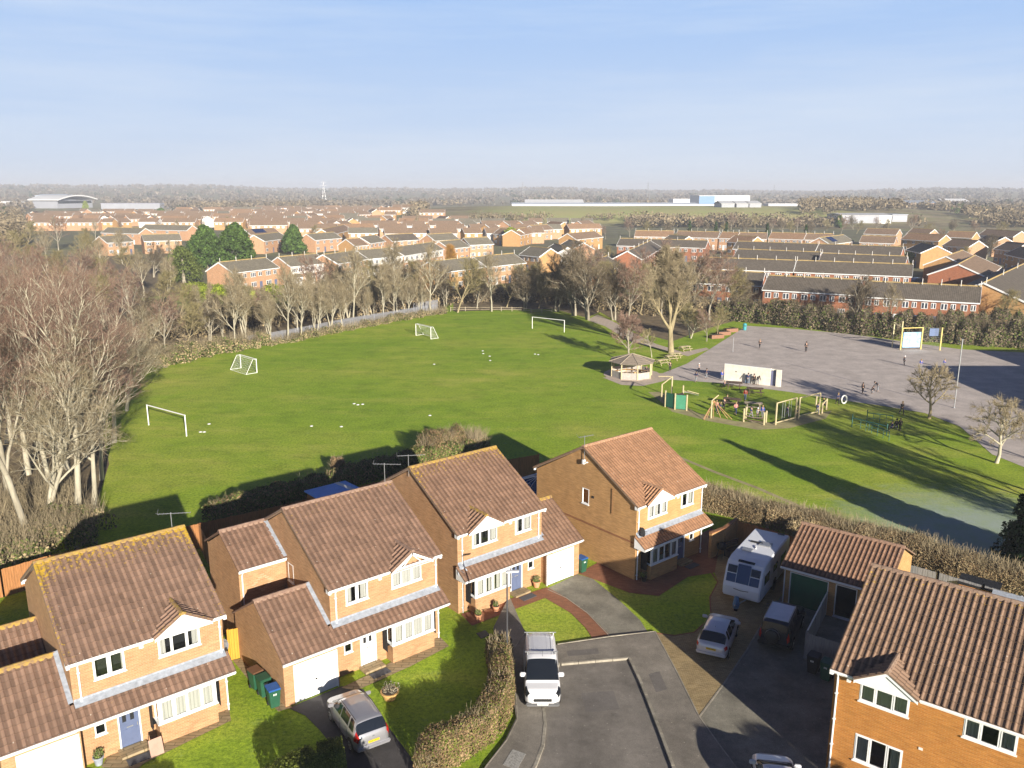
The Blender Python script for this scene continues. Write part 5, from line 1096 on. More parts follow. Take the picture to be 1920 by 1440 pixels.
def make_vehicle(name, label, cat, st, Lh, color, p_rear, p_front, wheels, wr=.31, windows=(), ws=None, rw=None, extras=None, metal=.3, plate='y', lamps=None, lower=None, mir=None, group=None):
    """local x runs from the rear (0) to the nose; the thing's origin is mid length on the ground"""
    B = Body(st, Lh); xs = sorted({q[0] for q in st} | set(np.linspace(st[0][0], st[-1][0], 40))); ts = [0, .12, .3, .42, .5, .62, .74, .8, .9, 1]
    a, b = Vector(p_rear), Vector(p_front); mid_ = (a + b) / 2; d = (b - a); rz = math.atan2(d.y, d.x)
    root = thing(name, label, cat, (mid_.x, mid_.y, 0), rz, group); dx = -Lh / 2
    pm = paint(name + '_paint_' + str(len(bpy.data.materials)), color, metal)
    mb = MB(); n = len(ts)
    for x in xs:
        ring = [B.P(x, t) for t in ts]; full = ring + [(p[0], -p[1], p[2]) for p in ring[-2::-1]]
        mb.v += [(p[0] + dx, p[1], p[2]) for p in full]
    k = 2 * n - 1
    for i in range(len(xs) - 1):
        for j in range(k - 1): mb.f.append((i * k + j, (i + 1) * k + j, (i + 1) * k + j + 1, i * k + j + 1)); mb.m.append(0)
        mb.f.append((i * k, i * k + k - 1, (i + 1) * k + k - 1, (i + 1) * k)); mb.m.append(0)
    mb.f.append(tuple(range(k))); mb.m.append(0); mb.f.append(tuple((len(xs) - 1) * k + j for j in range(k - 1, -1, -1))); mb.m.append(0)
    body = mb.build('body', pm, root, smooth=True, recalc=True)
    def patch(nm, x0, x1, t0, t1, m, side, parent=root, off=.008, nx=10, nt_=4, cross=False, slant=(0, 0)):
        q = MB()
        for sg in ((1, -1) if side == 'both' else (side,)):
            bb = len(q.v)
            for i in range(nx + 1):
                for j in range(nt_ + 1):
                    f, g = i / nx, j / nt_; x = x0 + (x1 - x0) * f + slant[0] * g * (1 - f) + slant[1] * g * f
                    p = B.P(x, t0 + (t1 - t0) * g, off); q.v.append((p[0] + dx, p[1] * sg, p[2]))
            for i in range(nx):
                for j in range(nt_):
                    f_ = (bb + i * (nt_ + 1) + j, bb + (i + 1) * (nt_ + 1) + j, bb + (i + 1) * (nt_ + 1) + j + 1, bb + i * (nt_ + 1) + j + 1); q.f.append(f_ if sg > 0 else f_[::-1]); q.m.append(0)
        return q.build(nm, m, parent, smooth=True)
    for w_ in windows:
        for sg in (1, -1): patch('side_window', w_[0], w_[1], .525, .76, M['carglass'], sg, slant=(w_[2] if len(w_) > 2 else 0, w_[3] if len(w_) > 3 else 0))
    def screen(nm, x0, x1, t0):       # full-width glass on the sloping end between x0 and x1
        q = MB(); nx, ny = 8, 10
        for i in range(nx + 1):
            for j in range(-ny, ny + 1):
                x = x0 + (x1 - x0) * i / nx; t = 1 - (1 - t0) * abs(j) / ny; p = B.P(x, t, .012); q.v.append((p[0] + dx, p[1] * (1 if j >= 0 else -1), p[2]))
        m_ = 2 * ny + 1
        for i in range(nx):
            for j in range(m_ - 1): q.f.append((i * m_ + j, i * m_ + j + 1, (i + 1) * m_ + j + 1, (i + 1) * m_ + j)); q.m.append(0)
        return q.build(nm, M['carglass'], root, smooth=True)
    if ws: screen('windscreen', ws[0], ws[1], ws[2] if len(ws) > 2 else .66)
    if rw: screen('rear_window', rw[0], rw[1], rw[2] if len(rw) > 2 else .66)
    wmax = max(q[3] for q in st)
    for wx in wheels:
        for sg in (1, -1):
            wy = wmax * .995; c = (wx + dx, sg * (wy - .19), wr)
            ar = MB(); ar.lathe([(wr * 1.2, 0), (wr * 1.2, sg * .006)], 24, (wx + dx, sg * (B.at(wx)[2] * .997), wr * 1.02), axis='y'); ar.build('wheel_arch', M['black'], root)
            wh = MB(); wh.lathe([(wr * .62, 0), (wr * .98, .0), (wr, .03), (wr, .17), (wr * .95, .2), (wr * .66, .205)], 24, (c[0], c[1] if sg > 0 else c[1] - .205, c[2]), axis='y')
            wo = wh.build('wheel', M['tyre'], root, smooth=False)
            ri = MB(); yo = sg * (wy + .018)
            ri.lathe([(wr * .64, 0), (wr * .64, sg * .004)], 20, (c[0], yo, c[2]), axis='y')
            ro = ri.build('rim', M['rim'], wo)
            sp_ = MB()
            for q in range(5):
                a_ = q * 2 * math.pi / 5 + .4
                sp_.lathe([(wr * .13, 0), (wr * .13, sg * .003)], 8, (c[0] + math.cos(a_) * wr * .4, yo + sg * .006, c[2] + math.sin(a_) * wr * .4), axis='y')
            sp_.build('rim_slots', M['black'], wo)
    if mir:
        for sg in (1, -1):
            q = MB(); zb, zw, w0, zr, wr_ = B.at(mir[0]); q.box(mir[0] + dx - .06, mir[0] + dx + .07, min(sg * w0 * .9, sg * (w0 + .2)), max(sg * w0 * .9, sg * (w0 + .2)), zw + .03, zw + .2 + mir[1]); q.build('wing_mirror', pm if len(mir) < 3 else M['black'], root, bevel=.035)
    zb0 = st[0][1]
    if plate:
        q = MB(); px, pz = plate[1]; q.box(px + dx - .015, px + dx, -.26, .26, pz, pz + .11); q.build('number_plate', M['yplate'] if plate[0] == 'y' else M['wplate'], root)
        ch = MB(); rr = random.Random(len(label))
        for i in range(7):
            y = -.22 + i * .063 + (.02 if i > 3 else 0)
            for j in range(2): ch.box(px + dx - .018 if plate[0] == 'y' else px + dx, px + dx - .0152 if plate[0] == 'y' else px + dx + .003, y + j * .025, y + .01 + j * .025, pz + .025, pz + .085)
            ch.box(px + dx - .018 if plate[0] == 'y' else px + dx, px + dx - .0152 if plate[0] == 'y' else px + dx + .003, y + .01, y + .025, pz + .05 * rr.random() + .02, pz + .035 + .05 * rr.random())
        ch.build('plate_characters', M['black'], root)
    for nm, x0, x1, t0, t1, m in (lamps or ()):
        for sg in (1, -1): patch(nm, x0, x1, t0, t1, M[m], sg, off=.012, nx=4, nt_=4)
    for nm, x0, x1, t0, t1, m in (lower or ()):
        for sg in (1, -1): patch(nm, x0, x1, t0, t1, M[m], sg, off=.006, nx=14, nt_=2)
    if extras: extras(root, B, dx, pm, patch)
    return root
def GP(u, v, z): p = G(u, v, z); return (p.x, p.y, 0)
def along(p0, p1, L_):
    """rear and nose points of length L_ centred on the two readings"""
    a, b = Vector(p0), Vector(p1); m = (a + b) / 2; d = (b - a).normalized() * L_ / 2; return m - d, m + d

# white panel van, nose towards the camera
st_van = [(0, .5, .75, .80, .8, .72), (.03, .32, 1.0, .86, 1.35, .78), (.1, .28, 1.05, .88, 1.74, .74), (.5, .24, 1.05, .885, 1.78, .74), (2.2, .22, 1.05, .885, 1.78, .73), (2.45, .22, 1.05, .88, 1.72, .72), (3.4, .22, 1.06, .87, 1.11, .77), (3.48, .22, 1.04, .87, 1.05, .75), (3.9, .24, .9, .86, .98, .70), (4.08, .3, .74, .82, .86, .62), (4.16, .38, .62, .68, .7, .5)]
def van_x(root, B, dx, pm, patch):
    for x in (.25, 2.1):
        q = MB(); q.box(x + dx, x + dx + .05, -.82, .82, 1.88, 1.915)
        for sg in (1, -1): q.box(x + dx - .03, x + dx + .08, sg * .68 - .03, sg * .68 + .03, 1.75, 1.9)
        q.build('roof_bar', M['alu'], root)
    q = MB(); q.tube([(2.35 + dx, .05, 1.78), (2.3 + dx, .05, 2.05)], .008, 5); q.build('aerial', M['black'], root)
    q = MB()
    for i in range(6): q.box(.3 + dx, 2.2 + dx, -.6 + i * .22, -.58 + i * .22, 1.79, 1.802)
    q.build('roof_ribs', pm, root)
    g = MB(); g.lathe([(.01, 0), (.05, .004)], 10, (4.15 + dx, 0, .56), axis='x'); g.box(4.06 + dx, 4.19 + dx, -.45, .45, .46, .62); g.build('grille', M['black'], root, bevel=.03)
    b_ = MB(); b_.box(3.98 + dx, 4.2 + dx, -.8, .8, .2, .4); b_.build('bumper', mat('grey_bumper', (.12, .12, .125), .6, .1, 4), root, bevel=.05)
    e = MB(); e.lathe([(.05, 0), (.05, .01)], 12, (4.13 + dx, 0, .68), axis='x'); e.build('badge', M['alu'], root)
a, b = along(GP(1012, 1213, .8), GP(1018, 1322, .4), 4.16)
make_vehicle('white_van', 'small white panel van with roof bars parked half on the pavement', 'van', st_van, 4.16, (.66, .66, .68), a, b, [.75, 3.35], .31, windows=[(2.35, 3.1, .1, -.35)], ws=(3.38, 2.47, .63), plate=('w', (4.205, .3)), lamps=[('headlight', 3.7, 4.06, .34, .7, 'carglass')], mir=(3.0, .05), metal=0, extras=van_x)
# silver car on the drive, rear towards the camera
st_mpv = [(0, .4, .62, .72, .66, .6), (.04, .3, .8, .80, .9, .66), (.1, .25, .92, .83, 1.02, .66), (.42, .22, .96, .845, 1.46, .58), (.7, .22, .97, .85, 1.5, .6), (1.7, .22, .96, .86, 1.53, .61), (2.35, .22, .95, .86, 1.48, .6), (2.6, .22, .95, .86, 1.38, .58), (3.18, .22, .95, .85, 1.03, .66), (3.25, .22, .94, .85, .98, .68), (3.7, .25, .82, .83, .88, .62), (3.92, .3, .66, .78, .74, .55), (4.02, .4, .55, .6, .58, .4)]
def mpv_x(root, B, dx, pm, patch):
    for sg in (1, -1):
        q = MB(); q.tube([(.6 + dx, sg * .57, 1.5), (1.6 + dx, sg * .59, 1.54), (2.35 + dx, sg * .58, 1.5)], .014, 5); q.build('roof_trim', M['black'], root)
    q = MB(); q.box(-.06 + dx, .1 + dx, -.78, .78, .3, .5); q.build('bumper', pm, root, bevel=.05)
    q = MB(); q.box(-.002 + dx, .05 + dx, -.06, .06, .84, .88); q.build('badge', M['alu'], root)
    for x in (1.05, 1.95, 2.85):
        for sg in (1, -1):
            q = MB(); zb, zw, w0, zr, w1 = B.at(x); q.box(x + dx - .004, x + dx + .004, min(sg * w0 * .9, sg * (w0 + .004)), max(sg * w0 * .9, sg * (w0 + .004)), .3, .9); q.build('door_seam', M['black'], root)
a, b = along(GP(701, 1400, .3), GP(640, 1306, .55), 4.02)
make_vehicle('silver_car', 'silver hatchback with yellow number plate parked on the dark drive by the white garage door', 'car', st_mpv, 4.02, (.42, .42, .45), a, b, [.68, 3.2], .3, windows=[(.5, .95, .1, 0), (1.08, 1.9), (1.98, 2.95, 0, -.42)], ws=(3.16, 2.66, .64), rw=(.12, .4, .66), plate=('y', (-.005, .6)), lamps=[('tail_light', .06, .3, .34, .66, 'redlamp'), ('headlight', 3.7, 3.92, .36, .55, 'clearlamp')], mir=(2.85, 0), extras=mpv_x, metal=.55)
# white hatchback in the shade
st_h = [(0, .4, .62, .72, .66, .58), (.04, .3, .82, .80, .9, .62), (.15, .25, .9, .83, .98, .64), (.62, .22, .93, .84, 1.38, .56), (.95, .22, .93, .85, 1.42, .58), (1.7, .22, .92, .85, 1.44, .58), (2.2, .22, .92, .85, 1.4, .57), (3.02, .22, .92, .84, .98, .64), (3.1, .22, .91, .84, .94, .66), (3.6, .25, .78, .82, .84, .6), (3.9, .32, .62, .74, .68, .5), (4.0, .4, .52, .58, .55, .4)]
a, b = along(GP(1334, 1222, .4), GP(1359, 1152, .8), 4.0)
def hx(root, B, dx, pm, patch):
    q = MB(); q.box(-.06 + dx, .1 + dx, -.78, .78, .32, .52); q.build('bumper', pm, root, bevel=.05)
    q = MB(); q.tube([(1.0 + dx, 0, 1.42), (.85 + dx, 0, 1.6)], .008, 5); q.build('aerial', M['black'], root)
make_vehicle('white_car', 'pale silver hatchback in the shade left of the dark off-roader', 'car', st_h, 4.0, (.6, .6, .64), a, b, [.65, 3.1], .3, windows=[(.7, 1.0, .1, 0), (1.1, 1.75), (1.82, 2.75, 0, -.4)], ws=(3.0, 2.3, .64), rw=(.18, .6, .66), plate=('y', (-.005, .62)), lamps=[('tail_light', .06, .25, .34, .5, 'redlamp'), ('headlight', 3.6, 3.85, .36, .55, 'clearlamp')], mir=(2.7, 0), extras=hx, metal=.2)
# dark off-roader
st_4 = [(0, .42, .8, .80, .86, .7), (.03, .36, 1.02, .87, 1.15, .74), (.1, .34, 1.12, .88, 1.7, .68), (.3, .34, 1.13, .885, 1.76, .68), (1.9, .34, 1.12, .885, 1.78, .68), (2.5, .34, 1.12, .885, 1.74, .67), (3.05, .34, 1.12, .88, 1.2, .72), (3.12, .34, 1.1, .88, 1.13, .74), (4.0, .36, 1.0, .87, 1.06, .7), (4.25, .42, .8, .84, .9, .6), (4.35, .5, .7, .75, .74, .5)]
a, b = along(GP(1448, 1212, .5), GP(1484, 1128, .9), 4.3)
def fx(root, B, dx, pm, patch):
    q = MB(); q.lathe([(.12, 0), (.36, .0), (.38, -.05), (.38, -.18), (.34, -.22), (.05, -.23)], 24, (0 + dx, .08, 1.0), axis='x'); q.build('spare_wheel', M['black'], root, smooth=True)
    q = MB(); q.lathe([(.385, 0), (.385, -.1)], 24, (-.03 + dx, .08, 1.0), axis='x'); q.build('spare_wheel_band', M['rim'], root)
    q = MB(); q.box(-.1 + dx, .1 + dx, -.82, .82, .42, .6); q.build('bumper', M['black'], root, bevel=.04)
    q = MB(); q.box(.35 + dx, 2.3 + dx, -.64, .64, 1.785, 1.81); q.box(.7 + dx, 1.2 + dx, -.35, .35, 1.81, 1.83); q.build('roof_panel', mat('pale_roof', (.68, .7, .74), .4, .05, 2), root, bevel=.01)
    for sg in (1, -1):
        q = MB(); q.tube([(.4 + dx, sg * .62, 1.84), (2.3 + dx, sg * .62, 1.84)], .02, 6); q.build('roof_rail', M['alu'], root)
make_vehicle('dark_offroader', 'dark off-road car with a spare wheel on its back door, before the green garage door', 'car', st_4, 4.35, (.008, .012, .03), a, b, [.85, 3.45], .36, windows=[(.25, .95), (1.05, 1.9), (1.98, 2.85, 0, -.3)], ws=(3.04, 2.54, .64), rw=(.04, .1, .7), plate=('y', (-.005, .82)), lamps=[('tail_light', .02, .12, .3, .58, 'redlamp'), ('headlight', 4.05, 4.25, .36, .5, 'clearlamp')], mir=(2.85, .03, 1), extras=fx, metal=.2)
# nose of the car at the bottom edge, facing up the road
a, b = along(GP(1464, 1512, .6), GP(1450, 1430, .8), 4.0)
make_vehicle('white_car', 'white car cut by the bottom edge of the picture right of the tree shadows', 'car', st_h, 4.0, (.66, .67, .7), a, b, [.65, 3.1], .3, windows=[(.7, 1.0, .1, 0), (1.1, 1.75), (1.82, 2.75, 0, -.4)], ws=(3.0, 2.3, .64), rw=(.18, .6, .66), plate=('y', (-.005, .62)), lamps=[('tail_light', .06, .25, .34, .5, 'redlamp'), ('headlight', 3.6, 3.85, .36, .55, 'clearlamp')], mir=(2.75, .02), extras=hx, metal=.1)

# touring caravan
def caravan():
    a, b = Vector(GP(1448, 998, 2.55)), Vector(GP(1388, 1121.5, .5)); m = (a + b) / 2; d = (b - a); L_ = 6.1; rz = math.atan2(d.y, d.x); d.normalize()
    c = b - d * (L_ / 2); root = thing('touring_caravan', 'white touring caravan with blue-tinted front windows parked beside the garage', 'caravan', (c.x, c.y, 0), rz)
    cm = mat('white_grp', (.72, .74, .78), .35, .04, 1.5); h = L_ / 2; W2 = 1.12
    prof = [(-h, .45), (-h, 2.45), (-h + .12, 2.6), (h - 1.3, 2.6), (h - .75, 2.46), (h - .42, 2.1), (h - .1, 1.35), (h, 1.1), (h, .55), (h - .15, .42)]
    mb = MB(); n = len(prof); mb.v = [(x, -W2, z) for x, z in prof] + [(x, W2, z) for x, z in prof]
    mb.f = [tuple(range(n)), tuple(range(2 * n - 1, n - 1, -1))] + [(i, n + i, n + (i + 1) % n, (i + 1) % n) for i in range(n)]; mb.m = [0] * len(mb.f)
    mb.build('body', cm, root, bevel=.06, recalc=True)
    def front(nm, y0, y1, s0, s1, m, off=.015, parent=root):     # panel on the sloped front between two profile points
        P0, P1 = Vector((h - .42, 0, 2.1)), Vector((h - .1, 0, 1.35)); n_ = Vector((P0.z - P1.z, 0, P1.x - P0.x)).normalized(); q = MB()
        A = P0 + (P1 - P0) * s0 + n_ * off; Bq = P0 + (P1 - P0) * s1 + n_ * off
        q.slab([(A.x, y0, A.z), (Bq.x, y0, Bq.z), (Bq.x, y1, Bq.z), (A.x, y1, A.z)], .02); return q.build(nm, m, parent)
    tint = cg('tinted_acrylic', (.03, .06, .14)); dk = M['carglass']
    front('front_window', -.98, -.42, -.25, .3, dk); front('front_window', .42, .98, -.25, .3, dk)
    front('front_window', -.98, -.42, .36, .98, tint); front('front_window', -.39, .39, -.42, .98, tint); front('front_window', .42, .98, .36, .98, tint)
    q = MB(); q.tube([(h + .01, -.45, 1.02), (h + .03, 0, .98), (h + .01, .45, 1.02)], .02, 6); q.build('grab_handle', M['black'], root)
    q = MB(); q.tube([(h, -.35, .5), (h + 1.0, 0, .45)], .04, 6); q.tube([(h, .35, .5), (h + 1.0, 0, .45)], .04, 6); q.build('drawbar', M['alu'], root)
    q = MB(); q.lathe([(.03, 0), (.16, .04), (.2, .3), (.13, .75), (.03, .82)], 10, (h + .75, 0, .15)); q.build('hitch_cover', mat('blue_cover', (.1, .2, .34), .7, .2, 4), root, smooth=True)
    q = MB(); q.box(h + .68, h + .8, -.1, .1, 0, .2); q.build('jockey_wheel', M['tyre'], root)
    for x in (-.1,):
        for sg in (1, -1):
            q = MB(); q.lathe([(.2, 0), (.32, .0), (.33, .03), (.33, .17), (.2, .2)], 20, (x, sg * W2 - (.02 if sg < 0 else .18), .33), axis='y'); q.build('wheel', M['tyre'], root)
            q = MB(); q.lathe([(.44, 0), (.44, sg * .006)], 20, (x, sg * (W2 - .0), .42), axis='y'); q.build('wheel_arch', M['black'], root)
    for (x0, x1, z0, z1) in ((1.2, 2.2, 1.25, 1.85), (-2.3, -1.2, 1.25, 1.85), (-.4, .4, 1.4, 1.85)):
        for sg in (1, -1):
            q = MB(); q.box(x0, x1, min(sg * W2, sg * (W2 + .02)), max(sg * W2, sg * (W2 + .02)), z0, z1); q.build('side_window', dk, root, bevel=.01)
    q = MB(); q.box(-1.0, -.42, W2 + .0, W2 + .015, .55, 2.3); q.build('door', mat('caravan_door', (.66, .68, .7), .4, .02, 2), root)
    for (x0, x1, y0, y1, z, mm) in ((-1.0, -.3, -.1, .6, 2.6, M['alu']), (.5, .95, -.75, -.15, 2.6, M['alu']), (-.75, -.55, -.7, .1, 2.6, M['black']), (-2.85, -2.7, .4, .85, 2.6, M['black'])):
        q = MB(); q.box(x0, x1, y0, y1, z, z + .07); q.build('roof_hatch', mm, root, bevel=.02)
    q = MB(); q.slab([(h - .9, -.5, 2.54), (h - .72, -.5, 2.47), (h - .72, .5, 2.47), (h - .9, .5, 2.54)], .02); q.build('front_rooflight', dk, root)
    q = MB(); q.tube([(-.1, -.2, 2.62), (.1, -.15, 2.66), (.3, -.05, 2.63)], .04, 6); q.build('roof_aerial', M['white'], root)
    return root
caravan()
# ================================================================== people: one skinned body, coat, trousers and hair as children
M['skin'] = mat('skin', (.50, .30, .21), .6, 0); M['hair'] = mat('dark_hair', (.03, .02, .015), .8, .2, 20); M['hair2'] = mat('fair_hair', (.30, .20, .10), .8, .2, 20)
CL = {}
def cloth(n, c):
    if n not in CL: CL[n] = mat(n + '_cloth', c, .9, .15, 8)
    return CL[n]
def skin_obj(name, nodes, edges, radii, m, parent, sub=1):
    me = bpy.data.meshes.new(name + '_src'); me.from_pydata(nodes, edges, []); o = bpy.data.objects.new(name, me); COL.objects.link(o)
    md = o.modifiers.new('s', 'SKIN'); md.use_smooth_shade = True
    for i, v in enumerate(me.skin_vertices[0].data): r = radii[i]; v.radius = r if isinstance(r, tuple) else (r, r); v.use_root = (i == 0)
    if sub: o.modifiers.new('d', 'SUBSURF').levels = sub
    dg = bpy.context.evaluated_depsgraph_get(); nm_ = bpy.data.meshes.new_from_object(o.evaluated_get(dg)); bpy.data.objects.remove(o)
    nm_.materials.clear(); nm_.materials.append(m); q = bpy.data.objects.new(name, nm_); COL.objects.link(q); q.parent = parent; return q
def person_form(pose, top, bottom, hair, bare=False, long_hair=False, hat=None):
    """1.75 m tall figure facing +x, built once per pose and look"""
    root = thing('person', '', 'person'); s = random.Random(hash(pose) % 1000)
    st = {'stand': (.06, -.06, 0), 'walk': (.30, -.28, .05), 'run': (.42, -.45, .16), 'sit': (.4, .4, 0), 'bend': (.05, -.05, .55), 'crouch': (.3, .1, .3)}[pose]
    fa, fb, ln = st; hz = .92 if pose not in ('sit', 'crouch') else .5
    pel = (0, 0, hz); ch = (ln * .5, 0, hz + .38 * (1 if pose != 'bend' else .75)); nk = (ln * .85, 0, hz + .56 * (1 if pose != 'bend' else .72)); hd = (ln * 1.05 + .02, 0, hz + .72 * (1 if pose != 'bend' else .7))
    N_ = [pel, (ln * .25, 0, hz + .18), ch, nk, hd]; E_ = [(0, 1), (1, 2), (2, 3), (3, 4)]; Rr = [(.13, .105), (.125, .095), (.165, .105), (.055, .055), (.085, .10)]
    LG = []; AR = []
    for sg, f in ((1, fa), (-1, fb)):
        if pose == 'sit': kn, an, to = (.42, sg * .12, hz), (.45, sg * .12, .1), (.58, sg * .12, .04)
        elif pose == 'crouch': kn, an, to = (.35, sg * .14, .48), (.05, sg * .13, .1), (.2, sg * .13, .04)
        else: kn, an, to = (f * .6 + .05, sg * .1, hz * .53), (f * 1.0 - (.1 if f < 0 else 0), sg * .09, .1 if f > -.2 else .16), (f + .12, sg * .1, .04 if f > -.2 else .06)
        b0 = len(N_); N_ += [(0, sg * .09, hz - .04), kn, an, to]; E_ += [(0, b0), (b0, b0 + 1), (b0 + 1, b0 + 2), (b0 + 2, b0 + 3)]; Rr += [.095, .06, .042, .04]; LG.append(b0)
    for sg, f in ((1, fb), (-1, fa)):
        b0 = len(N_); sh = (ch[0], sg * .19, ch[2] + .1); el = (ch[0] + f * .4 + (.1 if pose in ('bend', 'sit') else 0), sg * .24, ch[2] - .16); ha = (ch[0] + f * .75 + .12 + (.16 if pose in ('bend', 'sit') else 0), sg * .22, ch[2] - .36 + abs(f) * .3)
        hb = (ha[0] + .05, ha[1], ha[2] - .07); N_ += [sh, el, ha, hb]; E_ += [(2, b0), (b0, b0 + 1), (b0 + 1, b0 + 2), (b0 + 2, b0 + 3)]; Rr += [.06, .045, .035, .032]; AR.append(b0)
    skin_obj('body', N_, E_, Rr, M['skin'], root)
    g = 1.13
    tn = [N_[0], N_[1], N_[2], (N_[3][0] * .9, 0, N_[3][2] - .05)] + [N_[i] for b0 in AR for i in (b0, b0 + 1, b0 + 2)]; te = [(0, 1), (1, 2), (2, 3)]; tr_ = [(.155, .13), (.15, .12), (.19, .13), (.075, .07)]
    for q in range(2): b0 = 4 + q * 3; te += [(2, b0), (b0, b0 + 1), (b0 + 1, b0 + 2)]; tr_ += [.08, .06, .048]
    skin_obj('coat', tn, te, tr_, cloth(*top), root)
    ln_ = [(0, 0, hz + .02)] + [N_[i] for b0 in LG for i in (b0, b0 + 1, b0 + 2)]; le = []; lr = [(.15, .12)]
    for q in range(2): b0 = 1 + q * 3; le += [(0, b0), (b0, b0 + 1), (b0 + 1, b0 + 2)]; lr += [.108, .075, .06]
    skin_obj('trousers', ln_, le, lr, cloth(*bottom), root)
    sh_ = MB()
    for b0 in LG: x, y, z = N_[b0 + 3]; sh_.box(x - .17, x + .08, y - .045, y + .045, max(0, z - .045), z + .035)
    sh_.build('shoes', M['black'], root, bevel=.015)
    h = MB(); h.lathe([(.03, .135), (.085, .11), (.112, .04), (.115, -.03), (.10, -.08), (.05, -.1)], 12, (hd[0] - .025, 0, hd[2] + .02)); hm = hat or hair
    if long_hair: h.lathe([(.07, 0), (.1, -.08), (.085, -.2), (.03, -.27)], 10, (hd[0] - .06, 0, hd[2]))
    h.build('hair', M[hm] if isinstance(hm, str) else cloth(*hm), root, smooth=True)
    f = MB(); hx_, hz_ = hd[0], hd[2]
    for sg in (1, -1): f.lathe([(.004, 0), (.012, .006), (.004, .01)], 6, (hx_ + .078, sg * .032, hz_), axis='x')
    f.build('eyes', M['black'], root)
    ns = MB(); ns.add([(hx_ + .08, .015, hz_ - .03), (hx_ + .08, -.015, hz_ - .03), (hx_ + .108, 0, hz_ - .035), (hx_ + .085, 0, hz_ + .01)], [(0, 1, 2), (1, 3, 2), (3, 0, 2)])
    ns.box(hx_ + .07, hx_ + .088, -.022, .022, hz_ - .062, hz_ - .054); ns.build('nose_and_mouth', mat('lips_and_nose', (.4, .19, .14), .6, 0), root)
    return root
NAVY, BLK, GREY, BLUE, RED, PINK, WHT = ('navy', (.02, .03, .09)), ('black', (.02, .02, .025)), ('grey', (.2, .21, .23)), ('royal_blue', (.03, .08, .4)), ('red', (.5, .05, .04)), ('pink', (.6, .26, .25)), ('white', (.7, .7, .7))
FORMS = [('stand', BLK, BLK, 'hair', {}), ('walk', NAVY, GREY, 'hair', {}), ('run', NAVY, BLK, 'hair2', dict(long_hair=True)), ('stand', BLUE, GREY, 'hair2', {}), ('walk', PINK, NAVY, 'hair2', dict(long_hair=True)), ('stand', RED, ('denim', (.12, .17, .3)), 'hair', dict(long_hair=True)),
         ('sit', NAVY, BLK, 'hair2', {}), ('bend', BLK, GREY, 'hair', {}), ('crouch', BLK, GREY, 'hair', {}), ('stand', GREY, BLK, 'hair', dict(hat=WHT)), ('walk', BLK, BLK, 'hair2', {})]
PREG = []; pused = set()
for fm in FORMS: PREG.append(register(person_form(fm[0], fm[1], fm[2], fm[3], **fm[4])))
def person(k, u, v, h, rz, label, z=0, group=None):
    p = G(u, v, z); s = h / 1.75; o = PREG[k][0][0]
    if k not in pused:
        pused.add(k); o.location = (p.x, p.y, z); o.rotation_euler = (0, 0, rz); o.scale = (s,) * 3; o['label'] = label
        if group: o['group'] = group
        return o
    return dup(PREG[k], (p.x, p.y, z), rz, label, group, s)
ppl = [(10, 1424, 653, 1.42, 1.0, 'child in black with white shoes alone at the top left of the asphalt'), (0, 1511, 660, 1.62, 4.3, 'adult in a dark coat alone in the middle of the asphalt'),
       (9, 1695, 685, 1.4, 3.2, 'child in white top running left of the small maple on the asphalt'), (3, 1726, 692, 1.4, 4.6, 'child in blue coat standing at the tip of the long shadow, beside the maple'), (3, 1770, 690, 1.3, 1.6, 'child in blue half hidden behind the maple twigs'),
       (0, 1617, 738, 1.4, .4, 'child in navy standing upright on the asphalt above the tyre frame'), (7, 1646, 734, 1.45, 3.0, 'child bending over beside the one in navy'), (8, 1634, 738, 1.3, .2, 'child crouching low on the asphalt next to the bending one'),
       (1, 1305, 716, 1.4, 3.9, 'nearest of the children walking left of the white wall'), (9, 1310, 700, 1.4, 4.5, 'child with a pale hat walking left of the white wall'), (1, 1324, 710, 1.4, .5, 'child in navy walking towards the left end of the white wall'),
       (3, 1353, 714, 1.4, 5.2, 'child leaning at the left end of the white wall'), (0, 1256, 696, 1.4, 4.7, 'child in black on the grass by the asphalt tip, right of the gazebo'),
       (1, 1402, 720, 1.45, 4.6, 'first from left of the three children against the white wall'), (0, 1413, 721, 1.4, 4.3, 'middle one of the three children against the white wall'), (7, 1420, 722, 1.5, 4.8, 'last on the right of the three children against the white wall'),
       (5, 1397, 751, 1.45, 4.2, 'child in a red top walking on the play lawn between two tables'), (4, 1379, 777, 1.4, 4.4, 'child in a pink top on the play lawn above the low post'), (4, 1343, 772, 1.35, 1.2, 'child in pink climbing at the foot of the rope net'), (2, 1349, 776, 1.35, .4, 'dark haired child by the rope net'),
       (1, 1408, 785, 1.4, 2.2, 'child in navy at the rope bridge, left one'), (3, 1429, 783, 1.4, 4.1, 'child in a blue coat at the rope bridge'), (9, 1420, 787, 1.35, 5, 'child with a pale hat between the two at the rope bridge'), (0, 1357, 768, 1.4, 2.0, 'child in black right of the rope net'),
       (1, 1476, 783, 1.35, 1.9, 'child in navy under the left swing frame'), (10, 1492, 786, 1.35, 4.6, 'child in black by the shared posts of the swing frames'), (1, 1532, 777, 1.35, 4.8, 'child in navy under the right swing frame'),
       (2, 1570, 758, 1.4, 4.6, 'child beside the white tyre ring'), (10, 1690, 777, 1.5, 4.9, 'person in black on the asphalt kerb below the maple'), (2, 1545, 768, 1.35, 3.0, 'child running right of the swing frames'), (6, 1358, 728, 1.3, 2.0, 'child sitting at the table nearest the white wall'),
       (6, 1672, 808, 1.4, 3.4, 'first of the group in black crowding at the green frame'), (8, 1680, 806, 1.5, 1.1, 'crouching one of the group in black at the green frame'), (0, 1687, 807, 1.3, 4.0, 'last on the right of the group in black at the green frame'), (6, 1363, 757, 1.4, .8, 'child sitting at the dark table in the play lawn'), (10, 1212, 704, 1.3, 4.4, 'child inside the gazebo by its right posts')]
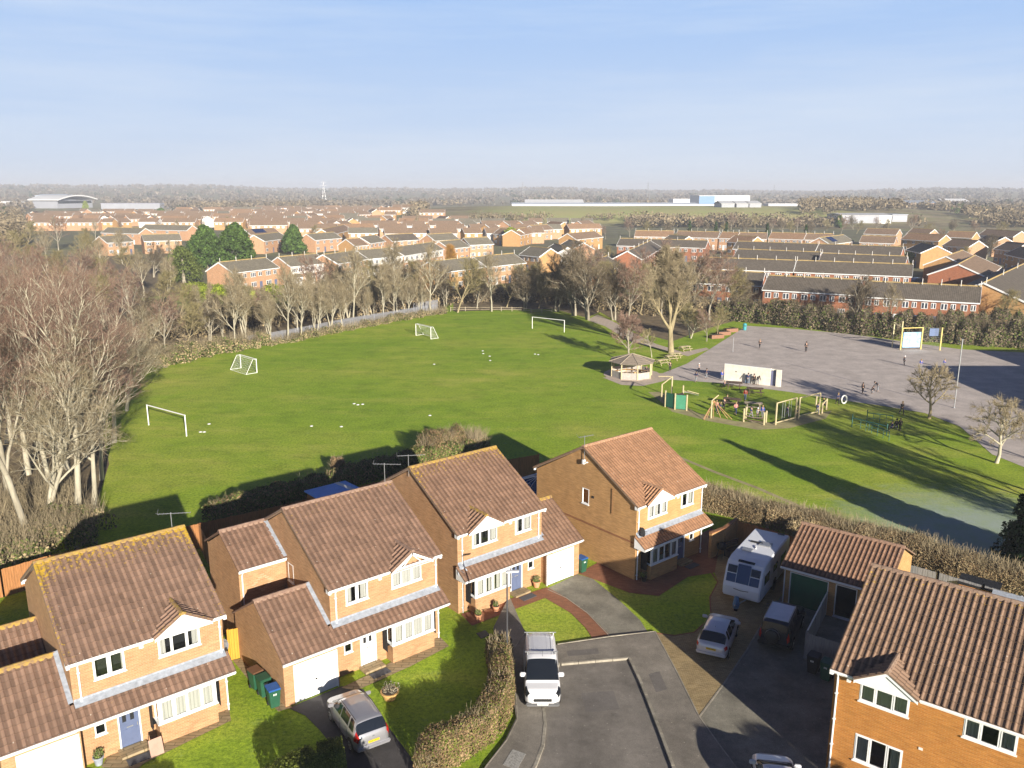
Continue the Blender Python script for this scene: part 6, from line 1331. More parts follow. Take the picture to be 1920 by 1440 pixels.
for q in ppl: person(*q, group='children in the school grounds')

# ================================================================== playing field and playground
M['goal'] = mat('white_painted_steel', (.8, .8, .78), .4, .03, 3)
M['net'] = mat('white_net_cord', (.7, .72, .68), .8, 0)
M['post'] = mat('pale_timber', (.50, .42, .25), .8, .25, 4, stretch=(4, 4, .5))
M['post2'] = mat('grey_timber', (.36, .30, .22), .85, .25, 4, stretch=(4, 4, .5))
M['darkwood'] = mat('dark_timber', (.10, .065, .045), .85, .25, 4)
def goal(p0, p1, h, label, net=False):
    a, b = Vector((*p0, 0)), Vector((*p1, 0)); root = thing('goal', label, 'football goal', tuple(a)); d = b - a; L_ = d.length; root.rotation_euler = (0, 0, math.atan2(d.y, d.x)); r = .06
    q = MB(); q.tube([(0, 0, 0), (0, 0, h)], r, 8); q.build('goalpost', M['goal'], root); q = MB(); q.tube([(L_, 0, 0), (L_, 0, h)], r, 8); q.build('goalpost', M['goal'], root); q = MB(); q.tube([(-r, 0, h), (L_ + r, 0, h)], r, 8); q.build('crossbar', M['goal'], root)
    if net:
        dd = net; q = MB(); s = 1 if dd > 0 else -1; q.tube([(0, 0, h), (0, s * .5, h), (0, dd, 0), (L_, dd, 0), (L_, s * .5, h), (L_, 0, h)], .035, 6); q.tube([(0, 0, .03), (0, dd, .03)], .035, 6); q.tube([(L_, 0, .03), (L_, dd, .03)], .035, 6); q.tube([(0, s * .5, h), (L_, s * .5, h)], .03, 6); q.build('back_frame', M['goal'], root)
        m = MB(); k = 12
        for i in range(k + 1):
            x = L_ * i / k; m.tube([(x, s * .5, h), (x, dd, .02)], .008, 3); 
        for i in range(1, 8):
            f = i / 8; y = s * .5 + (dd - s * .5) * f; z = h * (1 - f); m.tube([(0, y, z), (L_, y, z)], .008, 3)
            for x in (0, L_): m.tube([(x, 0, z), (x, y, z)], .008, 3)
        m.build('net', M['net'], root)
    return root
goal(G2(279, 797), G2(350, 818), 2.2, 'full-size white goal frame without net beside the left trees')
goal(G2(998, 616), G2(1058, 623), 2.1, 'full-size white goal frame without net at the far end of the field')
goal(G2(452, 690), G2(482, 699), 1.9, 'small netted goal near the left edge of the field, its net towards the trees', net=-1.6)
goal(G2(780, 629), G2(808, 636), 2.0, 'small netted goal below the slim trees, further away of the two with nets', net=1.5)
for i, (u, v) in enumerate([(664, 757), (671, 759), (680, 758), (584, 799), (806, 779), (376, 810), (383, 810), (392, 795), (905, 658), (906, 663), (918, 668), (919, 676), (1003, 664), (1009, 665), (814, 683), (640, 800), (1285, 600)][:16]):
    q = MB(); p = G(u, v); q.lathe([(.18, 0), (.16, .03), (.05, .07)], 10); o = q.build('field_marker', M['white']); o.location = p; tag(o, 'small white flat marker lying on the playing field', 'field marker', 'white markers lying on the field')

# gazebo
def gazebo():
    c = G(1184, 705); r0 = 2.75; root = thing('gazebo', 'octagonal timber gazebo with a low shingled roof and boarded sides', 'gazebo', (c.x, c.y, 0), R(8)); n = 8
    A = [(r0 * math.cos(2 * math.pi * i / n), r0 * math.sin(2 * math.pi * i / n)) for i in range(n)]
    for x, y in A:
        q = MB(); q.box(x - .07, x + .07, y - .07, y + .07, 0, 2.15); q.build('post', M['post'], root)
    for i in range(n):
        if i == 7: continue
        a, b = Vector((*A[i], 0)), Vector((*A[(i + 1) % n], 0)); d = (b - a).normalized(); m = int((b - a).length / .12); q = MB(); nn = Vector((d.y, -d.x, 0)) * .02
        for k in range(m):
            p0 = a + d * (k * .12 + .08); p1 = a + d * (k * .12 + .19)
            if (p1 - a).length > (b - a).length - .06: break
            q.add([tuple(p0 - nn), tuple(p1 - nn), tuple(p1 + nn), tuple(p0 + nn)] + [tuple(x + Vector((0, 0, .92 + .01 * (k % 2)))) for x in (p0 - nn, p1 - nn, p1 + nn, p0 + nn)], [(3, 2, 1, 0), (4, 5, 6, 7), (0, 1, 5, 4), (1, 2, 6, 5), (2, 3, 7, 6), (3, 0, 4, 7)])
        q.build('side_panel', mat('pale_grey_boards', (.46, .42, .38), .85, .2, 3) if 'pale_grey_boards' not in bpy.data.materials else bpy.data.materials['pale_grey_boards'], root)
    re = 3.15; E = [(re * math.cos(2 * math.pi * i / n), re * math.sin(2 * math.pi * i / n)) for i in range(n)]; rm = mat('cedar_shingles', (.27, .22, .17), .9, .25, 2.5, stretch=(1, 1, 5)); q = MB()
    for i in range(n):
        a, b = E[i], E[(i + 1) % n]
        for k in range(7):
            f0, f1 = k / 7, (k + 1) / 7; z = lambda f: 2.1 + .95 * f
            q.add([(a[0] * (1 - f0), a[1] * (1 - f0), z(f0) + .03), (b[0] * (1 - f0), b[1] * (1 - f0), z(f0) + .03), (b[0] * (1 - f1), b[1] * (1 - f1), z(f1) - .0), (a[0] * (1 - f1), a[1] * (1 - f1), z(f1) - .0)], [(0, 1, 2, 3)])
            q.add([(a[0] * (1 - f0), a[1] * (1 - f0), z(f0) - .02), (b[0] * (1 - f0), b[1] * (1 - f0), z(f0) - .02), (b[0] * (1 - f0), b[1] * (1 - f0), z(f0) + .03), (a[0] * (1 - f0), a[1] * (1 - f0), z(f0) + .03)], [(0, 1, 2, 3)])
    ro = q.build('roof', rm, root); h = MB()
    for x, y in E: h.tube([(x, y, 2.13), (0, 0, 3.1)], .05, 5)
    h.build('hip_caps', M['post2'], ro); s = MB()
    for i in range(n):
        if i in (6, 7): continue
        a, b = Vector((*A[i], 0)), Vector((*A[(i + 1) % n], 0)); s.prism([(a.x * .93, a.y * .93), (b.x * .93, b.y * .93), (b.x * .78, b.y * .78), (a.x * .78, a.y * .78)], .42, .47)
    s.build('bench', mat('orange_timber', (.5, .3, .12), .8, .2, 4), root); f = MB(); f.prism([(x * 1.05, y * 1.05) for x, y in A], 0, .05); f.build('floor_slab', M['gravel'], root)
    k = MB()
    for x, y in [( .6, .5), (-.8, .2), (.1, -.6)]: k.lathe([(.22, 0), (.2, .4)], 10, (x, y, .05))
    k.build('log_seat', mat('cut_logs', (.5, .33, .16), .8, .2, 4), root)
gazebo()
# white rebound wall with a doorway gap at its right end
def wall_():
    a, b = G(1357, 713), G(1463, 726); d = b - a; L_ = d.length; rz = math.atan2(d.y, d.x); m = mat('stained_white_paint', (.66, .60, .5), .85, .1, 1.6, c2=(.78, .74, .66), detail=8)
    root = thing('play_wall', 'long white painted rebound wall with a narrow gap at its right end', 'wall', tuple(a), rz)
    q = MB(); q.box(0, L_ - 1.35, 0, .25, 0, 2.2); q.box(0, L_, .25, .3, 2.0, 2.2); q.build('wall', m, root); q = MB(); q.box(L_ - .62, L_, 0, .3, 0, 2.2); q.build('end_pier', m, root)
    q = MB(); q.box(L_ - 1.35, L_ - .62, .31, .36, 0, 2.2); q.build('doorway', mat('blue_grey_panel', (.13, .14, .24), .8, .1, 2), root)
    q = MB(); q.box(-.02, L_ - 1.33, -.02, .27, 2.2, 2.24); q.build('coping', M['white'], root)
    q = MB(); q.lathe([(.09, 0), (.09, -.01)], 10, (1.55, -.002, 1.35), axis='y'); q.build('target_spot', M['darkwood'], root)
    q = MB(); q.box(2.9, 3.5, -.35, -.3, .1, 1.2); q.build('leaning_board', mat('grey_blue_board', (.12, .17, .24), .7, .1, 3), root)
wall_()
def picnic(name, u, v, rz, label, m, group, s=1.0):
    p = G(u, v); root = thing(name, label, 'picnic table', (p.x, p.y, 0), rz, group); q = MB()
    for k in range(5): q.box(-.9, .9, -.36 + k * .147, -.36 + k * .147 + .13, .72, .76)
    q.build('tabletop', m, root)
    for sg in (1, -1):
        q = MB(); q.box(-.9, .9, sg * .68 - .13, sg * .68 - .01, .43, .47); q.box(-.9, .9, sg * .68 + .01, sg * .68 + .13, .43, .47); q.build('seat', m, root)
        q = MB(); q.tube([(sg * .62, -.72, 0), (sg * .62, -.2, .72)], .05, 4); q.tube([(sg * .62, .72, 0), (sg * .62, .2, .72)], .05, 4); q.box(sg * .62 - .04, sg * .62 + .04, -.8, .8, .36, .43); q.build('leg_frame', m, root)
    root.scale = (s,) * 3; return root
for i, (u, v, r) in enumerate([(1241, 684, .5), (1258, 676, .4), (1265, 671, .3), (1284, 658, .4)]):
    picnic('picnic_table', u, v, r, 'pale timber picnic table %s' % ['nearest the gazebo, on the grass edge', 'second in the row from the gazebo', 'third in the row from the gazebo', 'apart from the others below the footpath'][i], M['post'], 'pale picnic tables under the large tree')
for i, (u, v, r) in enumerate([(1376, 728, -.3), (1415, 740, -.2), (1372, 760, -.4), (1412, 768, -.2)]):
    picnic('picnic_table', u, v, r, 'dark timber picnic table %s' % ['closest to the white wall', 'beside the child in red', 'tilted towards the rope net in the play lawn', 'behind the rope bridge'][i], M['darkwood'] if i < 3 else M['post2'], 'dark picnic tables on the play lawn', 1.1)
def frame_posts(name, label, pts, h, m, cat, bars=(), extra=None, r=.09, rb=.07):
    P = [Vector((*G2(*p), 0)) for p in pts]; o = P[0]; root = thing(name, label, cat, tuple(o))
    for i, p in enumerate(P):
        q = MB(); hh = h[i] if isinstance(h, (list, tuple)) else h; a = p - o; q.tube([(a.x, a.y, 0), (a.x, a.y, hh)], r, 8); q.build('post', m, root)
    for (i, zi, j, zj, mm) in bars:
        a, b = P[i] - o, P[j] - o; q = MB(); q.tube([(a.x, a.y, zi), (b.x, b.y, zj)], rb, 7); q.build('beam', mm or m, root)
    if extra: extra(root, [p - o for p in P])
    return root
def ex_swing(root, P):
    a, b = P[0], P[1]
    for f in (.3, .42, .62, .74):
        p = a.lerp(b, f); q = MB(); q.tube([(p.x, p.y, 2.3), (p.x, p.y, .55)], .018, 4); q.build('rope', M['alu'], root)
    for f in (.36, .68):
        p = a.lerp(b, f); d = (b - a).normalized(); q = MB(); q.add([tuple(p - d * .25 + Vector((0, 0, .5))), tuple(p + d * .25 + Vector((0, 0, .5))), tuple(p + d * .25 + Vector((.05, .2, .54))), tuple(p - d * .25 + Vector((.05, .2, .54)))], [(0, 1, 2, 3)]); q.build('swing_seat', M['black'], root)
frame_posts('swing_frame', 'pale timber frame with hanging ropes and a low balance beam, left of two', [(1454, 797), (1491, 787)], 2.45, M['post'], 'play frame', [(0, 2.4, 1, 2.45, None), (0, .25, 1, .25, None)], ex_swing)
frame_posts('swing_frame', 'pale timber frame with a low balance beam, right of two', [(1497, 786), (1535, 777)], 2.45, M['post'], 'play frame', [(0, 2.4, 1, 2.45, None), (0, .35, 1, .35, None)])
def ex_net(root, P):
    t = Vector((.3, .3, 1.9))
    for k in range(7):
        a_ = k / 6 * 3.14 + .2; q = MB(); q.tube([tuple(t), (t.x + 1.6 * math.cos(a_) + .3, t.y - 1.0 + .9 * math.sin(a_), 0)], .03, 5); q.build('rope', mat('orange_rope', (.5, .27, .14), .8, 0) if 'orange_rope' not in bpy.data.materials else bpy.data.materials['orange_rope'], root)
    q = MB(); q.tube([(0, 0, 1.95), (.9, .9, 2.35)], .07, 6); q.build('beam', M['post'], root)
frame_posts('climbing_net', 'orange rope climbing net hung from a bent pale post', [(1333, 784)], 2.0, M['post'], 'climbing net', (), ex_net)
def ex_bridge(root, P):
    a, b = P[0], P[1]
    for z in (.35, .8, 1.1):
        q = MB(); m = a.lerp(b, .5); q.tube([(a.x, a.y, z), (m.x, m.y, z - .18), (b.x, b.y, z)], .03, 5); q.build('rope', M['post2'], root)
frame_posts('rope_bridge', 'low rope bridge between short pale posts', [(1394, 791), (1432, 797), (1398, 786), (1436, 792)], [1.5, 1.4, 1.4, 1.3], M['post'], 'rope bridge', [(0, .3, 1, .3, M['darkwood']), (2, .35, 3, .35, M['darkwood'])], ex_bridge)
frame_posts('low_bars', 'short grey balance posts right of the swing frames', [(1541, 775), (1549, 768), (1530, 760)], [1.2, 1.3, 1.1], M['post'], 'play posts', [(0, 1.1, 1, 1.2, None)])
def ex_tower(root, P):
    q = MB(); a, b = P[0], P[1]
    for i, (p, r_, mm) in enumerate(((P[0], P[1], (.02, .13, .09)), (P[1], P[2], (.06, .25, .15)))):
        q = MB(); d = (r_ - p).normalized(); s, e = p + d * .12, r_ - d * .12; n = Vector((-d.y, d.x, 0)) * .03
        q.add([tuple(x + Vector((0, 0, z))) for z in (.12, 1.75) for x in (s - n, e - n, e + n, s + n)], [(3, 2, 1, 0), (4, 5, 6, 7), (0, 1, 5, 4), (1, 2, 6, 5), (2, 3, 7, 6), (3, 0, 4, 7)]); q.build('green_panel', mat('green_board_%d' % i, mm, .7, .15, 3), root)
    q = MB(); q.prism([(p.x, p.y) for p in (P[0], P[1], P[2], P[5])], 1.0, 1.08); q.build('platform', M['darkwood'], root)
    a = P[5]; q = MB(); q.slab([(a.x, a.y, 1.1), (a.x + .5, a.y - .1, 1.1), (a.x + 2.3, a.y + 1.9, .25), (a.x + 1.8, a.y + 2.0, .25)], .04); q.build('slide', M['alu'], root)
    for k in (0, .5):
        q = MB(); q.tube([(a.x + k, a.y, 1.25), (a.x + 1.8 + k, a.y + 2.0, .4)], .05, 6); q.build('handrail', M['post'], root)
    q = MB(); q.tube([(P[3].x, P[3].y, 2.0), (P[4].x, P[4].y, 2.5)], .07, 6); q.tube([(P[4].x, P[4].y, 2.5), (P[4].x - 1.6, P[4].y + .3, 2.45)], .06, 6); q.build('monkey_bar', M['post'], root)
frame_posts('play_tower', 'timber play tower with dark green boards and a short slide', [(1247, 763), (1265, 768), (1287, 770), (1240, 752), (1259, 744), (1280, 752)], [1.95, 1.9, 1.85, 2.0, 2.5, 1.9], M['post'], 'play tower', (), ex_tower)
def ex_ball(root, P):
    bl = mat('blue_mesh_panel', (.2, .42, .75), .6, .1, 2, c2=(.42, .62, .85)); a, b, c = P[0], P[1], P[2]
    d = (b - a); n = 8; q = MB(); nn = Vector((d.y, -d.x, 0)).normalized() * .02; s, e = a + d * .08, b - d * .06
    q.add([tuple(x + Vector((0, 0, z))) for z in (.35, 2.75) for x in (s - nn, e - nn, e + nn, s + nn)], [(3, 2, 1, 0), (4, 5, 6, 7), (0, 1, 5, 4), (1, 2, 6, 5), (2, 3, 7, 6), (3, 0, 4, 7)]); q.build('target_panel', bl, root)
    q = MB(); nm = nn * 1.6
    for i in range(4):
        p0, p1 = s.lerp(e, .06 + i * .24), s.lerp(e, .22 + i * .24)
        for z0, z1 in ((.45, .95), (1.85, 2.1)): q.quad(*[tuple(x + nm + Vector((0, 0, z))) for x, z in ((p0, z0), (p1, z0), (p1, z1), (p0, z1))])
    m_ = s.lerp(e, .5); dd = (e - s).normalized(); q.quad(*[tuple(m_ + nm + dd * k + Vector((0, 0, z))) for k, z in ((-.12, .95), (.12, .95), (.12, 2.6), (-.12, 2.6))]); q.build('panel_marks', mat('pale_blue_marks', (.6, .72, .85), .6, 0), root)
    q = MB()
    for i in range(14):
        p = b.lerp(c, i / 13); q.tube([(p.x, p.y, .1), (p.x, p.y, 3.6)], .008, 3)
    for i in range(12): q.tube([(b.x, b.y, .2 + i * .3), (c.x, c.y, .2 + i * .3)], .008, 3)
    q.build('mesh_fence', M['alu'], root)
    q = MB(); m2 = b.lerp(c, .6); q.box(m2.x - .7, m2.x + .7, m2.y - .02, m2.y + .03, 2.2, 3.4); q.build('mesh_board', mat('blue_grey_mesh', (.12, .17, .3), .7, .2, 8), root)
    q = MB(); q.tube([(a.x, a.y, 3.45), (a.x - .3, a.y + 2.2, 3.9)], .08, 6); q.tube([(a.x - .3, a.y + 2.2, 0), (a.x - .3, a.y + 2.2, 4.0)], .09, 8); q.tube([(a.x + .9, a.y + 2.0, 0), (a.x + .9, a.y + 2.0, 4.2)], .09, 8); q.build('goal_frame', mat('cream_paint', (.7, .62, .36), .6, .05, 3), root)
yp = mat('yellow_paint', (.72, .58, .2), .6, .05, 3)
frame_posts('ball_court', 'yellow posts with a light blue target board and mesh fence on the asphalt', [(1688, 656), (1726, 655), (1762, 657)], [3.4, 3.5, 3.6], yp, 'ball court', [(0, 3.4, 1, 3.45, yp)], ex_ball, r=.11)
def ex_green(root, P):
    g = mat('green_steel', (.03, .12, .10), .5, .1, 3)
    a, b, c = P[0], P[1], P[2]
    for (p, r_) in ((a, b), (a + Vector((.8, -1.6, 0)), b + Vector((-.6, -1.9, 0))), (c, c + Vector((2.2, -1.2, 0)))):
        q = MB(); q.tube([tuple(p + Vector((0, 0, .95))), tuple(r_ + Vector((0, 0, .95)))], .05, 6); q.tube([tuple(p + Vector((0, 0, .4))), tuple(r_ + Vector((0, 0, .4)))], .03, 6)
        for k in range(5): x = p.lerp(r_, k / 4); q.tube([(x.x, x.y, 0), (x.x, x.y, .95)], .03, 6)
        q.build('rail', g, root)
frame_posts('green_frame', 'dark green steel shelter frame on the shaded grass', [(1597, 800), (1662, 816), (1625, 790)], [1.4, 1.2, 1.3], mat('green_steel_post', (.03, .12, .10), .5, .1, 3), 'steel frame', (), ex_green, r=.05)
# tyre ring, bins, poles, planters, rail fence
q = MB(); p = G(1582, 757)
for k in range(20):
    a_, b_ = k * math.pi / 10, (k + 1) * math.pi / 10; q.tube([(.42 * math.cos(a_), 0, .62 + .55 * math.sin(a_)), (.42 * math.cos(b_), 0, .62 + .55 * math.sin(b_))], .1, 8, cap=False)
o = q.build('tyre_ring', M['white']); o.location = p; o.scale = (.85,) * 3; o.rotation_euler = (0, 0, .3); tag(o, 'white painted upright tyre ring by the asphalt edge', 'tyre')
def bin_(u, v, label):
    p = G(u, v); root = thing('litter_bin', label, 'litter bin', (p.x, p.y, 0), 0, None); t = mat('teal_plastic' + str(u), (.05, .32, .36), .5, .1, 3)
    q = MB(); q.lathe([(.26, 0), (.31, .1), (.33, .95)], 14); q.build('body', t, root); q = MB(); q.lathe([(.35, .96), (.35, 1.05), (.24, 1.2), (.05, 1.26)], 14); q.build('lid', t, root); q = MB(); q.box(-.14, .14, -.345, -.3, .72, .88); q.build('opening', M['black'], root)
bin_(1396, 619, 'teal litter bin at the far left corner of the asphalt'); bin_(1798, 645, 'teal litter bin by the tall pole right of the yellow frame')
def pole(u, v, h, label, r=.05, lamp=False, head=None):
    p = G(u, v); root = thing('pole', label, 'pole', (p.x, p.y, 0)); q = MB(); q.tube([(0, 0, 0), (0, 0, h)], r, 8); q.build('shaft', M['alu'], root)
    q = MB(); q.lathe([(r * 3, 0), (r * 3, .06)], 8); q.build('base_plate', M['alu'], root); return root
pole(1789, 765, 8.0, 'tall thin grey pole between the two maples', .06); pole(1374, 660, 2.3, 'thin netball post at the left of the asphalt', .04)
def planter(u, v, label):
    p = G(u, v); root = thing('planter', label, 'planter', (p.x, p.y, 0), .35, 'brick-red planters'); q = MB(); q.box(-1.2, 1.2, -.5, .5, 0, .6); q.build('box', mat('brown_red_timber' + str(u), (.26, .13, .08), .8, .2, 4), root); q = MB(); q.box(-1.1, 1.1, -.4, .4, .601, .64); q.build('soil', M['soil'], root)
planter(1343, 634, 'brown-red planter box nearest the asphalt corner, lowest of three'); planter(1356, 628, 'brown-red planter box, middle of three'); planter(1370, 622, 'brown-red planter box, furthest of three')
def rail_fence(name, label, pts, h, m, sp=2.5, rails=(.35, .75), r=.05):
    P = [Vector((*p, 0)) for p in pts]; root = thing(name, label, 'fence', tuple(P[0])); o = P[0]
    for a, b in zip(P, P[1:]):
        d = b - a; n = max(1, round(d.length / sp))
        for k in range(n + 1): x = a + d * k / n - o; q = MB(); q.box(x.x - .06, x.x + .06, x.y - .06, x.y + .06, 0, h); q.build('post', m, root)
        for z in rails: q = MB(); q.tube([tuple(a - o + Vector((0, 0, z))), tuple(b - o + Vector((0, 0, z)))], r, 4); q.build('rail', m, root)
rail_fence('rail_fence', 'low timber rail fence along the far edge of the field', [G2(845, 584), G2(900, 583), G2(980, 584), G2(995, 586)], .9, M['post2'])
rail_fence('rail_fence', 'short separate stretch of timber rail fence behind the far goal', [G2(997, 587), G2(1035, 585)], .9, M['post2'])
def palisade(label, pts, h, m, gap=.16):
    P = [Vector((*p, 0)) for p in pts]; o = P[0]; root = thing('palisade_fence', label, 'fence', tuple(o)); q = MB(); rl = MB(); po = MB()
    for a, b in zip(P, P[1:]):
        d = (b - a); L_ = d.length; u = d / L_; n = Vector((-u.y, u.x, 0)) * .01
        for k in range(int(L_ / gap)):
            c = a + u * (k * gap) - o; e = c + u * (gap * .62); q.add([tuple(c + n + Vector((0, 0, .05))), tuple(e + n + Vector((0, 0, .05))), tuple(e + n + Vector((0, 0, h - .08))), tuple((c + e) / 2 + n + Vector((0, 0, h))), tuple(c + n + Vector((0, 0, h - .08)))], [(0, 1, 2, 3, 4)])
        for z in (.4, h - .4): rl.tube([tuple(a - o + Vector((0, 0, z))), tuple(b - o + Vector((0, 0, z)))], .03, 4)
        for k in range(int(L_ / 2.75) + 1): c = a + u * (k * 2.75) - o; po.box(c.x - .04, c.x + .04, c.y - .04, c.y + .04, 0, h)
    q.build('pales', m, root); rl.build('rails', m, root); po.build('posts', m, root)
M['galv'] = mat('galvanised_steel', (.25, .255, .28), .6, .1, 3)
palisade('grey steel palisade fence between the field and the tree belt', [G2(505, 644), G2(560, 634), G2(640, 617), G2(720, 603), G2(790, 591), G2(818, 586)], 1.8, M['galv'])
palisade('short grey panel of palisade fence at the scrub by the netted goal', [G2(466, 650), G2(485, 646)], 1.8, M['galv'])
palisade('bluish solid-looking palisade stretch by the rail fence', [G2(776, 588), G2(822, 581)], 2.2, M['galv'], .13)
# the school outside the right picture edge, whose shadow lies on the asphalt
def school(x0, x1, y0, y1, h, label):
    root = thing('school_building', label, 'school', (x0, y0, 0)); q = MB(); q.box(0, x1 - x0, 0, y1 - y0, 0, h); q.build('wall', M['brick2'], root); q = MB(); q.box(-.3, x1 - x0 + .3, -.3, y1 - y0 + .3, h, h + .25); q.build('roof', M['lead'], root)
    for k in range(int((y1 - y0) / 4)): q = MB(); q.box(-.03, .0, 1 + k * 4, 3.4 + k * 4, 1, 2.6); q.build('window', M['carglass'], root)
school(80.6, 115, 86, 107.7, 5.8, 'flat roofed school block outside the right edge, further one'); school(67, 100, 52, 94, 6.2, 'flat roofed school block outside the right edge, nearer one')
# ================================================================== round the near houses
def bin2(u, v, label, lid, rz=.3, body='binblack'):
    p = G(u, v); root = thing('wheelie_bin', label, 'wheelie bin', (p.x, p.y, .03), rz); q = MB()
    b = [(-.21, -.24), (.21, -.24), (.21, .24), (-.21, .24)]; t = [(-.28, -.33), (.28, -.33), (.28, .33), (-.28, .33)]
    q.add([(x, y, .06) for x, y in b] + [(x, y, .98) for x, y in t], [(3, 2, 1, 0), (4, 5, 6, 7), (0, 1, 5, 4), (1, 2, 6, 5), (2, 3, 7, 6), (3, 0, 4, 7)]); q.build('body', M[body], root, bevel=.02)
    q = MB(); q.box(-.3, .3, -.36, .36, .985, 1.06); q.build('lid', lid, root, bevel=.03)
    q = MB(); q.tube([(-.25, .36, .95), (.25, .36, .95)], .025, 6); q.build('handle', M[body], root)
    for s in (1, -1): q = MB(); q.lathe([(.1, 0), (.1, .05)], 10, (s * .22 - .025, .24, .1), axis='x'); q.build('wheel', M['tyre'], root)
    q = MB()
    for k in range(3): q.box(-.08 + k * .06, -.05 + k * .06, -.318, -.3, .74, .84)
    q.build('house_number', M['white'], root); return root
brl = mat('brown_plastic_lid', (.16, .08, .04), .6, .1, 3)
bin2(481, 1291, 'green wheelie bin with a brown lid, furthest up the row by the garage wall', brl, ROT14 + .1); bin2(496, 1305, 'green wheelie bin with a green lid, middle of the row by the garage wall', M['binblack'], ROT14); bin2(514, 1325, 'green wheelie bin with a blue lid, nearest of the row by the garage wall', M['binblue'], ROT14 - .1)
bin2(1090, 1073, 'green wheelie bin with a blue lid against the third house garage', M['binblue'], ROT14); bin2(1524, 1262, 'dark wheelie bin in the shade before the grey fence, left one', M['black'], ROT5, 'black'); bin2(1549, 1275, 'dark green wheelie bin in the shade before the grey fence, right one', M['binblack'], ROT5)
def pot(u, v, label, r=.2, h=.35, m=None, plant=None, z=.03):
    p = G(u, v); root = thing('plant_pot', label, 'plant pot', (p.x, p.y, z)); q = MB(); q.lathe([(r * .65, 0), (r * .95, h * .85), (r * 1.08, h * .86), (r * 1.08, h)], 18); q.build('pot', m or M['terracotta'], root)
    s = MB(); s.lathe([(r * .9, h + .001), (r * .9, h + .01)], 14); s.build('soil', M['soil'], root); b = bush_mesh('plant', int(u), (r * 1.3, r * 1.3, .3), plant or M['leafgreen'], 350, .03, M['twig_tan'], 30, parent=root); b.location = (0, 0, h); return root
pot(897, 1163, 'terracotta pot on the red path, left of two below the bay window'); pot(930, 1147, 'terracotta pot on the red path, right of two below the bay window'); pot(1006, 1101, 'terracotta pot beside the white garage door of the third house', .25, .4)
pot(731, 1310, 'wide wooden tub planter standing on the second lawn', .42, .42, mat('tub_wood', (.55, .33, .12), .7, .2, 6, stretch=(4, 4, .5)), M['bark_grey'], 0); pot(186, 1434, 'grey pot with a small plant by the first front door', .22, .4, M['lead']); pot(1207, 1090, 'small dark pot at the foot of the fourth house corner', .2, .3, M['black']); pot(1193, 1084, 'small pot against the brown side wall', .14, .25)
# lamp post
p = G(951, 1255); root = thing('street_lamp', 'dark slim street lamp with a white head above the third house path', 'street lamp', (p.x, p.y, .1))
q = MB(); q.tube([(0, 0, 0), (0, 0, 1.0)], .07, 10); q.build('base', M['alu'], root); q = MB(); q.tube([(0, 0, 1.0), (0, 0, 5.35)], .045, 8); q.build('post', mat('dark_lamp_paint', (.06, .06, .065), .5, .1, 2), root); q = MB(); q.add([(-.05, -.14, 5.36), (.6, -.1, 5.4), (.6, .1, 5.4), (-.05, .14, 5.36), (-.05, -.14, 5.43), (.6, -.1, 5.46), (.6, .1, 5.46), (-.05, .14, 5.43)], [(3, 2, 1, 0), (4, 5, 6, 7), (0, 1, 5, 4), (1, 2, 6, 5), (2, 3, 7, 6), (3, 0, 4, 7)]); q.build('lamp_head', M['white'], root, bevel=.02)
# aerials and dishes are fixed to their houses: parts of them
def aerial(house, x, y, z, h, L_=1.2, rz=0.0, yagi=True):
    q = MB(); q.tube([(x, y, z), (x, y, z + h)], .02, 6)
    if yagi:
        d = Vector((math.cos(rz), math.sin(rz), 0)); n = Vector((-d.y, d.x, 0)); c = Vector((x, y, z + h - .06)); q.tube([tuple(c - d * L_ * .6), tuple(c + d * L_ * .4)], .014, 5)
        for k in range(9): e = c + d * (L_ * (-.58 + k * .115)); w_ = .12 + .05 * (k > 6); q.tube([tuple(e - n * w_), tuple(e + n * w_)], .008, 4)
        for s in (1, -1): e = c + d * L_ * .4; q.tube([tuple(e), tuple(e + n * .25 * s + Vector((0, 0, .15)))], .008, 4)
    q.build('tv_aerial', M['alu'], house)
aerial(H1, 6.2, 5.2, 7.6, 1.0, 1.6, 2.6); aerial(H2, 6.3, 5.0, 7.7, 1.3, 1.6, 2.4); aerial(H3, .05, 5.1, 7.2, 1.4, 1.7, 2.6); aerial(H4, .05, 4.9, 6.6, 1.95, 1.2, 3.0)
q = MB(); q.box(-.05, .12, 4.6, 4.75, 6.75, 6.8); q.box(-.06, .12, 4.85, 5.0, 6.6, 6.9); q.build('aerial_bracket', M['white'], H4)
def dish(house, x, y, z, rz, m=None):
    d = Vector((math.cos(rz), math.sin(rz), .35)).normalized(); q = MB(); u = d.orthogonal().normalized(); v = d.cross(u); c = Vector((x, y, z)); n = 16; rings = []
    for r_, f in ((.02, -.06), (.15, -.045), (.3, 0)): rings.append([tuple(c + d * f + u * r_ * math.cos(2 * math.pi * k / n) + v * r_ * math.sin(2 * math.pi * k / n)) for k in range(n)])
    for r_ in rings: q.v += r_
    for i in range(2):
        for k in range(n): q.f.append((i * n + k, i * n + (k + 1) % n, (i + 1) * n + (k + 1) % n, (i + 1) * n + k)); q.m.append(0)
    q.tube([tuple(c - d * .05), tuple(c - d * .22)], .02, 5); q.tube([tuple(c - v * .3), tuple(c + d * .3)], .01, 4); q.build('satellite_dish', m or M['lead'], house, recalc=False)
dish(H1, 6.85, .9, 3.0, -.9, M['alu']); dish(H3, .25, -.1, 2.75, -1.9); dish(H4, .45, -.05, 3.3, -1.3, M['black'])
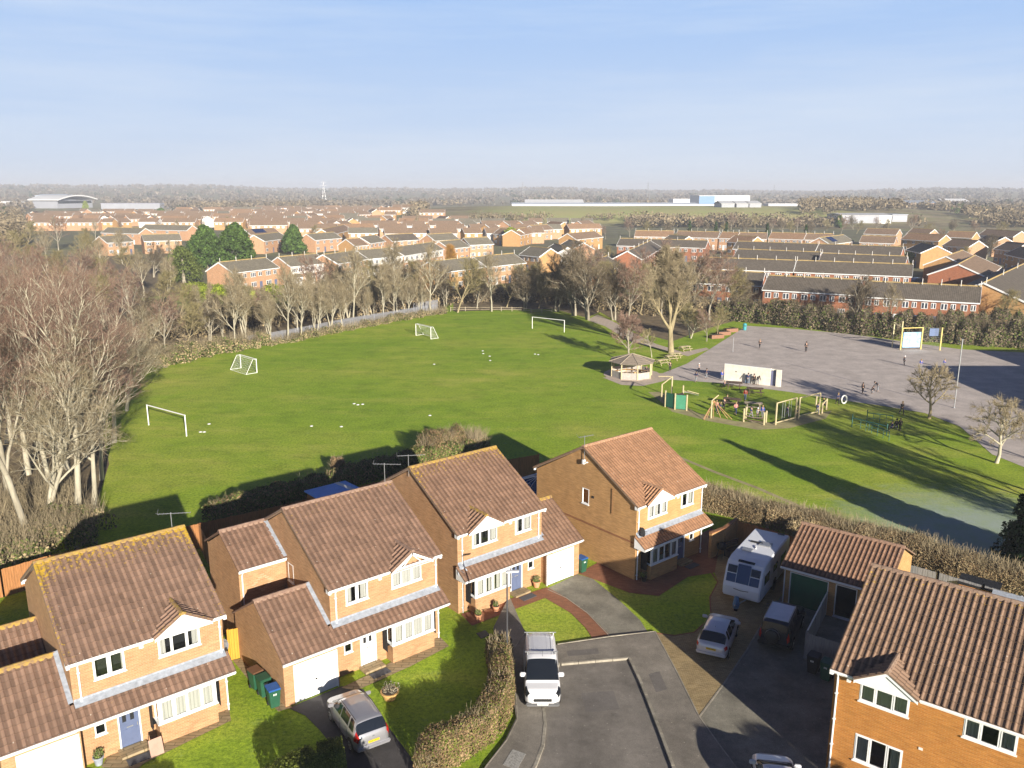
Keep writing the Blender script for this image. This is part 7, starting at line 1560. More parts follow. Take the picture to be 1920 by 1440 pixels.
# fences, gate, walls
def board_fence(name, label, pts, h, m, post=None, bw=.14, cat='fence', sp=1.8):
    P = [Vector((p[0], p[1], 0)) for p in pts]; o = P[0].copy(); root = thing(name, label, cat, tuple(o)); q = MB(); rr = random.Random(2)
    for a, b in zip(P, P[1:]):
        d = b - a; L_ = d.length; u = d / L_; n = Vector((-u.y, u.x, 0)) * .012; k = 0
        while k * bw < L_:
            c = a + u * (k * bw) - o; e = a + u * min(L_, k * bw + bw * .93) - o; s_ = n * (1 if k % 2 else 1.6); hh = h + rr.uniform(-.015, .015)
            q.add([tuple(x + Vector((0, 0, z))) for z in (0, hh) for x in (c - s_, e - s_, e + s_, c + s_)], [(3, 2, 1, 0), (4, 5, 6, 7), (0, 1, 5, 4), (1, 2, 6, 5), (2, 3, 7, 6), (3, 0, 4, 7)]); k += 1
    q.build('boards', m, root)
    for a, b in zip(P, P[1:]):
        d = b - a; nn_ = max(1, round(d.length / sp))
        for k in range(nn_ + 1): c = a + d * k / nn_ - o; q = MB(); q.box(c.x - .05, c.x + .05, c.y - .05, c.y + .05, 0, h + .06); q.build('post', post or m, root)
    return root
def GF(u, v, z): p = G(u, v, z); return (p.x, p.y)
board_fence('garden_fence', 'orange boarded garden fence behind the lichen-roofed first house', [GF(-120, 1100, 1.8), GF(0, 1068, 1.8), GF(90, 1042, 1.8), GF(250, 1008, 1.8), GF(372, 982, 1.8)], 1.8, M['fence'])
board_fence('garden_fence', 'dark brown boarded fence in the shade behind the second and third houses', [GF(376, 981, 1.8), GF(540, 945, 1.8), GF(700, 905, 1.8), GF(860, 878, 1.8), GF(1010, 852, 1.8)], 1.8, M['fence'])
board_fence('garden_fence', 'fence between the first and second gardens', [GF(372, 983, 1.8), GF(392, 1020, 1.8)], 1.8, M['fence'])
board_fence('side_gate', 'ochre wooden gate closing the gap between first and second houses', [GF(427, 1182, 1.75), GF(466, 1171, 1.75)], 1.75, M['gate'], cat='gate', sp=3)
board_fence('garden_fence', 'dark fence behind the caravan, beyond the fourth house', [GF(1383, 976, 1.8), GF(1440, 992, 1.8), GF(1492, 1008, 1.8)], 1.8, M['fence'])
board_fence('garden_fence', 'grey weathered fence screening the side of the garage, facing the drive', [GF(1513, 1187, 1.5), GF(1578, 1207, 1.5)], 1.5, M['greyfence'])
fw_ = board_fence('garden_fence', 'low fence with a white top rail running back to the green garage door', [GF(1514, 1184, 1.4), GF(1553, 1108, 1.4)], 1.4, M['greyfence'])
q = MB(); a, b = Vector((*GF(1514, 1184, 1.4), 1.46)), Vector((*GF(1553, 1108, 1.4), 1.46)); o = Vector(fw_.location); q.tube([tuple(a - o), tuple(b - o)], .04, 5); q.build('top_rail', M['white'], fw_)
board_fence('garden_fence', 'grey close-boarded fence behind the fifth house by the straw hedge', [GF(1695, 1056, 1.6), GF(1760, 1074, 1.6), GF(1845, 1098, 1.6), GF(1990, 1140, 1.6)], 1.6, M['greyfence'])
def solid_wall(name, label, a, b, h, th, m, cat='wall', cop=True):
    A_, B_ = Vector((*a, 0)), Vector((*b, 0)); d = B_ - A_; root = thing(name, label, cat, tuple(A_), math.atan2(d.y, d.x)); q = MB(); q.box(0, d.length, 0, th, 0, h); q.build('brickwork', m, root)
    if cop: q = MB(); q.box(-.02, d.length + .02, -.02, th + .02, h + .001, h + .06); q.build('coping', M['bandbrick'], root)
    return root
solid_wall('garden_wall', 'short orange brick garden wall right of the fourth house, lit at its end', GF(1335, 1001, 1.8), GF(1358, 992, 1.8), 1.8, .22, M['brick2']); solid_wall('garden_wall', 'brick garden wall running back from the lit end beside the caravan', GF(1360, 992, 1.8), GF(1384, 974, 1.8), 1.8, .22, M['brick2'])
# sheds, conservatory
P4 = [GF(570, 920, 2.3), GF(600, 937, 2.3), GF(674, 914, 2.3), GF(647, 901, 2.3)]; root = thing('garden_shed', 'shed with a flat blue roof behind the ridge of the second house', 'shed', (*P4[0], 0)); L0 = [(x - P4[0][0], y - P4[0][1]) for x, y in P4]; cx, cy = sum(x for x, y in L0) / 4, sum(y for x, y in L0) / 4
q = MB(); q.prism([(cx + (x - cx) * .9, cy + (y - cy) * .9) for x, y in L0], 0, 2.2); q.build('wall', M['fence'], root); bm_ = mat('blue_felt', (.16, .36, .8), .55, .1, 2); q = MB(); q.prism(L0, 2.201, 2.3); q.build('roof', bm_, root)
q = MB(); e = lambda f, g: (L0[3][0] * f + L0[2][0] * (1 - f), L0[3][1] * f + L0[2][1] * (1 - f)) if g else (L0[0][0] * f + L0[1][0] * (1 - f), L0[0][1] * f + L0[1][1] * (1 - f))
def lerp2(a, b, f): return (a[0] + (b[0] - a[0]) * f, a[1] + (b[1] - a[1]) * f)
s = [lerp2(L0[0], L0[3], .72), lerp2(L0[1], L0[2], .78), lerp2(L0[1], L0[2], .88), lerp2(L0[0], L0[3], .84)]; q.prism(s, 2.301, 2.32); q.build('pale_strip', M['offwhite'], root)
c = G(1010, 900, 3.0); root = thing('conservatory', 'conservatory with a dark glass hipped roof and white ribs between third and fourth houses', 'conservatory', (c.x, c.y, 0), ROT14); root.scale = (1.35, 1.35, 1.1); q = MB(); q.box(-1.6, 1.6, -1.6, 1.6, 0, 2.2); q.build('glazed_wall', M['carglass'], root)
q = MB(); q.add([(-1.75, -1.75, 2.2), (1.75, -1.75, 2.2), (1.75, 1.75, 2.2), (-1.75, 1.75, 2.2), (0, 0, 3.0)], [(0, 1, 4), (1, 2, 4), (2, 3, 4), (3, 0, 4)]); q.build('glass_roof', cg('blue_glass_roof', (.02, .05, .12)), root)
q = MB()
for t in range(16): a_ = t * math.pi / 8; m_ = 1.75 / max(abs(math.cos(a_)), abs(math.sin(a_))); q.tube([(m_ * math.cos(a_), m_ * math.sin(a_), 2.22), (0, 0, 3.03)], .025, 4)
q.tube([(0, 0, 3.0), (0, 0, 3.4)], .03, 5); q.build('roof_ribs', M['white'], root); q = MB(); [q.box(*b_) for b_ in ((-1.8, 1.8, -1.82, -1.75, 2.1, 2.22), (-1.8, 1.8, 1.75, 1.82, 2.1, 2.22), (-1.82, -1.75, -1.8, 1.8, 2.1, 2.22), (1.75, 1.82, -1.8, 1.8, 2.1, 2.22))]; q.build('gutter', M['white'], root)
# the double garage by the caravan
c = G(1464, 1061, 2.42); root = thing('garage_block', 'separate garage with coarse brown tiles and a dark green door behind the dark off-roader', 'garage', (c.x, c.y, 0), ROT5 + .01)
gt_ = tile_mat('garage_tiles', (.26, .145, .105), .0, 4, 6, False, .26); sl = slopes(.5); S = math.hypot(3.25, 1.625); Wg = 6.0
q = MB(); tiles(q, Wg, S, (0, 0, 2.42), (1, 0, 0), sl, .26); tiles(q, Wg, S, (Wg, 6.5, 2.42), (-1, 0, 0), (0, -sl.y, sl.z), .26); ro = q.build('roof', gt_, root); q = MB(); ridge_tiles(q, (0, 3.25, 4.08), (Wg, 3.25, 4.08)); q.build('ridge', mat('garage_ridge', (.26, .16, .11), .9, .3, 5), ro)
q = MB(); wall_panel(q, .12, Wg - .12, 0, 2.5, .3, [(.5, 2.75, 0, 2.1), (3.15, 4.35, 0, 2.1)]); 
for x, f in ((.12, True), (Wg - .12, False)): pts = [(x, .3, 0), (x, 6.2, 0), (x, 6.2, 2.45), (x, 3.25, 3.98), (x, .3, 2.45)]; q.add(pts, [(0, 1, 2, 3, 4) if not f else (4, 3, 2, 1, 0)])
q.quad((Wg - .12, 6.2, 0), (.12, 6.2, 0), (.12, 6.2, 2.45), (Wg - .12, 6.2, 2.45)); q.build('wall', M['brick2'], root)
q = MB(); q.box(.55, 2.7, .36, .4, .02, 2.05); ga = q.build('garage_door', mat('dark_green_door', (.015, .11, .06), .5, .1, 2), root); q = MB(); q.box(.5, .55, .28, .4, 0, 2.1); q.box(2.7, 2.75, .28, .4, 0, 2.1); q.box(.55, 2.7, .28, .4, 2.05, 2.1); q.build('door_frame', M['white'], ga)
window(root, 3.15, 4.35, .1, 2.1, .3, 1, 0, name='glazed_door', seed=4)
q = MB(); q.box(0, Wg, .02, .06, 2.26, 2.44); q.tube([(0, -.04, 2.38), (Wg, -.04, 2.38)], .05, 8); q.build('gutter', M['white'], root); q = MB(); q.tube([(.2, -.02, 2.35), (.2, .24, 2.1), (.2, .24, 0)], .035, 8); q.build('downpipe', M['white'], root)
# clutter in the gardens
c = G(1352, 1045); root = thing('barbecue', 'dark covered barbecue on legs beside the garden wall', 'barbecue', (c.x, c.y, .02), .5); q = MB(); q.lathe([(.1, .55), (.3, .65), (.34, .85), (.25, 1.0), (.05, 1.08)], 14); q.build('bowl', M['black'], root, smooth=True)
for a_ in (0, 2.1, 4.2): q = MB(); q.tube([(.15 * math.cos(a_), .15 * math.sin(a_), .6), (.32 * math.cos(a_), .32 * math.sin(a_), 0)], .02, 5); q.build('leg', M['black'], root)
c = G(1375, 1040); root = thing('garden_bench', 'dark timber bench in the shade left of the caravan', 'bench', (c.x, c.y, .02), .6)
q = MB(); [q.box(-.7, .7, -.2 + k * .14, -.08 + k * .14, .42, .46) for k in range(3)]; q.build('seat', M['darkwood'], root); q = MB(); [q.box(-.7, .7, .22, .26, .55 + k * .15, .65 + k * .15) for k in range(3)]; q.build('backrest', M['darkwood'], root)
for x in (-.65, .65): q = MB(); q.box(x - .04, x + .04, -.2, .26, 0, .42); q.build('leg', M['darkwood'], root)
c = G(291, 1395, .5); root = thing('folding_sign_board', 'pinkish board leaning by the first front door', 'board', (c.x, c.y, .03), ROT14); q = MB(); q.slab([(-.28, -.25, .05), (.28, -.25, .05), (.28, .0, .75), (-.28, .0, .75)], .03); q.build('board', mat('pink_board', (.42, .26, .2), .7, .1, 3), root); q = MB(); q.tube([(-.28, 0, .75), (-.28, .25, 0)], .015, 4); q.tube([(.28, 0, .75), (.28, .25, 0)], .015, 4); q.build('stay', M['black'], root)
hp = [G2(943, 1438), G2(961, 1409), G2(986, 1418), G2(969, 1448)]; q = MB(); q.prism(hp, 0.1, .122); o = q.build('inspection_cover', mat('pitted_concrete', (.30, .29, .26), .9, .4, 14, c2=(.5, .48, .44))); tag(o, 'pitted pale concrete inspection cover in the left footway', 'inspection cover')
hp = [G2(893, 1188), G2(910, 1182), G2(918, 1191), G2(902, 1198)]; q = MB(); q.prism(hp, 0, .03); o = q.build('manhole_cover', mat('dark_iron', (.05, .05, .05), .7, .2, 9)); tag(o, 'dark square manhole cover sunk in the lawn beside the beech hedge', 'manhole cover')
c = G(1895, 1116, 1.6); root = thing('garden_shed', 'small shed with a grey felt roof beyond the ridge of the lower corner house', 'shed', (c.x, c.y, 0), ROT5); q = MB(); q.box(-.8, .8, -.7, .7, 0, 1.3); q.build('wall', mat('blue_grey_boards', (.18, .2, .3), .8, .1, 3), root); q = MB(); q.slab([(-.9, -.8, 1.3), (.9, -.8, 1.3), (.9, 0, 1.7), (-.9, 0, 1.7)], .04); q.slab([(-.9, 0, 1.7), (.9, 0, 1.7), (.9, .8, 1.3), (-.9, .8, 1.3)], .04); q.build('roof', M['lead'], root)
c = G(1835, 1108, 1.0); root = thing('log_store', 'orange timber log store between the grey fence and the felt-roofed shed', 'log store', (c.x, c.y, 0), ROT5); q = MB(); q.box(-1.0, 1.0, -.5, .5, 0, 1.4); q.build('box', mat('orange_boards', (.42, .19, .08), .8, .25, 4, stretch=(5, 5, 1)), root); q = MB(); q.slab([(-1.1, -.6, 1.42), (1.1, -.6, 1.42), (1.1, .6, 1.62), (-1.1, .6, 1.62)], .04); q.build('roof', M['black'], root)

# ================================================================== the estates beyond
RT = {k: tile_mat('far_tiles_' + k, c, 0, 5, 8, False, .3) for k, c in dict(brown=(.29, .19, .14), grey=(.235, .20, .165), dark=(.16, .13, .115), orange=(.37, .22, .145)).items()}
M['wpane'] = mat('far_window_glass', (.05, .06, .08), .1, .3, .5, spec=.8)
def far_window(parent, x0, x1, z0, z1, y, n=2, nm='window'):
    q = MB(); q.box(x0, x1, y - .06, y - .001, z0, z1); fr = q.build(nm, M['white'], parent); g = MB(); w_ = (x1 - x0) / n
    for k in range(n): g.box(x0 + k * w_ + .09, x0 + (k + 1) * w_ - .09, y - .075, y - .061, z0 + .1, z1 - .1)
    g.build('pane', M['wpane'], fr)
def est(name, label, fl, fr, depth=8.5, units=1, wall='redbrick', roof='grey', ez=5.0, rise=2.2, clad=False, gcol=None, lower=True, group=None, upper=True, solar=None, cat='house', porch=False, over=.15, white_low=False):
    a, b = G(*fl, ez), G(*fr, ez); d = b - a; W = d.length; rz = math.atan2(d.y, d.x); root = thing(name, label, cat, (a.x, a.y, 0), rz, group); zr = ez + rise; wm = M[wall]
    q = MB(); q.quad((0, 0, 0), (W, 0, 0), (W, 0, ez), (0, 0, ez)); q.quad((W, depth, 0), (0, depth, 0), (0, depth, ez), (W, depth, ez))
    for x, f in ((0, 1), (W, 0)): p_ = [(x, 0, 0), (x, depth, 0), (x, depth, ez), (x, depth / 2, zr), (x, 0, ez)]; q.add(p_, [(4, 3, 2, 1, 0) if f else (0, 1, 2, 3, 4)])
    q.build('wall', wm, root)
    q = MB(); o_ = .35; k = rise / (depth / 2); q.slab([(-over, -o_, ez - o_ * k + .1), (W + over, -o_, ez - o_ * k + .1), (W + over, depth / 2, zr + .1), (-over, depth / 2, zr + .1)], .1); q.slab([(-over, depth / 2, zr + .1), (W + over, depth / 2, zr + .1), (W + over, depth + o_, ez - o_ * k + .1), (-over, depth + o_, ez - o_ * k + .1)], .1)
    ro = q.build('roof', RT[roof], root); q = MB(); q.tube([(-over, depth / 2, zr + .12), (W + over, depth / 2, zr + .12)], .14, 6); q.build('ridge', mat('ridge_x', (.42, .30, .12), .9, .3, 1) if 'ridge_x' not in bpy.data.materials else bpy.data.materials['ridge_x'], ro)
    q = MB(); q.box(-over, W + over, -o_ - .04, -o_, ez - o_ * k - .12, ez - o_ * k + .1)
    for x in (-over - .05, W + over + .005):
        q.slab([(x, -o_, ez - o_ * k + .16), (x + .05, -o_, ez - o_ * k + .16), (x + .05, depth / 2, zr + .16), (x, depth / 2, zr + .16)], .3); q.slab([(x + .05, depth + o_, ez - o_ * k + .16), (x, depth + o_, ez - o_ * k + .16), (x, depth / 2, zr + .16), (x + .05, depth / 2, zr + .16)], .3)
    q.build('bargeboard', M['white'], root)
    uw = W / units; rr = random.Random(int(fl[0] * 7 + fl[1]))
    if clad:
        for u in range(units):
            q = MB(); q.box(u * uw + .1, (u + 1) * uw - .1, -.05, -.001, 2.7, ez - .15); q.build('cladding', M['offwhite'], root)
    for u in range(units):
        x = u * uw
        if upper:
            far_window(root, x + uw * .12, x + uw * .12 + min(1.7, uw * .34), 3.3, 4.45, -.05 if clad else 0, 3 if uw > 4 else 2); far_window(root, x + uw * .62, x + uw * .62 + min(1.2, uw * .26), 3.4, 4.45, -.05 if clad else 0, 2)
        if lower:
            if white_low:
                q = MB(); q.box(x + .3, x + uw * .62, -1.6, -.001, 0, 2.35); q.build('porch_wall', M['offwhite'], root); q = MB(); q.slab([(x + .1, -1.8, 2.3), (x + uw * .68, -1.8, 2.3), (x + uw * .68, -.0, 2.9), (x + .1, -.0, 2.9)], .1); q.build('porch_roof', RT[roof], root); far_window(root, x + .8, x + uw * .5, .9, 2.0, -1.6, 2)
            else: far_window(root, x + uw * .12, x + uw * .12 + min(1.8, uw * .36), .9, 2.1, 0, 3)
            q = MB(); q.box(x + uw * .68, x + uw * .68 + .9, -.04, -.001, 0, 2.05); q.build('door', M['white' if rr.random() < .5 else 'doorblue'], root)
    for u in range(units + 1 if units > 2 else 0):
        q = MB(); q.tube([(u * uw, depth / 2 - .4, zr), (u * uw, depth / 2 - .4, zr + 1.1)], .07, 5); q.build('flue_pipe', M['offwhite'], root)
    if solar:
        n0, n1 = solar; s_ = Vector((0, depth / 2, rise)).normalized(); q = MB()
        for i in range(n0):
            for j in range(n1):
                x = W * .2 + i * 1.1; p0 = Vector((x, 0, ez)) + s_ * (.8 + j * 1.7); q.slab([tuple(p0 + Vector((0, -.05, .3))), tuple(p0 + Vector((1.0, -.05, .3))), tuple(p0 + Vector((1.0, -.05, .3)) + s_ * 1.6), tuple(p0 + Vector((0, -.05, .3)) + s_ * 1.6)], .05)
        q.build('solar_panels', cg('solar_glass' + str(int(fl[0])), (.015, .03, .10)), root)
    return root
# ground of the estates
sheet('estate_ground', [(380, 540), (560, 560), (860, 545), (1160, 505), (1300, 540), (1390, 570), (1900, 590), (2600, 600), (2600, 445), (1150, 425), (700, 398), (60, 398), (-300, 410), (-300, 450), (200, 470), (330, 500)], .006, mat('estate_ground', (.15, .125, .085), .95, .3, .08, c2=(.18, .19, .07), detail=8))
sheet('meadow', [(255, 560), (360, 548), (480, 560), (600, 585), (540, 602), (420, 592), (320, 580)], .016, mat('meadow_grass', (.24, .28, .06), .95, .2, .3, c2=(.34, .33, .10)))
sheet('meadow', [(1150, 585), (1400, 585), (1400, 612), (1330, 640), (1200, 640)], .006, M['grass'])
E = est
E('terraced_house', 'pale roofed brick house with a big plain gable, behind the laurel hedge', (436, 511), (522, 501), 8.5, 3, 'palebrick', 'grey')
E('terraced_house', 'white-clad brick house with an orange gable, second in the pale roofed row', (544, 499.5), (614, 492.5), 8.5, 3, 'palebrick', 'grey', clad=True, white_low=True)
E('terraced_house', 'pale roofed house with white porch extensions, third in the row', (632, 494), (689, 485), 8.5, 3, 'palebrick', 'grey', white_low=True)
E('terraced_house', 'pale roofed house fourth in the row, touching the willow', (689, 485), (755, 479), 8.5, 3, 'palebrick', 'grey', clad=True, white_low=True)
E('terraced_house', 'long pale roofed white-clad row right of the willow', (757, 479), (831, 467), 8.5, 4, 'palebrick', 'grey', clad=True)
E('terraced_house', 'house with a dark gable half hidden behind the slim trees', (830, 510), (905, 500), 8.5, 3, 'brick2', 'grey')
E('terraced_house', 'pale roof above the thicket, right of the dark gable', (912, 500), (985, 492), 8.5, 3, 'palebrick', 'grey')
hs = [((665, 461), (690, 459), 'brown', 'brick2', 'small dark-gabled brown roofed house'), ((693, 456), (722, 452), 'grey', 'palebrick', 'house with a tiny white gablet, centre left'), ((735, 452), (786, 449), 'dark', 'palebrick', 'white walled dark roofed pair'), ((842, 466), (880, 462), 'grey', 'palebrick', 'grey roofed house left of the small gables'),
      ((815, 451), (860, 448), 'grey', 'palebrick', 'house with its gable on the right end'), ((881, 459), (925, 457), 'grey', 'palebrick', 'house with two white gablets'), ((975, 477), (1012, 481), 'grey', 'brick2', 'orange gabled house by the white van'), ((1018, 470), (1040, 478), 'grey', 'offwhite', 'white-gabled house with ribbed grey roof'),
      ((1046, 462), (1072, 468), 'grey', 'palebrick', 'house beside the white-gabled one'), ((1080, 449), (1130, 444), 'brown', 'brick2', 'brown roofed orange house by the dark thicket'), ((925, 438), (960, 440), 'brown', 'brick2', 'brown roofed house up the rise'), ((975, 441), (1000, 436), 'orange', 'brick2', 'orange gabled pair'), ((1005, 432), (1038, 430), 'brown', 'palebrick', 'brown roofed white-walled house with a chimney end'),
      ((495, 452), (540, 446), 'grey', 'palebrick', 'grey roofed house behind the broad conifer'), ((470, 440), (525, 437), 'brown', 'palebrick', 'house with a row of solar panels beside the conifers'), ((590, 450), (640, 446), 'grey', 'palebrick', 'plain grey roof right of the broad conifer'), ((620, 440), (660, 430), 'brown', 'brick2', 'house with a pointed brick gable facing left'),
      ((200, 455), (250, 452), 'grey', 'palebrick', 'orange gabled house among the left wood tops'), ((270, 452), (340, 450), 'grey', 'palebrick', 'long grey roof behind the left wood'), ((190, 436), (260, 438), 'grey', 'palebrick', 'grey roof with pale ridge behind the left wood'), ((262, 430), (350, 432), 'grey', 'palebrick', 'wide low roof behind the left wood')]
for i, (a, b, r, w_, l) in enumerate(hs): E('estate_house', l + (' in the middle of the estate' if i < 13 else ''), a, b, 8, 2, w_, r, solar=((6, 2) if 'solar' in l else None))
# red brick terraces on the right
E('terraced_row', 'right half of the long red brick terrace behind the playground hedge', (1619, 555), (1836, 567), 8.5, 6, 'redbrick', 'dark', rise=2.3)
E('terraced_row', 'left half of the long red brick terrace behind the playground hedge', (1431, 542), (1606, 552), 8.5, 5, 'redbrick', 'dark', rise=2.3)
E('terraced_row', 'red brick terrace end left of the long one, beside the large vase tree', (1290, 529), (1427, 535), 8.5, 4, 'redbrick', 'dark')
E('terraced_row', 'red brick terrace directly behind the long one, its second row from the playground', (1490, 509), (1709, 517.5), 8, 6, 'redbrick', 'dark', rise=2.3)
E('terraced_row', 'left part of the second red brick row, behind the vase tree', (1310, 502), (1486, 509), 8, 5, 'redbrick', 'dark', rise=2.3)
E('terraced_row', 'third red brick row from the playground, right part', (1535, 492), (1695, 499), 8, 5, 'redbrick', 'dark')
E('terraced_row', 'third red brick row from the playground, left part', (1375, 483), (1531, 490), 8, 5, 'redbrick', 'dark')
E('terraced_row', 'furthest dark roofed red brick row, right part', (1530, 472), (1688, 478), 8, 5, 'redbrick', 'dark')
E('terraced_row', 'furthest dark roofed red brick row, middle part', (1375, 466), (1527, 472), 8, 5, 'redbrick', 'dark')
E('terraced_row', 'dark roofed red brick row left of the others, ending in a red gable', (1157, 460), (1322, 464.5), 8, 6, 'redbrick', 'dark')
E('terraced_row', 'red brick block running away from the viewer with its end gable left of the terraces', (1202, 486), (1240, 464), 8, 5, 'redbrick', 'dark')
E('terraced_row', 'brick row with pale window surrounds seen through the dark trees', (1090, 520), (1165, 497), 8, 6, 'redbrick', 'dark')
E('estate_house', 'orange gabled house at the right end behind the dark roofed rows', (1700, 468), (1727, 474), 9, 1, 'brick2', 'dark'); 
E('estate_house', 'large orange brick house with a shaded roof side at the right, behind the terrace end', (1925, 568), (1990, 520), 14, 3, 'brick2', 'dark', rise=3.0)
E('estate_house', 'brick house between the terrace end and the far gables, roof side in shade', (1850, 520), (1875, 500), 12, 2, 'redbrick', 'brown', rise=2.6)
E('estate_house', 'brick house with a low gable right of the bright hedge', (1812, 500), (1840, 487), 10, 2, 'brick2', 'brown', rise=2.4)
rw = [((1190, 443), (1262, 444), 'orange'), ((1266, 444), (1345, 446), 'brown'), ((1348, 446), (1380, 447), 'orange'), ((1383, 447), (1437, 448), 'brown'), ((1441, 447), (1506, 449), 'orange'), ((1509, 449), (1562, 450), 'brown')]
for i, (a, b, r) in enumerate(rw): E('terraced_row', 'far orange terrace behind the cypresses, %s' % ['its left end', 'second block from the left', 'short third block', 'fourth block', 'fifth block', 'its right end'][i], a, b, 8, 3, 'palebrick', r)
fr_ = [((1240, 452), (1275, 455), 'grey', 'pale house with ribbed roof before the far terrace'), ((1363, 453), (1405, 456), 'orange', 'orange gabled house before the far terrace'), ((1556, 458), (1600, 452), 'grey', 'house with a blue solar roof beside the dark rows'), ((1612, 454), (1676, 456), 'brown', 'brown roofed pair with windows in a row'), ((1690, 448), (1760, 452), 'orange', 'wide orange roof, upper right'),
       ((1768, 460), (1815, 464), 'brown', 'brown roofed house with a white window band'), ((1830, 452), (1862, 456), 'brown', 'small brown house behind bare trees'), ((1865, 466), (1900, 470), 'brown', 'white fronted brown roofed house near the right edge'), ((1885, 476), (1930, 486), 'orange', 'orange gabled house at the right edge'), ((1700, 438), (1740, 440), 'brown', 'brown roof at the top of the right estate'), ((1620, 438), (1680, 440), 'brown', 'low brown roof before the wide warehouse'), ((1772, 444), (1822, 446), 'orange', 'orange roof second row upper right'), ((1835, 440), (1900, 444), 'brown', 'long brown roof below the right far trees')]
for a, b, r, l in fr_: E('estate_house', l, a, b, 8, 2, 'palebrick' if r != 'orange' else 'brick2', r, solar=((5, 2) if 'solar' in l else None))
# far blocks: copies of six forms
def simple(W_, u, w_, r):
    ez = 5.0; root = thing('estate_house', 'far house', 'house', (0, 0, 0)); q = MB(); D = 8; zr = 7.3
    q.quad((0, 0, 0), (W_, 0, 0), (W_, 0, ez), (0, 0, ez)); q.quad((W_, D, 0), (0, D, 0), (0, D, ez), (W_, D, ez))
    for x, f in ((0, 1), (W_, 0)): p_ = [(x, 0, 0), (x, D, 0), (x, D, ez), (x, D / 2, zr), (x, 0, ez)]; q.add(p_, [(4, 3, 2, 1, 0) if f else (0, 1, 2, 3, 4)])
    q.build('wall', M[w_], root); q = MB(); q.slab([(-.3, -.4, ez - .1), (W_ + .3, -.4, ez - .1), (W_ + .3, D / 2, zr + .1), (-.3, D / 2, zr + .1)], .12); q.slab([(-.3, D / 2, zr + .1), (W_ + .3, D / 2, zr + .1), (W_ + .3, D + .4, ez - .1), (-.3, D + .4, ez - .1)], .12); q.build('roof', RT[r], root)
    q = MB(); q.box(-.3, W_ + .3, -.46, -.4, ez - .3, ez - .08); 
    for x in (-.36, W_ + .3): q.slab([(x, -.4, ez - .02), (x + .06, -.4, ez - .02), (x + .06, D / 2, zr + .18), (x, D / 2, zr + .18)], .35)
    q.build('bargeboard', M['white'], root)
    for k in range(u): x = k * W_ / u; q = MB(); q.box(x + 1, x + 2.6, -.06, 0, 3.3, 4.4); q.build('window', M['white'], root); q = MB(); q.box(x + W_ / u * .6, x + W_ / u * .6 + 1.3, -.06, 0, 3.3, 4.4); q.build('window', M['white'], root)
    return root
FP = [(simple(W_, u, w_, r), W_) for W_, u, w_, r in [(8, 1, 'brick2', 'brown'), (14, 2, 'palebrick', 'brown'), (13, 2, 'palebrick', 'grey'), (18, 3, 'brick2', 'orange'), (20, 3, 'palebrick', 'brown'), (12, 2, 'offwhite', 'brown')]]
FREG = [register(r) for r, _ in FP]; fused = set(); rf_ = random.Random(21)
kinds = ['small orange walled', 'brown roofed pale brick', 'grey roofed', 'long orange roofed', 'long brown roofed', 'white walled brown roofed']
def far_house(k, x, y, rz, zone):
    l = '%s house %s' % (kinds[k], zone); g = 'houses ' + zone
    if k not in fused: fused.add(k); o = FREG[k][0][0]; o.location = (x, y, hill(x, y)); o.rotation_euler = (0, 0, rz); o['label'] = l; o['group'] = g; return
    dup(FREG[k], (x, y, hill(x, y)), rz, l, g)
def row(v, u0, u1, zone, jit=2, ang=.1, skip=.1):
    u = u0
    while u < u1:
        k = rf_.choice([0, 1, 2, 3, 4, 5, 1, 4, 0]); p = G(u, v + rf_.uniform(-jit, jit) * .5); W_ = FP[k][1]; face = rf_.random() < .22
        rz = (rf_.choice([1.3, -1.2, 1.0]) if face else ang + rf_.uniform(-.12, .12)); wpx = (8 if face else W_) / p.y * FPX
        if rf_.random() > skip: far_house(k, p.x, p.y, rz, zone)
        u += wpx + rf_.uniform(1.0, 4) / p.y * FPX
row(458, 655, 1000, 'in the nearest rows behind the pale roofed row', ang=.25); row(448, 560, 1120, 'in the second rows behind the willow', ang=.2); row(439.5, 470, 1130, 'in the middle rows of the estate', ang=.1); row(432, 60, 1100, 'across the middle of the estate', ang=0)
row(425, 60, 880, 'behind the middle of the estate', ang=.05); row(418.5, 60, 800, 'in the upper estate', ang=.05); row(412.5, 60, 760, 'high in the upper estate', ang=0); row(407, 150, 740, 'towards the far white roofs', ang=0); row(402.5, 330, 730, 'in the furthest rows', skip=.2)
row(398.5, 480, 720, 'at the far edge of the estate', skip=.2)
# far large buildings
def block(name, label, cat, u0, u1, v, h, depth, wm, rm, parts=(), rise=0, z=None):
    a, b = G(u0, v), G(u1, v); d = b - a; root = thing(name, label, cat, (a.x, a.y, hill(a.x, a.y) if z is None else z), math.atan2(d.y, d.x)); W_ = d.length; q = MB(); q.box(0, W_, 0, depth, -2, h); q.build('wall', wm, root)
    q = MB()
    if rise: q.slab([(-.5, -.5, h), (W_ + .5, -.5, h), (W_ + .5, depth / 2, h + rise), (-.5, depth / 2, h + rise)], .4); q.slab([(-.5, depth / 2, h + rise), (W_ + .5, depth / 2, h + rise), (W_ + .5, depth + .5, h), (-.5, depth + .5, h)], .4)
    else: q.box(-.4, W_ + .4, -.4, depth + .4, h + .01, h + .5)
    q.build('roof', rm, root)
    for nm, f0, f1, z0, z1, m in parts: q = MB(); q.box(W_ * f0, W_ * f1, -.3, -.01, z0 * h, z1 * h); q.build(nm, m, root)
    return root
wm_ = mat('white_cladding', (.72, .72, .72), .6, .05, .05); bl_ = mat('blue_cladding', (.16, .29, .52), .6, .05, .05); gl_ = mat('glasshouse', (.78, .79, .77), .3, .15, .05); gy_ = mat('grey_cladding', (.33, .34, .38), .6, .08, .1)
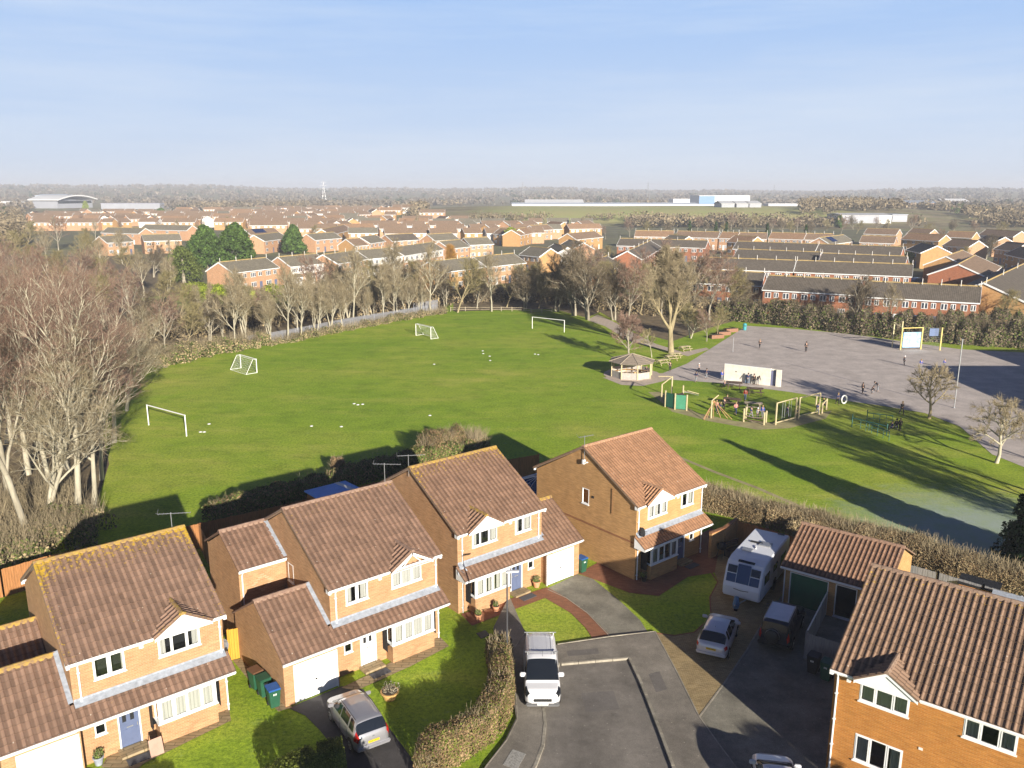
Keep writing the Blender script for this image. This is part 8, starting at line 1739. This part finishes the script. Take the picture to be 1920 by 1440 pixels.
block('warehouse', 'big white box warehouse with a blue left third on the horizon', 'warehouse', 1310, 1405, 391, 15, 60, wm_, wm_, [('blue_panel', 0, .31, .02, .98, bl_)], z=2)
block('warehouse', 'low white shed in front of the big white warehouse', 'warehouse', 1265, 1400, 397, 6, 30, wm_, wm_, z=2); block('warehouse', 'white low building left of the blue panelled warehouse', 'warehouse', 1262, 1310, 385, 8, 40, wm_, wm_, z=2)
block('warehouse', 'wide pale grey warehouse with a white right end above the right estate', 'warehouse', 1578, 1670, 421, 6.2, 30, gy_, mat('pale_grey_roof', (.5, .5, .5), .6, .05, .1), [('white_end', .74, 1, .0, 1, wm_)], rise=1.2)
block('office_block', 'dark windowed low office right of the wide pale warehouse', 'office', 1672, 1700, 420, 5, 20, gy_, M['lead'], [('window_band', .05, .95, .35, .7, M['white'])]); block('warehouse', 'white latticed shed right of the big white warehouse', 'warehouse', 1440, 1500, 398, 6, 20, gy_, wm_, [('white_band', 0, 1, .6, .9, wm_)])
for i, u in enumerate((1352, 1380, 1402)): block('shed', 'grey gabled unit before the white warehouse, %s of three' % ['left', 'middle', 'right'][i], 'shed', u, u + 24, 406, 3.5, 30, gy_, mat('pale_shed_roof%d' % i, (.6, .6, .6), .6, 0), rise=2.5)
block('office_block', 'tan brick building with white gables on the far right', 'office', 1700, 1755, 394, 9, 30, M['palebrick'], M['lead'], rise=3); block('office_block', 'blue roofed hall with a white barrel roof on the far right', 'office', 1768, 1816, 388, 8, 30, bl_, wm_, rise=4); block('warehouse', 'long low dark shed at the far right', 'warehouse', 1800, 1960, 394, 4, 30, gy_, bl_)
block('glasshouse', 'long white glasshouse range along the top of the green bank', 'glasshouse', 960, 1312, 400, 4, 60, gl_, gl_, rise=1.5, z=5.5); block('glasshouse', 'raised left part of the glasshouse range', 'glasshouse', 985, 1095, 398, 4, 50, wm_, wm_, rise=5, z=5)
block('hall', 'large pale grey hall left of the curved roof', 'hall', 68, 118, 389, 17, 40, mat('pale_blue_cladding', (.45, .5, .55), .5, .05, .05), mat('pale_blue_roof', (.55, .6, .66), .5, .05, .05), rise=2)
a, b = G(104, 391), G(178, 389); d = b - a; root = thing('hall', 'hall with a sweeping curved white roof and a glass band', 'hall', (a.x, a.y, 0), math.atan2(d.y, d.x)); W_ = d.length; q = MB(); n = 14; pf = [(W_ * i / n, 9 + 9 * math.sin(math.pi * (.12 + .75 * i / n))) for i in range(n + 1)]
for (x0, z0), (x1, z1) in zip(pf, pf[1:]): q.slab([(x0, -6, z0), (x1, -6, z1), (x1, 45, z1), (x0, 45, z0)], 1.6)
q.build('curved_roof', wm_, root); q = MB(); q.prism([(4, 0), (W_ - 4, 0), (W_ - 4, 40), (4, 40)], 0, 10.5); q.build('wall', gy_, root); q = MB(); q.box(6, W_ - 6, -.3, -.01, 6.5, 10); q.build('glass_band', M['carglass'], root)
block('hall', 'long low pale building beyond the left estate', 'hall', 190, 300, 392, 7, 30, gy_, mat('lilac_roof', (.4, .4, .48), .6, .05, .1)); block('hall', 'thin white building at the left horizon edge', 'hall', -30, 26, 387, 7, 30, wm_, wm_)
def pylon(u, v, h, label):
    p = G(u, v); root = thing('pylon', label, 'pylon', (p.x, p.y, hill(p.x, p.y)), .4); q = MB(); r = .26
    for sx in (1, -1):
        for sy in (1, -1): q.tube([(sx * 4, sy * 4, 0), (sx * 1.2, sy * 1.2, h * .6), (0, 0, h)], [r, r * .7, r * .4], 4)
    for k in range(7):
        f0, f1 = k / 7, (k + 1) / 7; w0, w1 = 4 * (1 - f0) + .6 * f0, 4 * (1 - f1) + .6 * f1; q.tube([(-w0, -w0, h * f0), (w1, -w1, h * f1)], r * .5, 3); q.tube([(w0, -w0, h * f0), (-w1, -w1, h * f1)], r * .5, 3)
    q.build('lattice', M['alu'], root)
    for z, w_ in ((.62, 8), (.76, 6.5), (.9, 5)): q = MB(); q.tube([(-w_, 0, h * z), (0, 0, h * z + 1.5), (w_, 0, h * z)], r * .6, 4); q.build('crossarm', M['alu'], root)
pylon(980, 374, 40, 'electricity pylon above the left end of the glasshouses'); pylon(1214, 377, 42, 'electricity pylon above the middle of the glasshouses'); pylon(608, 383, 42, 'electricity pylon behind the far rows of the estate'); pylon(1450, 374, 34, 'electricity pylon right of the white warehouse')
for i, u in enumerate((1585, 1598, 1606)):
    p = G(u, 405); root = thing('lamp_column', 'tall thin lamp column by the right green conifer, %s of three' % ['left', 'middle', 'right'][i], 'lamp column', (p.x, p.y, 0)); q = MB(); q.tube([(0, 0, 0), (0, 0, 16)], .25, 5); q.build('shaft', M['offwhite'], root); q = MB(); q.box(-1.4, 1.4, -.2, .2, 16, 16.3); q.build('head', M['offwhite'], root)
# cars and a van glimpsed in the estates
def tiny_car(u, v, rz, c, label, s=1.0, L_=4.2, h=1.45):
    p = G(u, v); root = thing('parked_car', label, 'car', (p.x, p.y, .02), rz); st = [(-L_ / 2, .3, .9), (-L_ / 2 + .2, .3, 1.0), (-L_ * .3, .3, h), (L_ * .12, .3, h), (L_ * .28, .3, .98), (L_ / 2 - .15, .3, .8), (L_ / 2, .35, .6)]; q = MB(); n = len(st)
    for sg in (-.82, .82): q.v += [(x, sg * (.84 if z > 1.2 else 1), z) for x, _, z in st] + [(x, sg, z) for x, z, _ in st][::-1]
    m_ = 2 * n; q.f = [tuple(range(m_)), tuple(range(2 * m_ - 1, m_ - 1, -1))] + [(i, m_ + i, m_ + (i + 1) % m_, (i + 1) % m_) for i in range(m_)]; q.m = [0] * len(q.f); q.build('body', paint('car_paint' + str(u), c), root, bevel=.05, recalc=True)
    for sg in (1, -1): q = MB(); q.box(-L_ * .27, L_ * .1, min(sg * .74, sg * .8), max(sg * .74, sg * .8), 1.0, h - .12); q.build('side_window', M['carglass'], root)
    for x in (-L_ * .3, L_ * .3):
        for sg in (1, -1): q = MB(); q.lathe([(.31, 0), (.31, .2)], 12, (x, sg * .83 - .1, .31), axis='y'); q.build('wheel', M['tyre'], root)
tiny_car(1028, 486, -.1, (.7, .7, .7), 'white car parked before the white-gabled house in the estate'); tiny_car(1874, 609, -.1, (.6, .62, .64), 'pale car behind the right end of the playground hedge'); tiny_car(1893, 611, 1.2, (.7, .7, .7), 'white car at the right picture edge behind the hedge'); tiny_car(1850, 605, .2, (.5, .52, .55), 'grey car behind the hedge below the tan tree')
tiny_car(1905, 525, 0, (.7, .7, .72), 'white car parked by the large orange gable'); tiny_car(1720, 531, .3, (.12, .25, .5), 'blue car in the yard behind the terrace'); tiny_car(1765, 530, 1.3, (.3, .3, .32), 'grey car in the yard behind the terrace'); tiny_car(1745, 527, .1, (.6, .6, .6), 'silver car in the yard behind the terrace')
gs = conifer('shrub', 90, 4.5, 5, M['laurel'], 'bright green bush behind the dark roofed rows', 3000, .35, blunt=4); gs.location = G(1712, 499); gs['category'] = 'shrub'
for i in range(34):
    u = 1150 + i * 22 + rf_.uniform(-12, 12); v = rf_.uniform(436, 446) if i % 2 else rf_.uniform(470, 505)
    if v > 450 and 1290 < u < 1700: v = rf_.uniform(431, 437)
    midp([1, 4, 2][i % 3], u, v, rf_.uniform(.7, 1.0), 'bare %s tree among the roofs of the right estate' % ['tan', 'reddish', 'dark'][i % 3], 'trees among the right roofs')
for i in range(44): u = 60 + i * 25 + rf_.uniform(-14, 14); v = rf_.uniform(404, 452); midp([1, 4, 0][i % 3], u, v, rf_.uniform(.6, .9), 'bare %s tree among the roofs of the left estate' % ['tan', 'reddish', 'pale'][i % 3], 'trees among the left roofs')
# far woods: one mass each, too many and too small to count
def woods(name, label, n, rmin, rmax, az0, az1, m, hmin=6, hmax=11, q_=40, seed=1, avoid=None, size=1.3):
    nr = np.random.default_rng(seed); az = nr.uniform(az0, az1, n * 3); r = np.exp(nr.uniform(math.log(rmin), math.log(rmax), n * 3)); x, y = r * np.sin(az), r * np.cos(az); cl = np.array([noise.noise((a / 90, b / 160, seed * 3.1)) for a, b in zip(x, y)]); ok = cl > -.12
    if avoid: ok &= np.array([not avoid(a, b) for a, b in zip(x, y)])
    x, y = x[ok][:n], y[ok][:n]; k = len(x); h = nr.uniform(hmin, hmax, k); z0 = np.array([hill(a, b) for a, b in zip(x, y)]); sc_ = np.clip(np.hypot(x, y) / 900, .8, 1.8)
    d = nr.normal(size=(k, q_, 3)); d /= np.linalg.norm(d, axis=2, keepdims=True); rr = nr.random((k, q_, 1)) ** .45; wd = h * nr.uniform(.45, .8, k)
    P = np.stack([x, y, z0 + h * .55], 1)[:, None, :] + d * rr * np.stack([wd, wd, h * .47], 1)[:, None, :]; P = P.reshape(-1, 3); nn = d.reshape(-1, 3) + nr.normal(0, .5, (k * q_, 3)); nn /= np.linalg.norm(nn, axis=1, keepdims=True)
    V, F = leaf_quads(nr, P, nn, (np.repeat(sc_, q_) * size * .8)[:, None]); return tag(np_mesh(name, V, F, m), label, None, None, 'stuff')
def inland(u0, u1, v0, v1):
    def f(x, y):
        f_ = y * CP + CAMH * SP; u = 960 + FPX * x / f_; v = 720 - FPX * (y * SP - CAMH * CP) / f_; return u0 < u < u1 and v0 < v < v1
    return f
za_ = 0; z1, z2, z3, z4 = inland(40, 770, 396, 480), inland(700, 1180, 420, 500), inland(800, 1500, 386, 423), inland(1150, 2000, 428, 620)
z5 = inland(1255, 1420, 380, 400); z6 = inland(60, 310, 384, 397); z7 = inland(1570, 1710, 415, 428)
avoid = lambda x, y: z1(x, y) or z2(x, y) or z3(x, y) or z4(x, y) or z5(x, y) or z6(x, y) or z7(x, y)
M['wood1'] = mat('winter_wood_brown', (.17, .135, .09), .95, .3, .02, c2=(.30, .24, .15), island=.4, spec=.1); M['wood2'] = mat('winter_wood_grey', (.15, .13, .11), .95, .3, .01, c2=(.25, .21, .16), island=.35, spec=.1); M['wood3'] = mat('dark_evergreen_wood', (.03, .045, .025), .95, .3, .02, c2=(.07, .09, .04), island=.3, spec=.1)
woods('distant_woodland', 'brown winter woods beyond the estates', 4600, 420, 1400, -.62, .62, M['wood1'], seed=2, avoid=avoid); woods('distant_woodland', 'grey brown woods on the far plain', 3600, 1000, 5200, -.62, .62, M['wood2'], 7, 13, 18, seed=3, avoid=avoid, size=1.8)
woods('distant_evergreens', 'dark evergreen clumps on the far plain', 260, 700, 5200, -.62, .62, M['wood3'], 7, 13, 20, seed=4, avoid=avoid, size=1.8); woods('distant_woodland', 'brown scrub along the foot of the green bank', 900, 440, 640, -.05, .36, M['wood1'], 4, 7, 24, seed=5, avoid=lambda x, y: z4(x, y) or z2(x, y), size=1.0)
woods('horizon_woodland', 'line of woods along the horizon', 2200, 3400, 5600, -.66, .66, M['wood2'], 8, 16, 14, seed=6, size=2.6)
# distant air
q = MB(); q.box(-4200, 4200, -120, 8000, -3, 70); hz_ = q.build('haze', mat('haze_tmp', (1, 1, 1))); tag(hz_, 'thin pale air over the whole place', None, None, 'stuff')
hm = bpy.data.materials.new('haze'); hm.use_nodes = True; t = hm.node_tree; t.nodes.remove(t.nodes['Principled BSDF']); pv = t.nodes.new('ShaderNodeVolumePrincipled'); pv.inputs['Density'].default_value = .0003; pv.inputs['Color'].default_value = (.86, .9, 1, 1); pv.inputs['Anisotropy'].default_value = .0; t.links.new(pv.outputs[0], t.nodes['Material Output'].inputs['Volume']); hz_.data.materials.clear(); hz_.data.materials.append(hm)

# things that only differ in where they stand: say where, counted from the left
by = {}
for o in bpy.data.objects:
    if o.parent is None and 'label' in o.keys() and 'category' in o.keys(): by.setdefault(o['label'], []).append(o)
def ordn(k): return ['first', 'second', 'third', 'fourth', 'fifth', 'sixth', 'seventh', 'eighth', 'ninth', 'tenth'][k - 1] if k <= 10 else '%d%s' % (k, 'th' if 10 < k % 100 < 14 else {1: 'st', 2: 'nd', 3: 'rd'}.get(k % 10, 'th'))
for lb, os_ in by.items():
    if len(os_) > 1:
        if not os_[0].get('group'):
            for o in os_: o['group'] = lb.split(',')[0]
        for k, o in enumerate(sorted(os_, key=lambda o: o.location.x / max(o.location.y, 1))): o['label'] = ' '.join(lb.split()[:12]) + ', %s from left' % ordn(k + 1)
